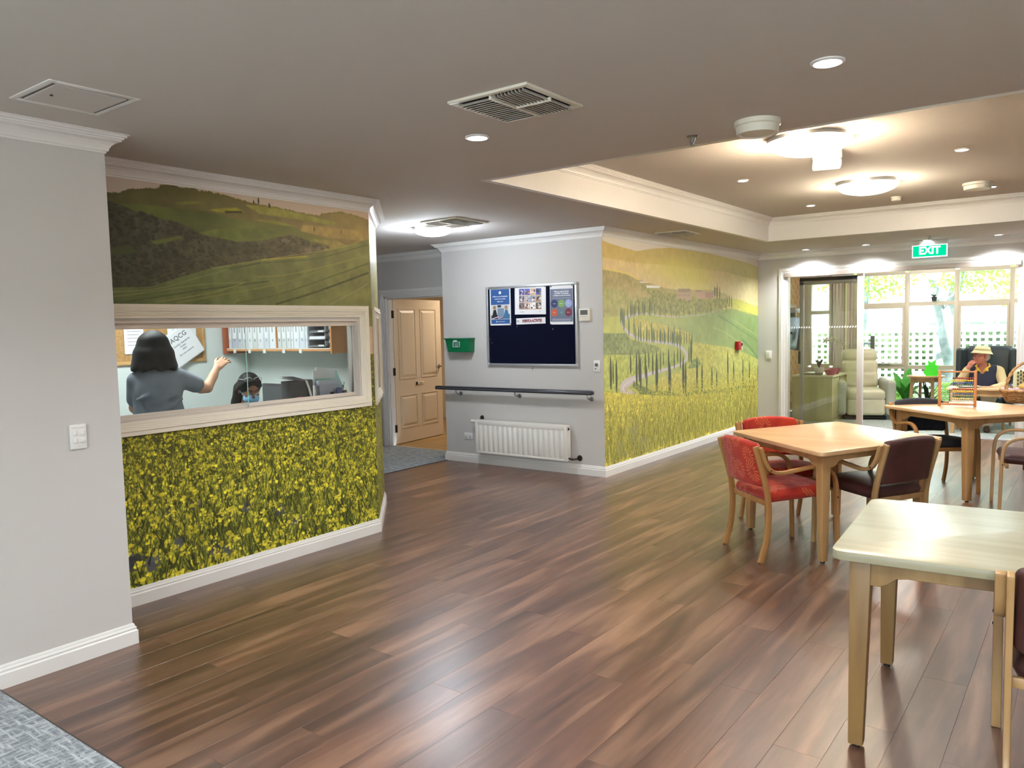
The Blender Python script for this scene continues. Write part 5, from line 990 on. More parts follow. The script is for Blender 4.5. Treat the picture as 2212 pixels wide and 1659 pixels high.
# ---------------------------------------------------------------- tables
def table(label, cor, z, th, topm, edgem, wood, legw=.075, ins=.075, r=.06, group='square wooden dining tables', feet=None):
    ctr = Vector((sum(p[0] for p in cor)/4, sum(p[1] for p in cor)/4)); t = thing('dining_table', label, 'table', (ctr.x, ctr.y, 0), 0, group); P = [Vector(p)-ctr for p in cor]; out = []
    for i_ in range(4):
        a, b, c_ = P[i_-1], P[i_], P[(i_+1) % 4]; u = (a-b).normalized(); v = (c_-b).normalized()
        for k in range(7):
            s = k/6; p0 = b+u*r; p2 = b+v*r; out.append((1-s)**2*p0+2*s*(1-s)*b+s*s*p2)
    poly = [(p.x, p.y) for p in out]; o = build('tabletop', MB().prism(poly, z-th, z), [topm], t, bevel=.003, bseg=2)
    inner = []
    for i_ in range(4):
        b = P[i_]; u = (P[i_-1]-b).normalized(); v = (P[(i_+1) % 4]-b).normalized(); inner.append((b+(u+v)*ins, u, v))
    for q, (c_, u, v) in enumerate(inner):
        def sq(w_): return [c_, c_+u*w_, c_+u*w_+v*w_, c_+v*w_]
        tp, bt = sq(legw), sq(legw*.68); off_ = (u+v)*0
        mb = MB().add([(p.x, p.y, z-th) for p in tp]+[(p.x, p.y, .012) for p in bt], [(0, 1, 2, 3), (7, 6, 5, 4)]+[(i_, (i_+1) % 4, (i_+1) % 4+4, i_+4) for i_ in range(4)]); build('leg', mb, wood, t, bevel=.004)
        cc = c_+(u+v)*legw*.34; build('foot_glide', MB().lathe([(0, 0), (.014, 0), (.014, .013), (0, .013)], c=(cc.x, cc.y, 0), seg=12), BLACK, t)
    for i_ in range(4):
        a, _, va = inner[i_]; b, ub, _ = inner[(i_+1) % 4]; d = (b-a); L_ = d.length; d.normalize(); nrm = Vector((-d.y, d.x))
        if nrm.dot(-(a+b)) < 0: nrm = -nrm
        a0 = a+d*legw*.9+nrm*.006; ln = L_-legw*1.8; T = Matrix(((d.x, nrm.x, 0, a0.x), (d.y, nrm.y, 0, a0.y), (0, 0, 1, 0), (0, 0, 0, 1)))
        zt_, dz, br = z-th, .055, .095; prof = [(0, zt_), (0, zt_-br), (.035, zt_-br), (.06, zt_-br+.012), (.085, zt_-dz-.006), (.12, zt_-dz), (ln-.12, zt_-dz), (ln-.085, zt_-dz-.006), (ln-.06, zt_-br+.012), (ln-.035, zt_-br), (ln, zt_-br), (ln, zt_)]
        n = len(prof); vs = [T @ Vector((x_, 0, z_)) for x_, z_ in prof]+[T @ Vector((x_, .022, z_)) for x_, z_ in prof]; mb = MB().add(vs, [tuple(range(n)), tuple(range(n, 2*n))[::-1]]+[(k, (k+1) % n, (k+1) % n+n, k+n) for k in range(n)]); build('apron', mb, wood, t, bevel=.002, bseg=1)
    return t
def laminate(name, c1, c2, sx, rough=.3):
    return mat(name, c1, rough, nscale=14, col2=c2, stretch=sx, spec=.4, coat=0, bump=.06, bscale=500)
T1M = laminate('warm_maple_laminate', (214, 176, 132), (198, 158, 112), (.10, .5, 1))
T2M = laminate('pale_cream_laminate', (166, 161, 136), (150, 144, 117), (.08, 1.2, 1), .30)
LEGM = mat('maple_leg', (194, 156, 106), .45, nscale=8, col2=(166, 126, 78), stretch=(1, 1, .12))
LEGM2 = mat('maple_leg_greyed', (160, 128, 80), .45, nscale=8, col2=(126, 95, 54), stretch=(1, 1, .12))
table('square maple table in the middle with red and brown armchairs around it', [(-2.165, 5.60), (-1.325, 4.90), (-.80, 5.93), (-1.64, 6.50)], .73, .026, T1M, T1M, LEGM, ins=.085)
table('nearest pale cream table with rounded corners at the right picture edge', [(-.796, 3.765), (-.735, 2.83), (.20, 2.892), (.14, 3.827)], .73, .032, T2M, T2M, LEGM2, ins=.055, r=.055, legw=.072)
u3 = Vector((math.cos(math.radians(-40.8)), math.sin(math.radians(-40.8)))); v3 = Vector((-u3.y, u3.x)); p3 = Vector((-1.593, 7.90))
table('far maple table with the wicker basket and bead frame on it', [tuple(p3), tuple(p3+u3*1.02), tuple(p3+u3*1.02+v3*1.02), tuple(p3+v3*1.02)], .73, .026, T1M, T1M, LEGM, ins=.085)

# ---------------------------------------------------------------- on the far table: bead frame and basket
a = at_z(2029, 877, .73); b = at_z(2106, 879, .73); ang = math.atan2(b.y-a.y, b.x-a.x); Lb = (b-a).length
t = thing('bead_abacus', 'wooden counting frame with rows of coloured beads standing on the far table', 'abacus', (a.x, a.y, .73), ang)
ABW = mat('abacus_wood', (196, 134, 84), .45, nscale=10, col2=(178, 116, 68), stretch=(1, 1, .2)); hb = .325
for x in (0, Lb): build('upright', MB().box(x-.012, x+.012, -.012, .012, 0, hb), ABW, t, bevel=.002)
build('top_rail', MB().box(.0, Lb, -.010, .010, hb-.018, hb-.004), ABW, t, bevel=.002); build('bottom_rail', MB().box(.0, Lb, -.012, .012, .012, .028), ABW, t, bevel=.002)
cols = [((150, 40, 44), .255), ((226, 196, 70), .235), ((70, 96, 150), .213), ((60, 96, 74), .195), ((160, 44, 40), .158), ((232, 200, 70), .137), ((62, 92, 140), .114), ((70, 120, 76), .092), ((214, 204, 140), .070), ((220, 216, 200), .05)]
bm_ = bmesh.new(); bmesh.ops.create_icosphere(bm_, subdivisions=1, radius=.0095); beadme = {}
for i_, (k_, z_) in enumerate(cols):
    me = bpy.data.meshes.new('bead'); bm_.to_mesh(me); me.polygons.foreach_set('use_smooth', [True]*len(me.polygons)); me.materials.append(mat('bead_%d' % i_, k_, .35)); build('wire', MB().tube([(0, 0, z_), (Lb, 0, z_)], .0015, 6), CHROME, t)
    for q in range(10): o = bpy.data.objects.new('bead', me); C.objects.link(o); o.parent = t; o.location = (Lb-.022-q*.0165, 0, z_)
bm_.free()
WICK = mat('wicker', (186, 146, 96), .6, nscale=40, col2=(150, 108, 62)); WICK2 = mat('wicker_dark', (160, 116, 70), .6, nscale=40, col2=(126, 86, 48))
p = at_z(2215, 868, .73); bx, by = p.x+.035, p.y-.02; t = thing('wicker_basket', 'oval wicker basket with a tall twisted handle on the far table', 'basket', (bx, by, .73), math.radians(50)); ax_, ay_ = .26, .19
def ell(u, r, z): return (ax_*r*math.cos(u), ay_*r*math.sin(u), z)
for row in range(11):
    z = .008+row*.0098; rr = .80+.20*(row/10)**.8
    mb = MB().tube([ell(2*PI*k/96, rr+(.014 if (k+3*row) % 6 < 3 else -.014), z+.002*math.sin(k)) for k in range(96)], .0058, 5, closed=True); build('wicker_strand', mb, WICK if row % 2 else WICK2, t, smooth=True)
build('wicker_rim', MB().tube([ell(2*PI*k/64, 1.05, .118+.004*math.sin(k*1.6)) for k in range(64)], .011, 7, closed=True), WICK, t, smooth=True); build('wicker_base', MB().lathe([(0, 0), (.80, 0), (.82, .008), (0, .008)], seg=40, sx=ax_, sy=ay_), WICK2, t)
mb = MB()
for k in range(32): u = 2*PI*k/32; mb.tube([ell(u, .80, .002), ell(u, .92, .06), ell(u, 1.02, .118)], .004, 5)
o = build('wicker_stakes', mb, WICK2, t, smooth=True)
for ph_ in (0, PI):
    pts = []
    for k in range(49): s = PI*k/48; w_ = 14*s+ph_; pts.append((-ax_*1.03*math.cos(s)+.007*math.cos(w_), .009*math.sin(w_), .10+.275*math.sin(s)**.85 if s not in (0,) else .10))
    build('handle_strand', MB().tube(pts, .0095, 7), WICK, t, smooth=True)
FUR = mat('tan_plush', (196, 138, 68), .9, nscale=90, col2=(162, 104, 44), bump=.9, bscale=260, sheen=.5)
F = Field((-.16, -.14, -.02), (.16, .14, .30), .006); F.ell((0, 0, .07), (.07, .06, .08)).ell((0, .01, .18), (.062, .055, .055)).ell((0, .058, .168), (.028, .026, .022)).ell((-.05, 0, .228), (.024, .014, .024), .01).ell((.05, 0, .228), (.024, .014, .024), .01).cap((-.06, .0, .11), (-.10, .05, .06), .026, .022).cap((.06, .0, .11), (.10, .05, .06), .026, .022).cap((-.035, .02, .02), (-.06, .09, .02), .030, .026).cap((.035, .02, .02), (.06, .09, .02), .030, .026)
t = thing('teddy_bear', 'tan plush teddy bear sitting in the wicker basket', 'toy', (bx+.02, by+.05, .79), math.radians(200)); build_field('body', F, FUR, t)
for s in (-1, 1): build('eye', MB().lathe([(0, -.006), (.005, -.003), (.005, .003), (0, .006)], c=(s*.022, .060, .195), seg=8), BLACK, t)
build('nose', MB().lathe([(0, -.006), (.008, 0), (0, .006)], c=(0, .086, .175), seg=8), BLACK, t)
F = Field((-.12, -.1, -.03), (.12, .1, .12), .006); F.ell((0, 0, .03), (.07, .05, .035)).ell((.07, 0, .055), (.035, .032, .03)).cap((.03, .04, .01), (.06, .07, .0), .015).cap((.03, -.04, .01), (.06, -.07, .0), .015); t = thing('plush_dog', 'yellow and tan plush toy lying at the front of the wicker basket', 'toy', (bx-.02, by-.08, .85), .3); build_field('body', F, mat('yellow_plush', (230, 196, 120), .9, nscale=60, col2=(214, 170, 100), bump=.8, bscale=240), t); build('eye', MB().lathe([(0, -.004), (.004, 0), (0, .004)], c=(.092, -.018, .068), seg=8), BLACK, t)
PATT = mat('speckled_cloth', (232, 222, 220), .85, nscale=60, col2=(186, 130, 140)); F = Field((-.2, -.15, -.05), (.2, .15, .09), .007)
r_ = random.Random(4)
for k in range(26): F.ell((r_.uniform(-.13, .09), r_.uniform(-.08, .08), r_.uniform(0, .03)), (r_.uniform(.02, .045), r_.uniform(.02, .04), r_.uniform(.015, .03)), .012, R=Matrix.Rotation(r_.uniform(0, 3), 4, 'Z'))
t = thing('patterned_cloth', 'crumpled pink and white speckled cloth filling the left of the basket', 'cloth', (bx-.07, by-.05, .82), .9); build_field('folds', F, PATT, t)
t = thing('knitted_bag', 'small cream woven bag with dark slots standing behind the plush toys', 'bag', (bx-.08, by+.05, .83), .6); build('body', xf(pad(.12, .20, .05, .02, .004), TR((0, 0, .10), rx=PI/2)), mat('cream_weave', (214, 214, 176), .8), t, smooth=True, sharp=70)
for i_ in range(4):
    for j in range(5): build('slot', MB().box(-.045+i_*.026, -.033+i_*.026, -.029, -.0255, .02+j*.035+(i_ % 2)*.015, .042+j*.035+(i_ % 2)*.015), mat('slot_green', (60, 80, 56), .8), t)

# ================================================================ people
SKIN = mat('skin_tan', (206, 160, 130), .5, nscale=12, col2=(196, 146, 116), spec=.35); SKIN2 = mat('skin_brown', (148, 104, 78), .5, nscale=12, col2=(136, 92, 68), spec=.35); SKIN3 = mat('skin_ruddy', (206, 142, 120), .55, nscale=20, col2=(190, 116, 100), spec=.35)
HAIR = mat('black_hair', (14, 13, 13), .6, bump=.25, bscale=70, stretch=(1, 1, .015), spec=.2)
def V3(*a): return np.array(a, float)
def head(F, c, R, s=1):
    A = lambda x, y, z: np.array(Vector(c)+R.to_3x3() @ Vector((x*s, y*s, z*s)))
    F.ell(A(0, -.012, .028), (.073*s, .092*s, .085*s), .02, R); F.ell(A(0, .022, -.040), (.054*s, .060*s, .062*s), .03, R); F.ell(A(0, .052, -.088), (.024*s, .022*s, .020*s), .02, R)
    F.cap(A(0, .082, .018), A(0, .104, -.020), .007*s, .012*s, .008); F.ell(A(0, .086, -.024), (.017*s, .010*s, .009*s), .006, R); F.ell(A(0, .076, .034), (.046*s, .018*s, .012*s), .012, R)
    for q in (-1, 1): F.ell(A(q*.036, .066, -.020), (.022*s, .018*s, .020*s), .015, R); F.ell(A(q*.078, -.012, -.008), (.009*s, .020*s, .032*s), .006, R); F.ell(A(q*.030, .093, .008), (.014*s, .010*s, .009*s), .006, R, cut=True)
    F.ell(A(0, .080, -.052), (.024*s, .012*s, .008*s), .006, R); F.cap(A(-.018, .092, -.054), A(.018, .092, -.054), .0022*s, None, .002, cut=True)
    return A
def eyes(A, R, par, s=1, col=(60, 40, 30), look=(0, 0), skin=SKIN, lid_a=.35):
    for q in (-1, 1):
        c = A(q*.030, .0775, .008); T = Matrix.Translation(Vector(c)) @ R.to_4x4()
        o = build('eye', MB().lathe([(0, -.012), (.0085, -.0085), (.012, 0), (.0085, .0085), (0, .012)], T=T, seg=12), mat('eye_white', (226, 222, 216), .25), par, smooth=True)
        lid = MB().lathe([(.0127*math.cos(b_), .0127*math.sin(b_)) for b_ in [lid_a+(PI/2-lid_a)*k/5 for k in range(6)]], T=T @ TR((0, 0, 0), rx=.25), seg=12); build('eyelid', lid, skin, o, smooth=True)
        build('iris', MB().lathe([(0, .0112), (.0055, .0108)], T=T @ TR((0, 0, 0), rx=-PI/2+look[1]), seg=12), mat('iris_%d' % col[0], col, .2), o)
        build('eyebrow', MB().tube([A(q*.014, .099, .036), A(q*.030, .097, .042), A(q*.048, .086, .036)], [.003, .0035, .0015], 6), HAIR, par, smooth=True)
def hand(F, w, d, n, side, curl=.4, s=1, spread=.18):
    # w wrist, d direction of the palm, n normal out of the back of the hand
    w = Vector(w); d = Vector(d).normalized(); n = Vector(n); n = (n-d*n.dot(d)).normalized(); x = d.cross(n)*side
    R = Matrix((x, d, n)).transposed(); F.rbox(np.array(w+d*.045*s), (.038*s, .044*s, .013*s), .011*s, .012, R)
    for k, (ox, L_) in enumerate(((-.029, .072), (-.010, .082), (.009, .076), (.027, .060))):
        p = w+d*.082*s+x*ox*s; a = 0; pts = [p-d*.02*s, p]; dirv = (d+x*(ox/.03)*spread).normalized()
        for j, f in enumerate((.45, .31, .24)): a += curl*(.8, 1.0, .7)[j]; p = p+(dirv*math.cos(a)-n*math.sin(a))*L_*f*s; pts.append(p)
        F.chain([np.array(q) for q in pts], [.0095*s, .0092*s, .0085*s, .0078*s, .007*s], .003)
    p0 = w+d*.022*s-x*.026*s; p1 = p0-x*.026*s+d*.024*s-n*.010*s; p2 = p1-x*.010*s+d*.028*s-n*.008*s*(1+curl); p3_ = p2+d*.022*s-n*.012*s*curl; F.chain([np.array(q) for q in (p0, p1, p2, p3_)], [.014*s, .0115*s, .0095*s, .008*s], .005)

# --- standing woman in the office, seen from behind, right arm raised towards the shelf
wp = thing('person', 'person standing in the office with black bob hair and grey short-sleeved shirt, arm reaching right', 'person', (-5.30, 2.90, 0), math.radians(62))
F = Field((-.30, -.24, 0), (.66, .46, 1.62), .0068); HR = Matrix.Rotation(math.radians(-8), 3, 'Z'); hc = (.0, .03, 1.440)
A = head(F, hc, HR); F.cap((0, -.01, 1.27), (0, .015, 1.37), .052, .046, .02)
F.ell((0.01, 0, 1.12), (.14, .10, .17), .04).ell((0, 0, .92), (.14, .105, .16), .05); F.chain([V3(-.125, 0, 1.225), V3(-.135, .09, 1.03), V3(-.08, .20, .95), V3(-.05, .26, .97)], [.045, .040, .032, .026], .02); hand(F, (-.045, .265, .975), (.5, .8, .1), (0, 0, 1), -1, .5)
F.chain([V3(.150, 0, 1.235), V3(.300, .07, 1.150), V3(.345, .085, 1.145)], [.048, .040, .037], .02); F.chain([V3(.345, .085, 1.145), V3(.395, .15, 1.225), V3(.425, .195, 1.285)], [.037, .032, .024], .012); hand(F, (.425, .195, 1.285), (.62, .30, .52), (-.25, -.9, .35), 1, .45, .92, .2)
for q in (-1, 1): F.chain([V3(q*.075, 0, .86), V3(q*.085, .02, .46), V3(q*.085, -.01, .09)], [.085, .058, .040], .03)
body = build_field('body', F, SKIN, wp); eyes(A, HR, body)
F = Field((-.30, -.24, .70), (.42, .26, 1.36), .0068); F.chain([V3(0, 0, .80), V3(0, 0, .98), V3(0, .0, 1.12), V3(0, -.005, 1.20)], [.135, .125, .13, .115], .05).ell((-.045, 0, .95), (.105, .115, .20), .04).ell((.07, 0, .95), (.115, .115, .20), .04).ell((-.045, -.01, 1.16), (.105, .095, .12), .04).ell((.065, -.01, 1.16), (.115, .095, .12), .04)
F.cap((-.122, 0, 1.225), (-.135, .07, 1.09), .060, .056, .03).cap((.15, 0, 1.235), (.262, .045, 1.178), .066, .062, .03).cap((-.06, -.005, 1.27), (.06, -.005, 1.27), .045, None, .04).cutz(.74, above=False)
for (x0_, z0_, x1_, z1_) in ((.13, 1.12, -.06, 1.06), (.12, 1.05, -.07, .97), (.10, .99, -.05, .90), (.16, 1.09, .02, 1.02), (.06, .90, -.10, .84), (-.12, 1.10, -.04, 1.13)): F.cap((x0_, -.125, z0_), (x1_, -.135, z1_), .012, .009, .02)
SH = mat('grey_blue_shirt', (122, 128, 140), .8, nscale=6, col2=(106, 112, 124), bump=.6, bscale=16); build_field('shirt', F, SH, wp)
F = Field((-.22, -.2, .02), (.22, .2, .86), .008)
for q in (-1, 1): F.chain([V3(q*.072, 0, .80), V3(q*.085, .02, .46), V3(q*.085, -.01, .09)], [.105, .075, .062], .03)
F.ell((0, 0, .82), (.165, .125, .10), .03); build_field('trousers', F, mat('black_cloth', (26, 27, 32), .8), wp)
F = Field((-.2, -.1, 0), (.2, .26, .12), .007)
for q in (-1, 1): F.cap((q*.09, -.02, .04), (q*.10, .15, .035), .042, .036)
F.cutz(.0, above=False); build_field('shoes', F, BLACK, wp)
F = Field((-.22, -.22, 1.22), (.22, .22, 1.60), .006); F.ell((0, .01, 1.480), (.098, .112, .094), .02)
for k in range(15):
    a = math.radians(150+16.5*k-12); rx_, ry_ = .122, .112; F.chain([V3(.055*math.cos(a), .01+.062*math.sin(a), 1.490), V3(.090*math.cos(a), .005+.088*math.sin(a), 1.41), V3(rx_*math.cos(a)*1.10, ry_*math.sin(a)*1.06, 1.305+.010*(k % 3))], [.038, .036, .020], .025)
F.ell((0, .16, 1.42), (.062, .09, .085), .01, cut=True); build_field('hair', F, HAIR, wp, relax=1)

# --- seated woman with a blue mask
sp_ = thing('person', 'seated person in dark navy top with light blue face mask behind the office window', 'person', (-5.30, 3.66, 0), math.radians(-112))
F = Field((-.32, -.34, 0), (.32, .52, 1.26), .0062); HR = Matrix.Rotation(math.radians(6), 3, 'Z') @ Matrix.Rotation(math.radians(-24), 3, 'X'); hc = (0, .0, 1.098); A = head(F, hc, HR, .98)
F.cap((.02, -.085, .93), (0, -.03, 1.03), .050, .046, .02); F.ell((0, -.14, .78), (.155, .11, .20), .04).ell((0, -.17, .54), (.16, .13, .10), .05)
for q in (-1, 1):
    F.chain([V3(q*.165, -.12, .895), V3(q*.215, .02, .70), V3(q*.14, .22, .775)], [.046, .040, .028], .02); hand(F, (q*.13, .23, .780), (-q*.3, 1, -.05), (0, 0, 1), -q, .35, .95)
    F.chain([V3(q*.09, -.17, .52), V3(q*.11, .24, .49), V3(q*.11, .22, .08)], [.085, .062, .042], .03)
body = build_field('body', F, SKIN2, sp_); eyes(A, HR, body, col=(40, 26, 20), look=(0, .45), skin=SKIN2, lid_a=-.05)
F = Field((-.32, -.34, .44), (.32, .20, 1.0), .007); F.ell((0, -.14, .78), (.175, .13, .21), .04).ell((0, -.17, .56), (.18, .15, .12), .05).cap((-.15, -.12, .895), (.15, -.12, .895), .062, None, .04)
for q in (-1, 1): F.cap((q*.165, -.12, .89), (q*.208, .0, .735), .062, .054, .03)
F.ell((.01, -.035, .955), (.05, .05, .05), .01, cut=True); NAV = mat('navy_cloth', (24, 26, 52), .8, bump=.4, bscale=24); build_field('top', F, NAV, sp_)
F = Field((-.24, -.34, .02), (.24, .36, .66), .009)
for q in (-1, 1): F.chain([V3(q*.09, -.17, .53), V3(q*.11, .24, .49), V3(q*.11, .22, .08)], [.105, .080, .062], .03)
build_field('trousers', F, MATS['black_cloth'], sp_)
F = Field((-.2, .14, 0), (.2, .42, .10), .008)
for q in (-1, 1): F.cap((q*.11, .20, .04), (q*.12, .34, .035), .042, .036)
F.cutz(0, above=False); build_field('shoes', F, BLACK, sp_)
F = Field((-.16, -.24, .78), (.20, .14, 1.26), .0055); B = lambda x, y, z: np.array(Vector(hc)+HR @ Vector((x, y, z)))
F.ell(B(0, -.022, .038), (.086, .098, .092), .02, HR)
for q in (-1, 1): F.chain([B(q*.01, .066, .100), B(q*.050, .045, .085), B(q*.078, .000, .03), B(q*.080, -.045, -.03)], [.016, .016, .015, .020], .012)
F.chain([B(.05, -.07, -.02), V3(.07, -.13, .99), V3(.09, -.13, .88)], [.05, .042, .026], .03); F.chain([B(-.03, -.08, -.02), V3(-.02, -.14, .98), V3(-.01, -.16, .88)], [.05, .042, .02], .03); F.ell(B(0, .115, .0), (.062, .072, .090), .01, HR, cut=True); build_field('hair', F, HAIR, sp_, relax=1)
F = Field((-.10, .02, .98), (.10, .16, 1.12), .004); F.ell(B(0, .048, -.048), (.062, .068, .050), .01, HR); F.ell(B(0, .0, -.03), (.12, .045, .12), .01, HR, cut=True); MSK = mat('mask_blue', (132, 186, 226), .7); mo_ = build_field('face_mask', F, MSK, sp_)
for q in (-1, 1): build('ear_loop', MB().tube([B(q*.055, .062, -.025), B(q*.074, .02, -.01), B(q*.080, -.018, .01)], .0016, 5), MSK, mo_)
gl = MB()
for q in (-1, 1): gl.tube([B(q*.036+.030*math.cos(a), .052+.012*math.sin(a)*0, .112+.018*math.sin(a)) for a in [2*PI*k/16 for k in range(16)]], .003, 6, closed=True).tube([B(q*.066, .05, .112), B(q*.085, -.02, .085)], .0025, 6)
o = build('glasses', gl, mat('clear_frame', (206, 206, 206), .2, .4), sp_, smooth=True)
oc = thing('office_chair', 'dark office swivel chair under the seated person in the office', 'chair', (-5.30-.16*math.cos(math.radians(-22)), 3.66-.16*math.sin(math.radians(-22)), 0), math.radians(-112)); build('seat', xf(pad(.46, .46, .07, .03, .01), TR((0, 0, .41))), BLKF, oc, smooth=True); build('column', MB().tube([(0, 0, .07), (0, 0, .38)], .025, 12), BLACK, oc)
for k in range(5): a = 2*PI*k/5; l_ = build('base_leg', MB().tube([(0, 0, .08), (.26*math.cos(a), .26*math.sin(a), .05)], [.02, .014], 8), BLACK, oc); build('castor', MB().lathe([(0, -.012), (.024, -.012), (.024, .012), (0, .012)], T=TR((.26*math.cos(a), .26*math.sin(a), .025), rx=PI/2, rz=a), seg=12), BLACK, l_)

# ================================================================ the office behind the window
OWP = mat('office_paint', (206, 214, 210), .7)
struct('wall_office_back', MB().box(XO-.1, XO, .1, YO+.1, 0, ZC), OWP); struct('wall_office_side', MB().box(XO, CHX-.04, YO-.02, YO+.004, 0, ZC).box(XO, XB-.12, .1, .2, 0, ZC), OWP)
struct('floor_office', MB().prism([(XO, .2), (XB-.12, .2), (XB-.12, 4.05), (CHX-.03, CHY-.13), (XO, YO)], -.05, 0), mat('office_carpet', (110, 116, 122), .9)); struct('ceiling_office', MB().box(XO-.1, XB-.12, .1, YO, ZC-.0, ZC+.08), CEIL)
t = thing('panel_lamp', 'rectangular office ceiling panel lamp', 'ceiling lamp', (-5.7, 2.9, ZC)); build('frame', MB().box(-.3, .3, -.6, .6, -.02, 0), WHITE, t); build('diffuser', MB().box(-.28, .28, -.58, .58, -.024, -.02), emission('office_panel', (.93, .98, 1), 4), t)
light('AREA', 'office_light', (-5.7, 2.9, ZC-.04), 34, (.93, .98, 1), (0, 0, 0), shape='RECTANGLE', size=.56, size_y=1.16)
CORK = mat('cork', (184, 144, 92), .85, nscale=70, col2=(160, 120, 72)); PINE = mat('pine_frame', (200, 160, 104), .5, nscale=9, col2=(184, 142, 88))
ORW = mat('orange_laminate', (212, 152, 92), .45, nscale=10, col2=(200, 138, 80), stretch=(1, 1, .15))
def o6(x, y, d=.012): p = at_x(240+x/7.21, 690+y/7.21, XO+d); return p.y, p.z
ye, zb = o6(1478, 650); y0_ = o6(-60, 650)[0]; t = thing('cork_board', 'cork pinboard in a pale wooden frame on the office wall behind the standing person', 'pinboard', (XO, (y0_+ye)/2, (zb+2.05)/2), RZX); hw, hh = (ye-y0_)/2, (2.05-zb)/2
build('cork_panel', MB().box(-hw+.01, hw-.01, -.008, 0, -hh+.01, hh-.01), CORK, t); mb = MB(); rectframe(mb, -hw, hw, -hh, hh, .03, -.018, 0); build('frame', mb, PINE, t, bevel=.002)
PAP = mat('paper_white', (226, 226, 228), .5); INK = mat('grey_ink', (110, 114, 122), .6)
def paper(label, x0, y0, x1, y1, d, lines=8, tilt=0, nm='notice_sheet'):
    a = o6(x0, y0, d); b = o6(x1, y1, d); w_, h_ = abs(b[0]-a[0]), abs(b[1]-a[1]); t = thing(nm, label, 'paper', (XO+d, (a[0]+b[0])/2, (a[1]+b[1])/2), RZX); build('sheet', MB().box(-w_/2, w_/2, -.001, 0, -h_/2, h_/2), PAP, t)
    for i_ in range(lines): z = h_*(.36-.72*i_/lines); build('print_line', MB().box(-w_*.34, w_*(.36-.2*((i_*7) % 3)/2), -.0015, -.001, z-.002, z+.002), INK, t)
    return t, w_, h_
paper('white printed notice on the left of the cork pinboard', 182, -60, 520, 532, .013); paper('white printed notice half hidden behind the tilted plastic sleeve', 862, -60, 1335, 470, .013)
br, bl, tr = o6(1468, 448, .05), o6(1083, 728, .05), o6(1158, 78, .05); cy_, cz_ = (bl[0]+tr[0])/2, (bl[1]+tr[1])/2; th_ = math.atan2(br[1]-bl[1], br[0]-bl[0]); w_ = math.hypot(br[0]-bl[0], br[1]-bl[1]); h_ = math.hypot(tr[0]-br[0], tr[1]-br[1])
t = thing('document_sleeve', 'tilted plastic document sleeve with large letters hanging over the cork pinboard', 'document', (XO+.05, cy_, cz_), 0); t.rotation_euler = (0, -th_, RZX); t.rotation_mode = 'XYZ'
build('sleeve', MB().box(-w_/2-.012, w_/2+.012, .0, .028, -h_/2-.01, h_/2+.01), mat('clear_sleeve', (214, 220, 226), .2, spec=.6), t, bevel=.004); build('sheet', MB().box(-w_/2, w_/2, -.003, .0, -h_/2, h_/2), PAP, t)
text('lettering', 'AQCG', .062, (0, -.0036, h_*.30), INK, t, bold=.001)
for s_, z in (('Quality Standards', .10), ('Folder', .0), ('2021', -.10), ('Do not remove', -.22)): text('lettering', s_, .026, (0, -.0036, h_*z), INK, t)
# shelf unit
YSF = 4.43; def_x = lambda px_: at_y(px_, 757, YSF).x
sx0, sx1 = XO+.012, def_x(715.5); zb = at_y(600, 757.5, YSF).z; ztop = 2.02; ys1 = YO-.022
t = thing('wall_shelf_unit', 'orange wood wall shelf unit full of binders in the office', 'shelf', ((sx0+sx1)/2, ys1, zb)); cx = (sx0+sx1)/2; D_ = YSF-ys1
build('shelf_board', MB().box(sx0-cx, sx1-cx, D_, 0, 0, .022), mat('shelf_white', (214, 214, 210), .5), t); build('front_lipping', MB().box(sx0-cx, sx1-cx, D_-.004, D_, -.004, .014), ORW, t); build('top_board', MB().box(sx0-cx, sx1-cx, D_, 0, ztop-zb-.02, ztop-zb), ORW, t)
build('side_panel', MB().box(sx1-cx, sx1-cx+.02, D_-.01, 0, -.025, ztop-zb), ORW, t); build('side_panel', MB().box(sx0-cx, sx0-cx+.02, D_-.03, 0, -.03, ztop-zb), mat('red_wood', (168, 92, 62), .45), t)
xdv = def_x(597); build('divider', MB().box(xdv-cx-.006, xdv-cx+.006, D_, 0, .02, ztop-zb-.02), ORW, t); build('back_board', MB().box(sx0-cx, sx1-cx, -.004, 0, .0, ztop-zb), mat('shelf_white', (214, 214, 210), .5), t)
tabs = MB()
for px_ in (509, 541, 573, 615, 651): x = def_x(px_)-cx; build('label_clip', MB().box(x-.018, x+.018, D_-.012, D_-.004, -.022, .012), mat('clip_white', (222, 222, 220), .4), t)
bounds = [160, 205, 305, 370, 455, 530, 605, 700, 790, 888, None, 912, 975, 1050, 1120, 1160, 1250, 1340, 1378]
kinds = [(214, 218, 222), (186, 190, 202), (196, 200, 204), (206, 210, 212), (220, 224, 226), (208, 212, 208), (222, 224, 228), (206, 210, 216), (226, 230, 236), (206, 208, 208), (210, 214, 210), (212, 216, 216), (226, 228, 230), (224, 230, 236), (214, 220, 228), (226, 230, 234), (210, 214, 218)]
k = 0; ords = ['first', 'second', 'third', 'fourth', 'fifth', 'sixth', 'seventh', 'eighth', 'ninth']; cnt = 0; bay = 'left'
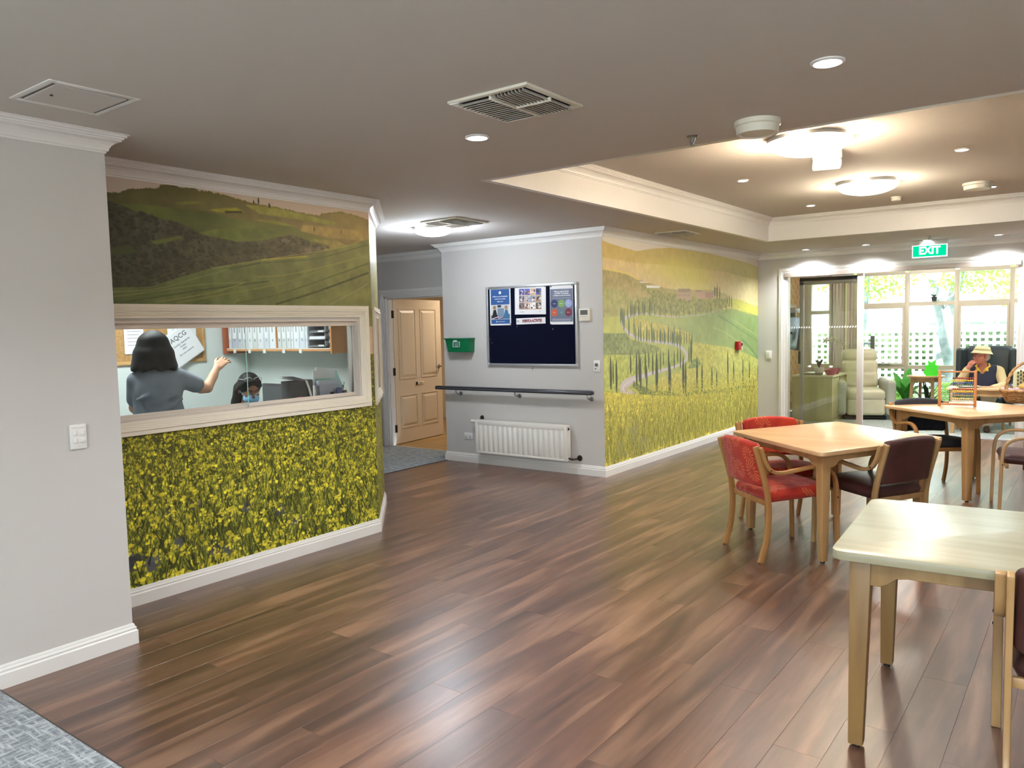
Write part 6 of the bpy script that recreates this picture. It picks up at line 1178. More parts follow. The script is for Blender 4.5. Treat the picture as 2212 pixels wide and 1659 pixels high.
for i_ in range(len(bounds)-1):
    if bounds[i_+1] is None: bay = 'right'; cnt = 0; continue
    if bounds[i_] is None: continue
    xa, xb = def_x(470+bounds[i_]/7.135)+.002, def_x(470+bounds[i_+1]/7.135)-.002; hgt = .315+.008*((i_*5) % 3); bt = thing('ring_binder', '%s pale grey binder from the left in the %s bay of the office shelf' % (ords[cnt], bay), 'binder', ((xa+xb)/2, YSF+.012, zb+.0225), 0, 'binders on the office shelf'); hw = (xb-xa)/2; cnt += 1
    build('cover', MB().box(-hw, hw, 0, .235, 0, hgt), mat('binder_%d' % (k % 17), kinds[k % 17], .45), bt, bevel=.003); build('spine_label', MB().box(-hw*.55, hw*.55, -.001, 0, hgt*.28, hgt*.92), mat('label_paper', (230, 232, 232), .6), bt)
    build('spine_print', MB().box(-hw*.12, hw*.12, -.0016, -.001, hgt*.45, hgt*.85), INK, bt); text('spine_number', str(2+(i_*3) % 9), min(.03, hw*1.1), (0, -.002, hgt*.22), INK, bt); k += 1
# stacked document trays and dark files
xa, xb = def_x(470+1385/7.135), def_x(470+1645/7.135); bt = thing('tray_stack', 'stack of clear document trays with grey papers on the right of the office shelf', 'document trays', ((xa+xb)/2, YSF+.015, zb+.0225)); hw = (xb-xa)/2
for i_ in range(5):
    z = .012+i_*.062; build('tray', MB().box(-hw, hw, 0, .235, z, z+.004).box(-hw, -hw+.004, 0, .235, z, z+.05).box(hw-.004, hw, 0, .235, z, z+.05), mat('clear_tray', (196, 200, 204), .2), bt); build('paper_pile', MB().box(-hw+.008, hw-.008, .006, .225, z+.005, z+.012+.008*((i_*2) % 3)), [mat('dark_files', (90, 92, 98), .5), PAP][i_ % 2], bt); build('tray_tab', MB().box(hw*.2, hw*.85, -.003, 0, z+.004, z+.016), PT, bt)
xa, xb = def_x(470+1662/7.135), def_x(470+1742/7.135); bt = thing('file_holder', 'narrow dark file holder beside the end panel of the office shelf', 'file holder', ((xa+xb)/2, YSF+.015, zb+.0225)); hw = (xb-xa)/2
for i_ in range(5): build('file', MB().tube([(-hw*.9, .02, .03+i_*.06), (0, .006, .025+i_*.06), (hw*.9, .02, .05+i_*.06)], .014, 8), mat('graphite_file', (52, 54, 60), .4), bt, smooth=True)
build('holder', MB().box(-hw, hw, .03, .235, 0, .32), mat('clear_tray', (196, 200, 204), .2), bt)
# desk and what stands on it
t = thing('office_desk', 'grey office desk along the wall under the shelf unit', 'desk', (-5.92, 4.37, 0)); build('worktop', MB().box(-.80, .80, -.33, .32, .715, .74), mat('desk_grey', (170, 168, 162), .5), t)
for x in (-.78, .75): build('desk_leg', MB().box(x, x+.025, -.30, .30, 0, .715), MATS['desk_grey'], t)
a = at_y(566, 828, 4.25); b = at_y(631, 829, 4.25); t = thing('monitor', 'dark computer monitor behind the seated person', 'monitor', ((a.x+b.x)/2, 4.25, .74)); hw = (b.x-a.x)/2; ht = a.z-.74; SCR = mat('screen_grey', (70, 72, 74), .25)
build('bezel', MB().box(-hw, hw, 0, .03, .07, ht), mat('dark_bezel', (46, 47, 50), .35), t, bevel=.004); build('screen', MB().box(-hw+.02, hw-.02, -.002, 0, .09, ht-.02), SCR, t); build('stand', MB().box(-.03, .03, .02, .05, 0, .2), BLACK, t); build('foot', MB().box(-.12, .12, -.06, .10, 0, .012), BLACK, t, bevel=.003)
XK = XB-.27; ZK = 1.0101                       # the counter inside the window
def pt_(x, y, X=XK): p = at_x(470+x/7.135, 690+y/7.135, X); return p
a = pt_(1120, 960); b = pt_(1470, 960); t = thing('file_box', 'dark grey magazine file box with papers fanned across its top', 'file box', (XK, (a.y+b.y)/2, ZK), RZX); hw = (b.y-a.y)/2; hh = a.z-ZK
DG = mat('dark_filebox', (56, 54, 56), .5); build('box_body', MB().box(-hw, hw*.5, 0, .11, 0, hh).box(hw*.56, hw, .0, .11, 0, hh*1.02), DG, t, bevel=.004)
for i_ in range(3): build('paper_sheet', MB().box(-.10, .09, -.05, .07, -.0006, .0006, T=TR((-hw*.55+.012*i_, .05, hh+.008+.006*i_), ry=.10+.05*i_, rz=.2*i_)), PAP, t)
build('curled_paper', MB().add([(hw*.25+.03*math.sin(k/5*1.4)+.004*s_, -.006-.004*k, hh*(1-k/6)) for k in range(6) for s_ in (.2, 5)], [(2*k, 2*k+1, 2*k+3, 2*k+2) for k in range(5)]), PAP, t)
a = pt_(1500, 950); b = pt_(1900, 950); t = thing('paper_organizer', 'grey plastic desk organizer full of pale papers at the right end of the office window', 'desk organizer', (XK, (a.y+b.y)/2, ZK), RZX); hw = (b.y-a.y)/2; zf = a.z-ZK; oy = t.location.y
LG = mat('grey_plastic', (176, 182, 196), .35); AQ = mat('aqua_paper', (170, 212, 204), .5); F_ = MB().add([(-hw*.75, -.02, 0), (hw*.8, -.02, 0), (hw*.55, -.045, zf), (-hw, -.045, zf), (-hw*.75, .03, 0), (hw*.8, .03, 0), (hw*.55, -.01, zf), (-hw, -.01, zf)], [(0, 1, 2, 3), (4, 5, 6, 7), (0, 1, 5, 4), (1, 2, 6, 5), (2, 3, 7, 6), (3, 0, 4, 7)]); build('front_pocket', F_, LG, t, bevel=.003)
build('label_slot', MB().box(-.01, .02, -.040, -.030, zf*.35, zf*.45), BLACK, t)
def leaf_sheet(x0, x1, y0, y1, Y, m_, lean=.0):
    a = pt_(x0, y0); b = pt_(x1, y1); w_ = abs(b.y-a.y); h_ = abs(a.z-b.z); build('paper_sheet', MB().box(-w_/2, w_/2, 0, .003, -h_/2, h_/2, T=TR(((a.y+b.y)/2-oy, Y, (a.z+b.z)/2-ZK), ry=lean)), m_, t)
leaf_sheet(1480, 1830, 805, 1000, .01, PAP, .06); leaf_sheet(1510, 1860, 925, 1010, .005, AQ, .06); leaf_sheet(1540, 1900, 760, 1050, .03, PAP, .10); leaf_sheet(1790, 1930, 800, 1120, .02, AQ, -.45)
build('rear_pocket', MB().box(-hw*.7, hw*.8, .035, .06, 0, zf*1.1), mat('clear_tray', (196, 200, 204), .2), t); build('blue_card', MB().box(hw*.30, hw*.75, -.05, -.045, zf*.2, zf*.62), mat('blue_card', (96, 116, 156), .5), t)
a = pt_(2010, 1100); t = thing('pen_cup', 'small cup of dark pens at the right end of the office window', 'pen cup', (XK-.02, a.y-.03, ZK))
for i_ in range(5): build('pen', MB().tube([(-.01+.006*i_, -.01, .012), (-.02+.008*i_, .03-.012*i_, .13-.008*i_)], .004, 7), [BLACK, WHITE, BLU, BLACK, CREAM][i_], t)
build('cup', MB().lathe([(0, 0), (.026, 0), (.03, .07), (.027, .07), (.024, .01), (0, .01)], seg=20), DG, t, smooth=True)
t = thing('window_counter', 'narrow counter shelf inside the office window', 'counter', (XB-.26, 3.0, 0)); build('board', MB().box(-.13, .13, -1.0, .97, .985, 1.010), mat('desk_grey', (170, 168, 162), .5), t); 
for y in (-.8, .8): build('bracket', MB().box(.10, .135, y, y+.03, .80, .985), WHITE, t)
p = at_x(648, 862, XB-.2); t = thing('pink_stapler', 'bright pink stapler standing inside the office window', 'stapler', (XB-.2, p.y, 1.0101), .4); PK = mat('pink_plastic', (232, 92, 140), .35); build('upper_arm', MB().box(-.022, .022, -.026, .03, .034, .062), PK, t, bevel=.006); build('base', MB().box(-.02, .02, -.03, .03, 0, .026), PK, t, bevel=.004); build('hinge', MB().box(-.018, .018, .012, .03, .02, .04), CHROME, t)

# ================================================================ sunroom
SY, SXL, SXR, SZ = 13.95, -4.15, 1.6, 2.42
struct('floor_sunroom', MB().box(SXL, SXR, YF+.12, SY, -.05, 0), carpet_mat('sunroom_carpet', (140, 148, 144), (158, 164, 156), (176, 182, 172)))
struct('ceiling_sunroom', MB().box(SXL-.2, SXR+.2, YF+.12, SY+.1, SZ, SZ+.1), CEIL); struct('wall_sunroom_right', MB().box(SXR, SXR+.1, YF+.12, SY, 0, SZ), WALL)
MORT = mat('brick_mortar', (196, 176, 146), .9); BRK = mat('cream_brick', (206, 172, 122), .85, nscale=6, col2=(184, 146, 98), bump=.5, bscale=60)
W1a, W1b = 12.75, 13.86; WT = .055
wb_ = struct('wall_sunroom_left', MB().box(SXL-WT, SXL-.012, YF+.12, W1a, 0, SZ).box(SXL-WT, SXL-.012, W1a, W1b, 0, 1.05).box(SXL-WT, SXL-.012, W1a, W1b, 1.78, SZ).box(SXL-WT, SXL-.012, W1b, SY, 0, SZ), MORT)
bme = {}
def brick(y0, y1, z0, z1):
    k = (round(y1-y0, 2), round(z1-z0, 2))
    if k not in bme:
        o = build('brick', MB().box(0, .014, -(y1-y0)/2, (y1-y0)/2, 0, z1-z0), BRK); bme[k] = o.data; bpy.data.objects.remove(o)
    o = bpy.data.objects.new('brick', bme[k]); C.objects.link(o); o.parent = wb_; o.location = (SXL-.0125-rnd.uniform(0, .002), (y0+y1)/2, z0)
row = 0; z = .0; rh = .086; nb = 0
while z < 2.38:
    y = YF+.125-(row % 2)*.12
    while y < SY:
        a, b = max(y+.005, YF+.13), min(y+.235, SY-.005); z0, z1 = z+.005, z+rh-.005; y += .24
        if y < 12.75: continue
        segs = [(a, b)]
        for (ha, hb, hz0, hz1) in ((W1a, W1b, 1.05, 1.78),):
            if z1 > hz0 and z0 < hz1:
                ns = []
                for (p_, q_) in segs:
                    if q_ <= ha or p_ >= hb: ns.append((p_, q_)); continue
                    if ha-p_ > .03: ns.append((p_, ha))
                    if q_-hb > .03: ns.append((hb, q_))
                segs = ns
        for p_, q_ in segs:
            if q_-p_ > .03: brick(p_, q_, z0, z1); nb += 1
    z += rh; row += 1
WFR = mat('sunroom_frame', (198, 188, 168), .4)
def swin(name, rz_, loc, xs, zs, skip=()):
    w = sempty(name, loc, rz_); mb = MB(); h_ = .032
    for x in xs: build('mullion', MB().box(x-h_, x+h_, 0, .09, zs[0], zs[-1]), WFR, w, bevel=.002)
    for z in zs:
        for i_ in range(len(xs)-1): build('rail', MB().box(xs[i_]+h_, xs[i_+1]-h_, .004, .086, z-h_, z+h_), WFR, w)
    for i_ in range(len(xs)-1):
        for j in range(len(zs)-1): build('glass_pane', MB().box(xs[i_]+h_, xs[i_+1]-h_, .045, .049, zs[j]+h_, zs[j+1]-h_), GLASS, w)
    return w
w5 = swin('window_3', 0, (0, SY, 0), [-3.25, -2.462, -1.758, -1.03, -.33, .37, 1.07, 1.565], [.06, .74, 1.755, 2.265])
for xa, xb in ((-3.25, -2.462), (-1.758, -1.03)):
    mb = MB(); rectframe(mb, xa+.032, xb-.032, .772, 1.723, .03, -.012, .03); build('opening_sash', mb, WFR, w5); build('window_stay', MB().box((xa+xb)/2-.16, (xa+xb)/2+.16, -.03, -.012, .775, .79).box((xa+xb)/2-.07, (xa+xb)/2-.05, -.05, -.012, .785, .83), CHROME, w5)
NX0, NX1 = -4.02, -3.60
struct('wall_sunroom_far', MB().box(SXL-WT, NX0, SY, SY+.1, 0, SZ).box(NX0, NX1, SY, SY+.1, 0, .72).box(NX0, NX1, SY, SY+.1, 2.20, SZ).box(NX1, -3.282, SY, SY+.1, 0, SZ).box(-3.282, SXR, SY, SY+.1, 2.297, SZ).box(-3.282, SXR, SY, SY+.1, 0, .03), mat('mauve_paint', (190, 176, 172), .8))
w6 = swin('window_4', 0, (0, SY, 0), [NX0+.03, NX1-.03], [.75, 1.66, 2.17]); w7 = sempty('window_5', (SXL-.012, 0, 0), RZX)
mb = MB(); rectframe(mb, W1a, W1b, 1.05, 1.78, .03, .0, .03); build('frame', mb, WFR, w7); build('glass_pane', MB().box(W1a+.03, W1b-.03, .012, .016, 1.08, 1.75), GLASS, w7)
t = thing('curtain', 'pale mauve vertical curtain panel left of the sunroom windows', 'curtain', (-3.43, SY-.05, 0)); vs = []
for k in range(41): x = -.15+.31*k/40; y = .006*math.sin(k*.8); vs += [(x, y, .03), (x, y, 2.25)]
build('fabric', MB().add(vs, [(2*k, 2*k+2, 2*k+3, 2*k+1) for k in range(40)]), mat('mauve_fabric', (196, 180, 172), .85), t, smooth=True); build('curtain_edge', MB().box(.05, .075, -.03, -.012, .4, 2.2), mat('cream_edge', (232, 226, 190), .6), t); build('curtain_rail', MB().box(-.17, .17, -.02, .01, 2.25, 2.275), WHITE, t)
# eave slats outside above the windows
t = thing('pergola_roof', 'white battened eave seen above the sunroom windows', 'roof', (-1.2, SY+.75, 2.42)); PGW = mat('weathered_white', (222, 222, 214), .6)
for i_ in range(18): build('batten', MB().box(-2.6+i_*.30, -2.45+i_*.30, -.55, .9, 0, .03), PGW, t)
for y in (-.4, .7): build('beam', MB().box(-2.7, 2.9, y, y+.06, .03, .10), mat('dark_beam', (110, 90, 74), .7), t)
t = thing('pot_on_rail', 'tiny dark potted plant standing on the window rail above the green ornament', 'plant', (at_y(2018, 660, SY-.03).x, SY-.035, 1.788)); build('pot', MB().lathe([(0, 0), (.03, 0), (.04, .07), (.034, .07), (0, .06)], seg=16), mat('dark_pot', (44, 44, 46), .5), t, smooth=True)
for k in range(9): a = k*.7; build('leaf', MB().add([(0, 0, .06), (.03*math.cos(a+.4), .03*math.sin(a+.4), .10), (.07*math.cos(a), .07*math.sin(a)*.3, .11), (.03*math.cos(a-.4), .03*math.sin(a-.4), .09)], [(0, 1, 2, 3)]), mat('tiny_leaf', (60, 84, 56), .6), t)

# television on an arm
t = thing('television', 'dark wall television on a swing arm against the brick wall, seen edge on', 'television', (SXL, 12.95, 1.33)); build('screen', MB().box(-.38, .38, -.03, .02, -.27, .26, T=TR((.22, -.02, .0), rz=math.radians(119), rx=.12)), BLACK, t, bevel=.006); build('mount_arm', MB().tube([(.0, 0, .0), (.12, .02, 0), (.22, .06, 0)], .018, 8).box(-.0, .02, -.08, .08, -.12, .12), DARKM, t)
build('receiver_box', MB().box(.0, .26, -.10, .20, .33, .40), mat('grey_box', (150, 150, 150), .4, .4), t, bevel=.004); build('cable', MB().tube(smooth_path([(.14, -.04, .25), (.16, -.10, .05), (.10, -.12, -.14), (.14, -.05, -.26), (.12, .02, -.1)], 5), .006, 6), WHITE, t, smooth=True)

# cabinet
CAB = mat('ash_laminate', (186, 178, 132), .45, nscale=8, col2=(166, 158, 112), stretch=(1, 1, .1)); CABT = mat('ash_top', (206, 200, 168), .4)
cx0, cx1, cy0, cy1, czt = -3.74, -3.146, 12.20, 13.06, .70
t = thing('sideboard', 'low pale wood sideboard with sliding doors against the brick wall', 'cabinet', ((cx0+cx1)/2, (cy0+cy1)/2, 0)); a, b = (cx1-cx0)/2, (cy1-cy0)/2
build('carcass', MB().box(-a, a-.02, -b+.02, b-.02, .04, czt-.03), CAB, t); build('end_panel', MB().box(-a, a-.004, -b, -b+.02, .0, czt-.028), CAB, t, bevel=.002); build('end_panel', MB().box(-a, a-.004, b-.02, b, 0, czt-.028), CAB, t); build('top', MB().box(-a-.0, a+.012, -b-.015, b+.015, czt-.028, czt), CABT, t, bevel=.003)
build('door', MB().box(a-.02, a-.006, -b+.02, -.0, .05, czt-.04), CAB, t, bevel=.002); build('door', MB().box(a-.032, a-.018, .0, b-.02, .05, czt-.04), CAB, t, bevel=.002); build('plinth', MB().box(-a+.02, a-.0, -b+.01, b-.01, 0, .04), CAB, t); build('door_knob', MB().lathe([(0, 0), (.008, 0), (.01, .01), (0, .012)], T=TR((a-.018, .06, .48), ry=PI/2), seg=12), CHROME, t); build('gap_shadow_strip', MB().box(a-.0058, a-.003, -.014, .002, .05, czt-.04), DARKM, t)
t = thing('orchid', 'white orchid in a pale pot with dark leaves on the sideboard', 'plant', (-3.40, 12.42, czt)); build('pot', MB().lathe([(0, 0), (.055, 0), (.075, .11), (.068, .11), (.05, .02), (0, .02)], seg=24), mat('pale_pot', (220, 214, 210), .4), t, smooth=True)
st = smooth_path([(0, 0, .1), (-.02, 0, .26), (.0, 0, .40), (.10, 0, .52), (.26, 0, .53), (.36, -.01, .46)], 5); build('stem', MB().tube(st, .004, 6), mat('olive_stem', (120, 130, 80), .6), t, smooth=True); PET = mat('orchid_white', (240, 236, 222), .5)
for k, (x_, z_) in enumerate(((.10, .52), (.15, .545), (.20, .54), (.25, .52), (.29, .49), (.33, .45))):
    mb = MB()
    for q in range(5): a_ = 2*PI*q/5+.3*k; mb.add([(x_, -.01, z_), (x_+.036*math.cos(a_-.5), -.022, z_+.036*math.sin(a_-.5)), (x_+.056*math.cos(a_), -.018, z_+.056*math.sin(a_)), (x_+.036*math.cos(a_+.5), -.022, z_+.036*math.sin(a_+.5))], [(0, 1, 2, 3)])
    build('flower', mb, PET, t)
for k, a_ in enumerate((.2, 1.3, 2.4, 3.4, 4.6, 5.5)): build('leaf', MB().add([(0, 0, .09), (.05*math.cos(a_-.5), .05*math.sin(a_-.5), .19), (.11*math.cos(a_), .11*math.sin(a_)*.6, .24), (.05*math.cos(a_+.5), .05*math.sin(a_+.5), .20)], [(0, 1, 2, 3)]), mat('dark_leaf', (54, 50, 52), .4), t)
build('pink_bud', MB().lathe([(0, -.02), (.022, 0), (0, .02)], c=(.04, -.04, .14), seg=10), mat('pink_bud', (196, 130, 150), .5), t, smooth=True)
for i_, (x_, y_, c_, lb) in enumerate(((-3.22, 12.60, (190, 60, 84), 'red patterned bowl at the back of the sideboard'), (-3.21, 12.34, (196, 50, 100), 'pink patterned bowl at the front corner of the sideboard'))):
    t = thing('bowl', lb, 'bowl', (x_, y_, czt), 0, 'bright bowls on the sideboard'); build('bowl_body', MB().lathe([(0, 0), (.055, 0), (.085, .05), (.092, .085), (.086, .085), (.078, .05), (.05, .008), (0, .008)], seg=28), mat('bowl_%d' % i_, c_, .3, nscale=22, col2=(150, 44, 96)), t, smooth=True); build('contents', MB().lathe([(0, .05), (.075, .046)], seg=20), mat('sweets', (210, 120, 140), .5, nscale=60, col2=(120, 60, 80)), t)
t = thing('serving_tray', 'flat dark tray lying on the sideboard in front of the orchid', 'tray', (-3.44, 12.26, czt)); build('tray_base', MB().box(-.15, .12, -.045, .06, 0, .012), mat('taupe_tray', (110, 100, 92), .4), t, bevel=.003); build('tray_rim', MB().box(-.15, .12, -.045, -.037, .012, .028).box(-.15, .12, .052, .06, .012, .028), mat('taupe_tray', (110, 100, 92), .4), t)

# recliner
LEA = mat('sage_cream_leather', (208, 204, 176), .42, nscale=5, col2=(198, 193, 164), bump=.25, bscale=90); LEA2 = mat('sage_leather_side', (176, 178, 164), .42, bump=.25, bscale=90)
t = thing('recliner_chair', 'cream green leather recliner beside the sideboard', 'armchair', (-2.93, 13.10, 0), math.radians(20)); 
def fld(nm, prs, m_, lo, hi, par, h=.014):
    F = Field(lo, hi, h)
    for c_, hd, rr, k, R in prs: F.rbox(c_, hd, rr, k, R)
    return build_field(nm, F, m_, par, relax=3)
tl = Matrix.Rotation(math.radians(-14), 4, 'X')
fld('base', [((0, -.02, .20), (.27, .36, .12), .03, 0, None)], LEA, (-.35, -.45, .04), (.35, .42, .4), t); fld('seat_cushion', [((0, -.06, .375), (.275, .40, .085), .06, 0, None)], LEA, (-.35, -.52, .25), (.35, .42, .5), t); fld('footrest', [((0, -.40, .20), (.27, .05, .13), .04, 0, None)], LEA, (-.35, -.52, .03), (.35, -.3, .4), t)
for s in (-1, 1): fld('armrest', [((s*.345, -.04, .34), (.075, .42, .27), .06, 0, None)], LEA2, (s*.345-.12, -.52, .03), (s*.345+.12, .44, .66), t)
fld('back_cushion', [((0, .30, .56), (.27, .085, .125), .06, .05, tl), ((0, .355, .765), (.27, .088, .115), .07, .045, tl)], LEA, (-.35, .1, .36), (.35, .5, .95), t); fld('headrest', [((0, .405, .945), (.265, .09, .11), .08, 0, tl)], LEA, (-.35, .2, .78), (.35, .6, 1.12), t)
build('swivel_base', MB().box(-.30, .30, -.34, .32, 0, .05), BLACK, t, bevel=.01)
# round side table with the green ornament
stx = at_z(2000, 811, .655); tx, ty = stx.x, stx.y; t = thing('side_table', 'round wooden side table with four legs beside the recliner', 'table', (tx, ty, 0)); build('tabletop', MB().lathe([(0, .63), (.255, .63), (.26, .64), (.26, .65), (.254, .655), (0, .655)], seg=44), T1M, t, smooth=True, sharp=40); build('apron', MB().lathe([(.195, .565), (.215, .565), (.215, .63), (.195, .63)], seg=36), MAPLE, t, smooth=True)
for a_ in (.6, 2.1, 3.7, 5.3): c_, s_ = math.cos(a_), math.sin(a_); build('leg', MB().add([(c_*.20-.02, s_*.20-.02, .63), (c_*.20+.025, s_*.20-.02, .63), (c_*.20+.025, s_*.20+.025, .63), (c_*.20-.02, s_*.20+.025, .63), (c_*.235-.015, s_*.235-.015, 0), (c_*.235+.018, s_*.235-.015, 0), (c_*.235+.018, s_*.235+.018, 0), (c_*.235-.015, s_*.235+.018, 0)], [(0, 1, 2, 3), (4, 5, 6, 7), (0, 1, 5, 4), (1, 2, 6, 5), (2, 3, 7, 6), (3, 0, 4, 7)]), MAPLE, t)
p = at_z(2013, 812, .655); t = thing('green_ornament', 'bright green glass leaf ornament on the round side table', 'ornament', (p.x, p.y-.03, .655)); GG = mat('green_glass', (60, 200, 50), .15, emit=(.10, .55, .05), estr=.25, trans=.3)  # emission puts a glow into the leaf colour; the ornament is unlit
lf = [(0, 0), (.075, .0), (.12, .05), (.085, .10), (.10, .16), (.05, .165), (.055, .24), (.0, .20)]
for s, rz_, yy in ((1, .25, 0), (-1, -.25, .01), (1, -.9, .03)): build('glass_leaf', xf(MB().prism([(s*x_, z_) for x_, z_ in lf], -.005, .005), TR((0, yy, .0), rx=PI/2) @ Matrix.Identity(4)), GG, t)
for o_ in t.children: o_.rotation_euler = (0, 0, rnd.uniform(-.4, .4))
# broad leaved plant behind the recliner and a spiky plant under the side table
POTB = mat('stone_pot', (150, 150, 146), .7)
leafy('pothos_plant', 'green leafy plant trailing between recliner and side table', (-2.42, 13.70, 0), .10, .22, 16, .42, (84, 168, 70), POTB, 8, up=.75, wid=.42)
t = leafy('aloe_plant', 'dark spiky plant on the floor behind the side table legs', (tx+.02, ty+.02, 0), .08, .14, 12, .38, (40, 72, 52), TERRA, 12, up=.8, wid=.12)
# wing chair and the seated person with a hat
wx, wy = -1.235, 12.62; WING = mat('slate_leather', (48, 60, 66), .4, nscale=6, noise=.12, bump=.2, bscale=80)
t = thing('wing_chair', 'dark slate wing chair with the hat-wearing person in it', 'armchair', (wx, wy+.05, 0), math.radians(-4)); r8 = Matrix.Rotation(math.radians(-8), 4, 'X')
fld('back', [((0, .22, .75), (.30, .07, .37), .06, 0, r8)], WING, (-.4, .0, .3), (.4, .5, 1.2), t); fld('seat', [((0, -.08, .36), (.28, .30, .10), .05, 0, None)], WING, (-.4, -.5, .2), (.4, .4, .5), t)
for s in (-1, 1): fld('wing', [((s*.315, .12, .86), (.045, .13, .235), .04, .03, Matrix.Rotation(s*.12, 4, 'Z')), ((s*.33, -.06, .42), (.055, .27, .20), .05, .05, None)], WING, (s*.33-.14, -.45, .15), (s*.33+.14, .36, 1.15), t)
for x in (-.27, .27):
    for y in (-.30, .26): build('leg', MB().tube([(x, y, .28), (x*1.02, y, 0)], [.024, .016], 8), MAPLE, t)
pp = thing('person', 'seated person in cream bucket hat, glasses, yellow collar and navy vest resting chin on hand', 'person', (wx-.01, wy-.06, 0), math.radians(180-2))
F = Field((-.46, -.30, 0), (.40, .72, 1.22), .0068); HR = Matrix.Rotation(math.radians(-50), 3, 'Z') @ Matrix.Rotation(math.radians(-4), 3, 'X'); HR = Matrix.Rotation(math.radians(-52), 3, 'Z').transposed().transposed(); hc = (.02, .06, .985)
HR = Matrix.Rotation(math.radians(-48), 3, 'Z'); A = head(F, hc, HR, 1.02); F.cap((.0, -.0, .82), (.01, .03, .92), .058, .052, .02).ell((0, -.03, .66), (.17, .13, .20), .04).ell((0, -.04, .46), (.18, .15, .11), .05)
# the picture-left arm (its own right) props the chin, the other lies in the lap
eb = V3(.285, .10, .60); wr = V3(.155, .175, .835); F.chain([V3(.185, -.02, .78), eb], [.052, .043], .03); F.chain([eb, wr], [.043, .028], .015); hand(F, wr, (-.55, .05, .75), (.5, .75, .3), 1, .75, 1.0)
F.chain([V3(-.185, -.02, .78), V3(-.26, .08, .58), V3(-.13, .26, .57)], [.052, .044, .030], .02); hand(F, (-.13, .26, .57), (.8, .6, -.05), (0, 0, 1), -1, .45)
for q in (-1, 1): F.chain([V3(q*.10, -.05, .47), V3(q*.12, .40, .46), V3(q*.12, .44, .09)], [.09, .066, .044], .03)
body = build_field('body', F, SKIN3, pp); eyes(A, HR, body, 1.02, (70, 90, 110), skin=SKIN3)
F = Field((-.46, -.3, .36), (.40, .36, .92), .0075); F.cap((-.15, -.02, .79), (.15, -.02, .79), .068, None, .04).ell((0, -.03, .64), (.18, .14, .2), .04).chain([V3(.185, -.02, .78), eb, wr*.85+eb*.15], [.066, .058, .040], .02).chain([V3(-.185, -.02, .78), V3(-.26, .08, .58), V3(-.155, .235, .572)], [.066, .058, .040], .02)
build_field('sleeved_shirt', F, mat('cream_cotton', (214, 196, 150), .8, bump=.5, bscale=20), pp)
F = Field((-.3, -.3, .36), (.3, .26, .92), .0075); F.ell((0, -.025, .62), (.196, .158, .24), .05).cap((-.12, -.01, .79), (.12, -.01, .79), .076, None, .05).ell((0, .13, .86), (.07, .14, .12), .02, cut=True); build_field('vest', F, mat('navy_vest', (32, 38, 62), .75, bump=.5, bscale=20), pp)
F = Field((-.14, -.1, .74), (.14, .22, .90), .006); F.chain([V3(-.01, .125, .775), V3(-.05, .112, .815), V3(-.082, .045, .850), V3(-.06, -.05, .875)], [.006, .014, .013, .013], .012).chain([V3(.01, .125, .775), V3(.05, .112, .815), V3(.082, .045, .850), V3(.06, -.05, .875)], [.006, .014, .013, .013], .012).ell((-.06, .118, .80), (.022, .010, .022), .012).ell((.06, .118, .80), (.022, .010, .022), .012); build_field('collar', F, mat('yellow_collar', (226, 188, 70), .75), pp)
F = Field((-.3, -.3, .02), (.3, .62, .60), .009)
for q in (-1, 1): F.chain([V3(q*.10, -.05, .46), V3(q*.12, .41, .455), V3(q*.12, .45, .10)], [.115, .088, .070], .03)
build_field('trousers', F, mat('beige_trousers', (196, 186, 164), .8, bump=.4, bscale=20), pp)
F = Field((-.22, .34, 0), (.22, .72, .12), .008)
for q in (-1, 1): F.cap((q*.12, .44, .045), (q*.135, .60, .036), .046, .040)
F.cutz(0, above=False); build_field('shoes', F, mat('brown_shoe', (80, 56, 44), .5), pp)
HAT = mat('cream_hat', (226, 220, 180), .8, bump=.3, bscale=200); T = Matrix.Translation(Vector(A(0, -.015, .075))) @ HR.to_4x4() @ Matrix.Rotation(math.radians(6), 4, 'X')
ht_ = build('bucket_hat', MB().lathe([(.132, -.036), (.128, -.042), (.098, .0), (.092, .012), (.084, .052), (.060, .066), (0, .070)], T=T, seg=36, sy=1.10), HAT, pp, smooth=True, sharp=60); build('hat_band', MB().lathe([(.0985, .001), (.0945, .022)], T=T, seg=36, sy=1.12), mat('hat_band', (196, 186, 130), .8), ht_)
gl = MB()
for q in (-1, 1): gl.tube([A(q*.033+.024*math.cos(a), .106-.012*abs(q*.033+.024*math.cos(a))/.05, .004+.019*math.sin(a)) for a in [2*PI*k/14 for k in range(14)]], .0026, 6, closed=True).tube([A(q*.056, .094, .008), A(q*.080, .03, .008), A(q*.082, -.02, .0)], .0024, 6)
build('glasses', gl.tube([A(-.010, .108, .008), A(.010, .108, .008)], .0024, 6), DARKM, pp, smooth=True); F = Field((-.16, -.12, .86), (.18, .2, 1.1), .006); F.ell(A(0, -.045, -.008), (.082, .066, .066), .02, HR).ell(A(0, .075, -.01), (.072, .055, .085), .01, HR, cut=True); build_field('hair', F, mat('grey_hair', (176, 166, 150), .6, bump=.4, bscale=120), pp)
build('wristwatch', MB().tube([V3(-.145, .24, .572)+V3(.0, .0, 0)+V3(.6*.034*math.cos(a), -.8*.034*math.cos(a)*.3, .036*math.sin(a)) for a in [2*PI*k/16 for k in range(16)]], .006, 6, closed=True), BLACK, pp, smooth=True)
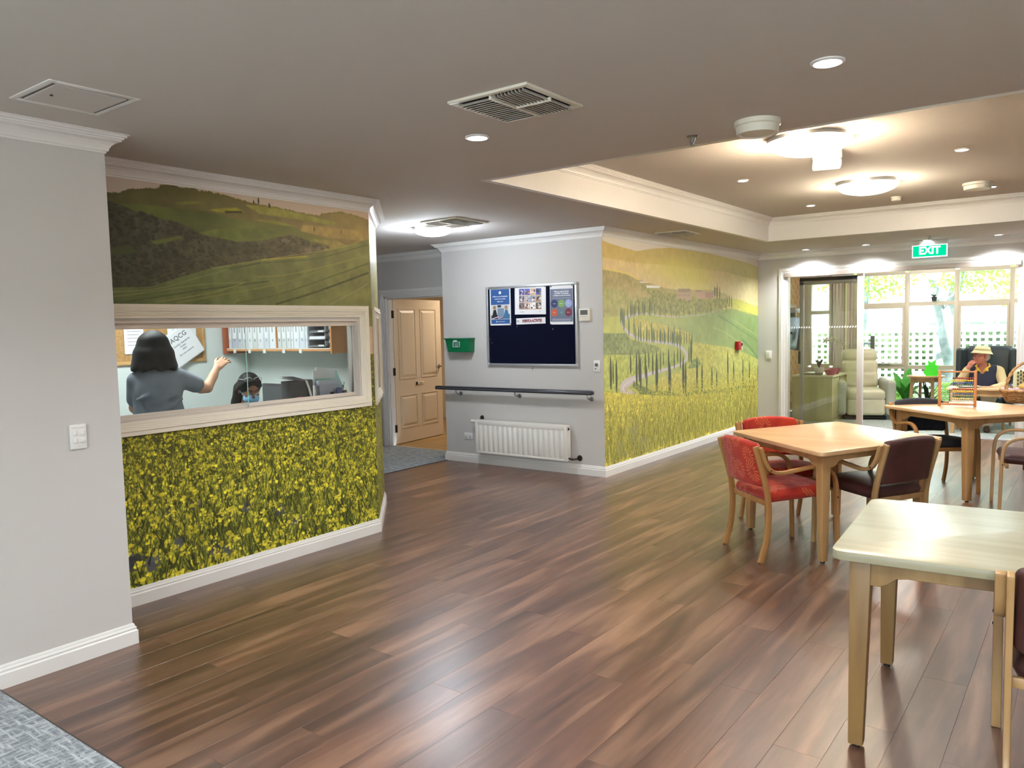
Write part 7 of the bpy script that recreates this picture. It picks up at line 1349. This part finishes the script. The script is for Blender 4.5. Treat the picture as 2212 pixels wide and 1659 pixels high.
# low table in front
p = at_z(2043, 838, .60); x0_, y0_ = p.x, p.y; t = thing('low_table', 'low wooden table with glossy top in front of the wing chair', 'table', (x0_+.5, y0_+.24, 0)); build('tabletop', MB().prism([(.5*math.copysign(1, math.cos(a))*min(1, abs(math.cos(a))*1.35), .24*math.copysign(1, math.sin(a))*min(1, abs(math.sin(a))*1.35)) for a in [2*PI*(k+.5)/32 for k in range(32)]], .575, .60), T1M, t, bevel=.003)
for x in (-.42, .42):
    for y in (-.2, .2): build('leg', MB().add([(x-.03, y-.03, .575), (x+.03, y-.03, .575), (x+.03, y+.03, .575), (x-.03, y+.03, .575), (x-.02, y-.02, 0), (x+.02, y-.02, 0), (x+.02, y+.02, 0), (x-.02, y+.02, 0)], [(0, 1, 2, 3), (4, 5, 6, 7), (0, 1, 5, 4), (1, 2, 6, 5), (2, 3, 7, 6), (3, 0, 4, 7)]), LEGM, t)
build('apron', MB().box(-.42, .42, -.22, -.2, .50, .575).box(-.42, .42, .2, .22, .50, .575), LEGM, t)
for i_, (c_, lb) in enumerate((((66, 84, 76), 'green magazine at the bottom of the small pile on the low table'), ((196, 196, 190), 'pale magazine on top of the small pile on the low table'))):
    t = thing('magazine', lb, 'magazine', (x0_+.22, y0_+.24, .601+.012*i_), .2+.3*i_, 'magazines on the low table'); build('cover', MB().box(-.11, .11, -.15, .15, 0, .011), mat('mag_%d' % i_, c_, .35), t, bevel=.002)
armchair('brown armchair with slatted pale legs at the right edge behind the far table', -.22, 9.05, 200, BRNF, DKWD)

# ================================================================ garden
struct('ground', MB().box(-14, 10, SY+.1, 34, -.12, -.05).box(-14, SXL-.12, 11.5, SY+.1, -.12, -.05), mat('garden_ground', (150, 172, 132), .9, nscale=2.5, col2=(196, 204, 180)))
LATW = mat('white_lattice', (236, 238, 236), .6)
fy = 17.3; t = thing('lattice_fence', 'white lattice garden fence behind the sunroom windows', 'fence', (-2.6, fy, 0)); x = -4.6
while x < 4.6: build('lattice_slat', MB().box(x, x+.055, 0, .015, .02, 1.30 if x > -1 else 1.22), LATW, t); x += .125
for k in range(11): build('lattice_rail', MB().box(-4.65, 4.65, -.016, 0, .06+k*.118, .115+k*.118), LATW, t)
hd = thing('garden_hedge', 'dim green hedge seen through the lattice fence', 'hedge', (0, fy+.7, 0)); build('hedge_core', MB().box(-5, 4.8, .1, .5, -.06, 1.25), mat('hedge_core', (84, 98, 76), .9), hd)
for x in (-4.6, -1.4, 1.7, 4.6): build('post', MB().box(x-.04, x+.04, .016, .09, -.08, 1.40), mat('fence_post', (120, 132, 132), .7), t)
build('cap_rail', MB().box(-.9, 4.65, -.03, .06, 1.38, 1.43), mat('fence_cap', (150, 158, 150), .7), t)
t = thing('dark_post', 'dark slim post standing outside before the lattice fence', 'post', (at_y(1885, 780, 15.5).x, 15.5, -.06)); build('shaft', MB().box(-.035, .035, -.035, .035, 0, 1.28), DARKM, t); build('bracket', MB().box(-.2, .0, -.02, .02, 1.12, 1.16).box(-.34, -.19, -.06, .06, .72, 1.2), mat('meter_box', (98, 116, 116), .5), t)
BARK = mat('grey_bark', (150, 158, 160), .85, nscale=6, col2=(110, 120, 124), bump=.8, bscale=30)
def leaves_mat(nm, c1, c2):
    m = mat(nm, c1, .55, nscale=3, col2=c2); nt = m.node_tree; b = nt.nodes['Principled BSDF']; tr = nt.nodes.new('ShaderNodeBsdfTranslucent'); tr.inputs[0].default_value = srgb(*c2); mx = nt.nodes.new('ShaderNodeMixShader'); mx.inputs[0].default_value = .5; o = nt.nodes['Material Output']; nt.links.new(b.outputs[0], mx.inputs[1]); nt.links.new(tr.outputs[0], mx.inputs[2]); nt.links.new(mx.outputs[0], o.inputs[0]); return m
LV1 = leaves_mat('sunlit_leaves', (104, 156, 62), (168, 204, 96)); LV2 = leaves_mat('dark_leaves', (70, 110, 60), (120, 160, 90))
def foliage(par, blobs, n, size, m_, seed):
    r = np.random.RandomState(seed); w_ = np.array([b[3]*b[4]*b[5] for b in blobs])**.6; ids = r.choice(len(blobs), n, p=w_/w_.sum()); B_ = np.array(blobs)[ids]; d = r.normal(size=(n, 3)); d /= np.linalg.norm(d, axis=1)[:, None]; P = B_[:, :3]+d*B_[:, 3:6]*(r.rand(n, 1)**.35)
    a = r.normal(size=(n, 3)); a /= np.linalg.norm(a, axis=1)[:, None]; b = np.cross(a, r.normal(size=(n, 3))); b /= np.linalg.norm(b, axis=1)[:, None]; s = size*r.uniform(.6, 1.3, (n, 1)); V_ = np.stack([P-a*s, P+b*s*.5, P+a*s, P-b*s*.5], 1).reshape(-1, 3)
    me = bpy.data.meshes.new('foliage'); me.vertices.add(4*n); me.vertices.foreach_set('co', V_.astype(np.float32).ravel()); me.loops.add(4*n); me.loops.foreach_set('vertex_index', np.arange(4*n, dtype=np.int32)); me.polygons.add(n); me.polygons.foreach_set('loop_start', np.arange(0, 4*n, 4, dtype=np.int32)); me.polygons.foreach_set('loop_total', np.full(n, 4, np.int32)); me.update(calc_edges=True); me.materials.append(m_)
    o = bpy.data.objects.new('foliage', me); C.objects.link(o); o.parent = par; o['kind'] = 'stuff'; return o
p = at_y(2038, 790, 16.3); t = thing('garden_tree', 'grey forked tree trunk with light leaves right behind the middle window', 'tree', (p.x, 16.3, -.06)); build('trunk', MB().tube(smooth_path([(0, 0, 0), (.01, 0, .7), (.02, 0, 1.2), (.08, 0, 1.65), (.22, 0, 2.3), (.35, 0, 3.0)], 3), [.17, .165, .16, .155, .15, .145, .14, .13, .12, .11, .10, .09, .08, .07, .06, .05], 12).tube([(.03, 0, 1.35), (-.10, .02, 1.8), (-.3, .05, 2.6)], [.10, .09, .06], 10), BARK, t, smooth=True)
foliage(t, [(.2, 0, 3.0, 1.3, .9, .7), (-.7, .1, 2.9, .9, .8, .5), (1.2, .1, 2.6, .8, .7, .5), (.4, 0, 2.25, .7, .6, .25)], 2600, .055, LV1, 3)
t = thing('garden_tree', 'leafy green tree crown in the upper left window pane', 'tree', (-3.9, 17.9, -.06)); build('trunk', MB().tube([(-.4, .5, 0), (-.2, .3, 1.6), (0, 0, 3.0)], [.15, .12, .07], 10), BARK, t, smooth=True); foliage(t, [(.2, 0, 2.7, 1.0, .8, .75), (-.8, 0, 3.1, 1.0, .9, .9), (.9, .2, 3.0, .6, .6, .4)], 4200, .055, LV1, 5)
t = thing('garden_tree', 'thin sunlit tree crown behind the right window pane', 'tree', (.4, 18.6, -.06)); build('trunk', MB().tube([(0, 0, 0), (.1, 0, 1.8), (.3, 0, 3.4)], [.12, .10, .05], 10), BARK, t, smooth=True); foliage(t, [(-.9, 0, 2.3, 1.1, .8, .5), (-.2, 0, 3.2, 1.3, .9, .6), (-1.6, 0, 2.0, .6, .5, .3)], 2200, .055, LV1, 7)
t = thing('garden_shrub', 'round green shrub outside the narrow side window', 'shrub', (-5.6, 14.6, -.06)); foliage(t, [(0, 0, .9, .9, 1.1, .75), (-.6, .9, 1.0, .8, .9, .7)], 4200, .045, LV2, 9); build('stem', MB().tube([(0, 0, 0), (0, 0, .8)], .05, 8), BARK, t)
t = thing('garden_tree', 'leaning grey branch and leaves outside the narrow side window', 'tree', (-6.4, 16.6, -.06)); build('trunk', MB().tube([(0, 0, 0), (.3, 0, 1.2), (.9, -.2, 2.2), (1.7, -.4, 3.1)], [.16, .14, .12, .1], 10), BARK, t, smooth=True); foliage(t, [(1.2, 0, 3.1, 1.2, .9, .4)], 700, .05, LV1, 11)
for i_, (x, y, lb) in enumerate(((-2.9, 15.2, 'low green shrub below the left sunroom pane'), (-1.9, 15.4, 'low bright shrub behind the round side table'), (-.6, 15.3, 'low shrub behind the wing chair'))):
    t = thing('garden_shrub', lb, 'shrub', (x, y, -.06)); foliage(t, [(0, 0, .25, .38, .25, .26)], 700, .05, LV1, 20+i_); build('stem', MB().tube([(0, 0, 0), (0, 0, .2)], .02, 6), BARK, t)
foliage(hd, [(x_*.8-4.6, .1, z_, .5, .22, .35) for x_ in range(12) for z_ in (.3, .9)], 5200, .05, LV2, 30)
